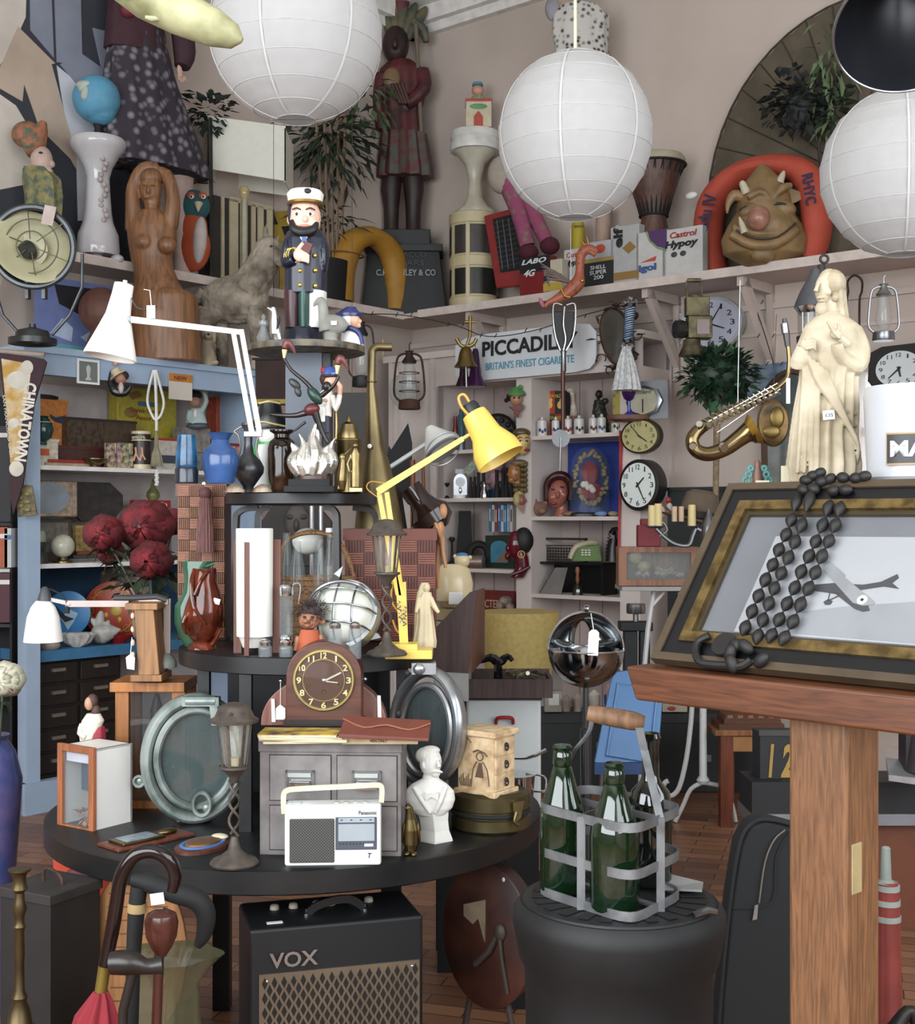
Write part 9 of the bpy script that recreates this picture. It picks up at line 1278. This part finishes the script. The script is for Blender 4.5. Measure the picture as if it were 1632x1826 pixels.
# on the lectern's top rail
zr_ = LO.z+(1185-857)*s0
def rail(px, off=330):
    k = (px-CX)/F; a = LO+Dx*(off*s0); x = (k*a.y-a.x)/(Ux.x-k*Ux.y); return a.y+Ux.y*x
JP = m('b5a88e', .65, n=.15, sc_=14, h2='94866a')
T('plaster_robed_statue', 'large cream plaster statue of a long-haired bearded man in robes on the lectern top', 'statue', 1472, 857, rail(1472), z=zr_)
cur['py'] = yb = PY(zr_, cur['Y'])
P('robe', JP, [loft([(yb, 1470, 60, 0, 42, .08), (830, 1470, 62, 0, 44, .11), (780, 1470, 56, 0, 42, .11), (730, 1474, 54, 0, 40, .1), (680, 1478, 50, 0, 38, .08), (640, 1482, 52, 0, 36, .03), (610, 1484, 54, 0, 34, 0), (580, 1484, 48, 0, 30, 0), (566, 1482, 30, 0, 24, 0), (556, 1480, 16, 0, 15, 0)], fk=15, n=90, tw=.05), tube([(1518, 590, 0, 20), (1530, 625, -6, 20), (1520, 655, -18, 18), (1490, 640, -32, 14), (1482, 618, -38, 11)], 16, 12, sm=4), tube([(1448, 590, -4, 16), (1430, 630, -14, 17), (1420, 650, -20, 18), (1424, 622, -30, 11)], 14, 12, sm=3)]+[tube([(1432+i*7, 640+i*6, -34-i, 5), (1450+i*11, 690+i*14, -42, 5), (1482+i*9, 730+i*16, -40, 4), (1520, 740+i*22, -24, 3)], 4, 8, sm=4) for i in range(5)]+[tube([(1428+i*7, 650, -28-i*2, 5), (1420+i*9, 750, -34-i*2, 5), (1414+i*11, 845, -30-i*3, 4)], 4, 8, sm=3) for i in range(4)], rem=1.6, sm=2)
P('head', JP, [ell(1478, 506, 20, 27, 21), ell(1466, 518, 14, 27, 16, d=-6), tube([(1453, 507, -12, 2), (1461, 505, -18, 2.4), (1472, 507, -19, 2)], 2, 8), tube([(1456, 506, -19, 2.4), (1450, 518, -23, 3.4), (1448, 524, -23, 4.4)], 3, 8), ell(1470, 524, 8, 7, 6, d=-17), ell(1458, 534, 7, 2.6, 4, d=-19), ell(1460, 540, 6, 2.4, 4, d=-18), ell(1462, 552, 11, 13, 11, d=-10), loft([(575, 1482, 18, 0, 14), (545, 1482, 15, 0, 13), (530, 1480, 14, 0, 12)])], rem=.8, sm=1)
P('hair', m('ada085', .65, n=.3, sc_=20, h2='8c7e62'), [ell(1484, 506, 25, 26, 24)]+[tube([(1474+i*4, 486, -10+i*5, 5), (1492+i*3, 515, -12+i*5, 6), (1496+i*3, 545, -10+i*5, 7), (1500+i*3, 580, -12+i*5, 6), (1502+i*3, 606, -14+i*5, 3)], 6, 8, sm=4) for i in range(5)]+[ell(1490+8*sin(j*1.9), 500+j*11, 7, 8, 9, d=-12+(j%3)*4) for j in range(10)], rem=1.2, sm=1)
P('hand', JP, [ell(1478, 602, 11, 9, 7, d=-44), tube([(1500, 620, -38, 9), (1486, 608, -43, 7)], 8, 8)]+[tube([(1474+i*3, 598+i*4, -48), (1466+i*2.5, 588+i*4.5, -50), (1463+i*2, 579+i*5+abs(i-1), -46)], 2.7, 8, sm=2) for i in range(4)]+[tube([(1482, 596, -48), (1481, 584, -48)], 3, 8)], rem=1, sm=2); P('hand', JP, [ell(1426, 620, 9, 11, 7, d=-36)]+[tube([(1426, 613+i*5, -41), (1437, 609+i*5.5, -43), (1444, 613+i*5.5, -38)], 2.6, 8, sm=2) for i in range(4)], rem=1, sm=2); P('price_sticker', WHITE, [tf(box(1454, 1474, 736, 752, -50, -47), 1464, 744, -48, rz=5)]); P('lettering', m('46506a', .6), [txt('£35', 1457, 1471, 741, 747, -51)])
T('white_ice_bucket', 'large white plastic ice bucket with a black MARTINI bar and red disc logo', 'bucket', 1640, 857, rail(1640, 350), z=zr_)
cur['py'] = yb = PY(zr_, cur['Y'])
P('bucket', m('b4b7bc', .25, n=.02), [lathe(1640, [(yb, 84), (yb-6, 90), (706, 96), (692, 94), (690, 92)], n=56)])
def cyl(x, r=97): return 1640+r*sin((x-1640)/r), -r*cos((x-1640)/r)
def wrap(x0, x1, y0, y1, r, n=10):
    a = [cyl(x0+(x1-x0)*i/n, r) for i in range(n+1)]; V = [(q[0], q[1], y) for q in a for y in (y0, y1)]; return V, [(2*i, 2*i+1, 2*i+3, 2*i+2) for i in range(n)]
P('red_disc', m('a3181c', .4), [wrap(1640-44*math.sqrt(max(.02, 1-((j-5.5)/6)**2)), 1640+44*math.sqrt(max(.02, 1-((j-5.5)/6)**2)), 754+j*8.5, 762.5+j*8.5, 97.2) for j in range(12)], flat=True); P('gold_edge', m('a8824c', .4), [wrap(1548, 1740, 776, 832, 97.6, 16)]); P('black_bar', m('15161a', .4), [wrap(1550, 1738, 779, 829, 98, 16)])
tv, tf_ = txt('MARTINI', 1556, 1726, 790, 818, 0, th=.5, bold=.04); P('lettering', m('c9ccd2', .4), [([(cyl(x, 98.8-d)[0], cyl(x, 98.8-d)[1], y) for x, d, y in tv], tf_)])
T('turquoise_scroll_ornament', 'small brown and turquoise scrolled pagoda ornament at the left end of the lectern top', 'ornament', 1350, 857, rail(1350, 300), z=zr_)
cur['py'] = yb = PY(zr_, cur['Y']); P('spire', m('6b4636', .5), [lathe(1351, [(yb, 9), (yb-18, 8), (yb-30, 5), (yb-36, 6), (yb-42, 3)])]); TQ = m('4a8480', .4, n=.2)
for q in (-1, 1): P('scrolls', TQ, [ring(1351+q*(20-i*4), yb-5-i*11, 6-i, 3, n=12) for i in range(3)])
for x, w, h_, l in ((1404, 11, 30, 'small cream marbled card standing beside the statue foot'), (1360, 12, 5, 'small white paper price label lying on the lectern top edge')):
    S('paper_card', l, 'card', x, 857, rail(x, 285), m('c6bda0', .7, n=.1), [box(x-w, x+w, 857-h_, 857, -1, 1)], z=zr_)
# ================================================================ remaining background pieces
T('fringed_brown_hanging', 'dark brown cloth hanging with a yellow woven fringe behind the grey post of the display table', 'cloth', 490, 900, 5.6)
cur['t']['label'] = 'dark brown cloth with a yellow fringe hanging behind the grey table post'
P('cloth', m('2e1c18', .9, n=.2), [hexa([(455, 640, 0), (520, 640, 0), (526, 722, 0), (456, 724, 0)], [(455, 640, 6), (520, 640, 6), (526, 722, 6), (456, 724, 6)])]); P('fringe', m('8c7830', .9, 0, 'vor', sc_=80), [box(458, 524, 712, 720, -3, 0)]); P('hanging_rod', MATT, [tube([(450, 640), (526, 640)], 2.5, 6), tube([(488, 640), (488, PY(ZC, 5.6))], .6, 4)])
T('carved_mask_board', 'dark carved wooden face mask board seen between the legs of the upper stool', 'carving', 530, 1010, 5.2)
P('board', m('221a16', .7, n=.3, sc_=14), [prism([(470, 1010), (466, 930), (490, 896), (560, 892), (592, 930), (590, 1010)], 0, 14)], bev=2); P('carved_face', m('3a3430', .6, n=.2), [ell(530, 930, 24, 32, 10), ell(530, 936, 5, 12, 8, d=-8), ell(518, 922, 6, 3, 4, d=-9), ell(542, 922, 6, 3, 4, d=-9), ell(530, 954, 9, 3, 4, d=-8)], rem=1.5); P('stand', MATT, [box(480, 580, 1010, PY(0, 5.2), 0, 20)])
T('steel_shower_rails', 'pair of shiny steel tubes standing behind the wicker basket', 'tube', 570, 960, 4.6)
cur['t'].name = 'steel_tubes'
P('tube', CHROME, [tube([(556, 880), (558, PY(0, 4.6))], 4, 8)]); P('tube', CHROME, [tube([(572, 880), (574, PY(0, 4.6))], 4, 8)])
for i, (x, w, y0, y1, c, l) in enumerate(((4, 9, 940, 1012, 'a8502c', 'orange-spined book left of the blue bookcase post'), (14, 6, 942, 1012, 'b3b4b0', 'white-spined book left of the blue bookcase post'), (5, 12, 1022, 1110, '4a1c2a', 'dark maroon book block low at the left edge'), (6, 13, 760, 930, '17191c', 'black box file high at the left edge'))):
    T('shelved_book', l, 'book', x, y1, 5.75); P('cover', m(c, .6, n=.1), [box(x-w, x+w, y0, y1, 0, 40)]); P('spine_band', m('d0cdc4' if i != 1 else '3c6a9c', .6), [box(x-w, x+w, y0+12, y0+20, -.6, 0)])
T('dark_side_shelves', 'dark shelving rack at the left edge beyond the blue bookcase post', 'shelving', 5, 1440, 5.8, z=0)
yb = cur['py'] = PY(0, 5.8)
P('rack_side', MATT, [box(20, 24, 700, yb, -8, 80)]); P('rack_back', m('14161a', .8), [box(-60, 20, 700, yb, 76, 80)])
for y in (760, 932, 1014, 1112, 1250): P('rack_shelf', m('c9c7c2' if y == 1014 else '1c1d20', .6), [box(-60, 20, y, y+6, -8, 76)])
for i, (x, y0, y1, w, l) in enumerate(((648, 745, 850, 11, 'black framed dark panel behind the brass tankard'),)):
    T('dark_wall_panel', l, 'panel', x, y1, 5.4); P('panel', m('1a1714', .6, n=.2), [box(596, 662, 700, 880, 0, 6)]); P('hanging_wire', IRON, [tube([(628, 700), (628, PY(ZC, 5.4))], .6, 4)])
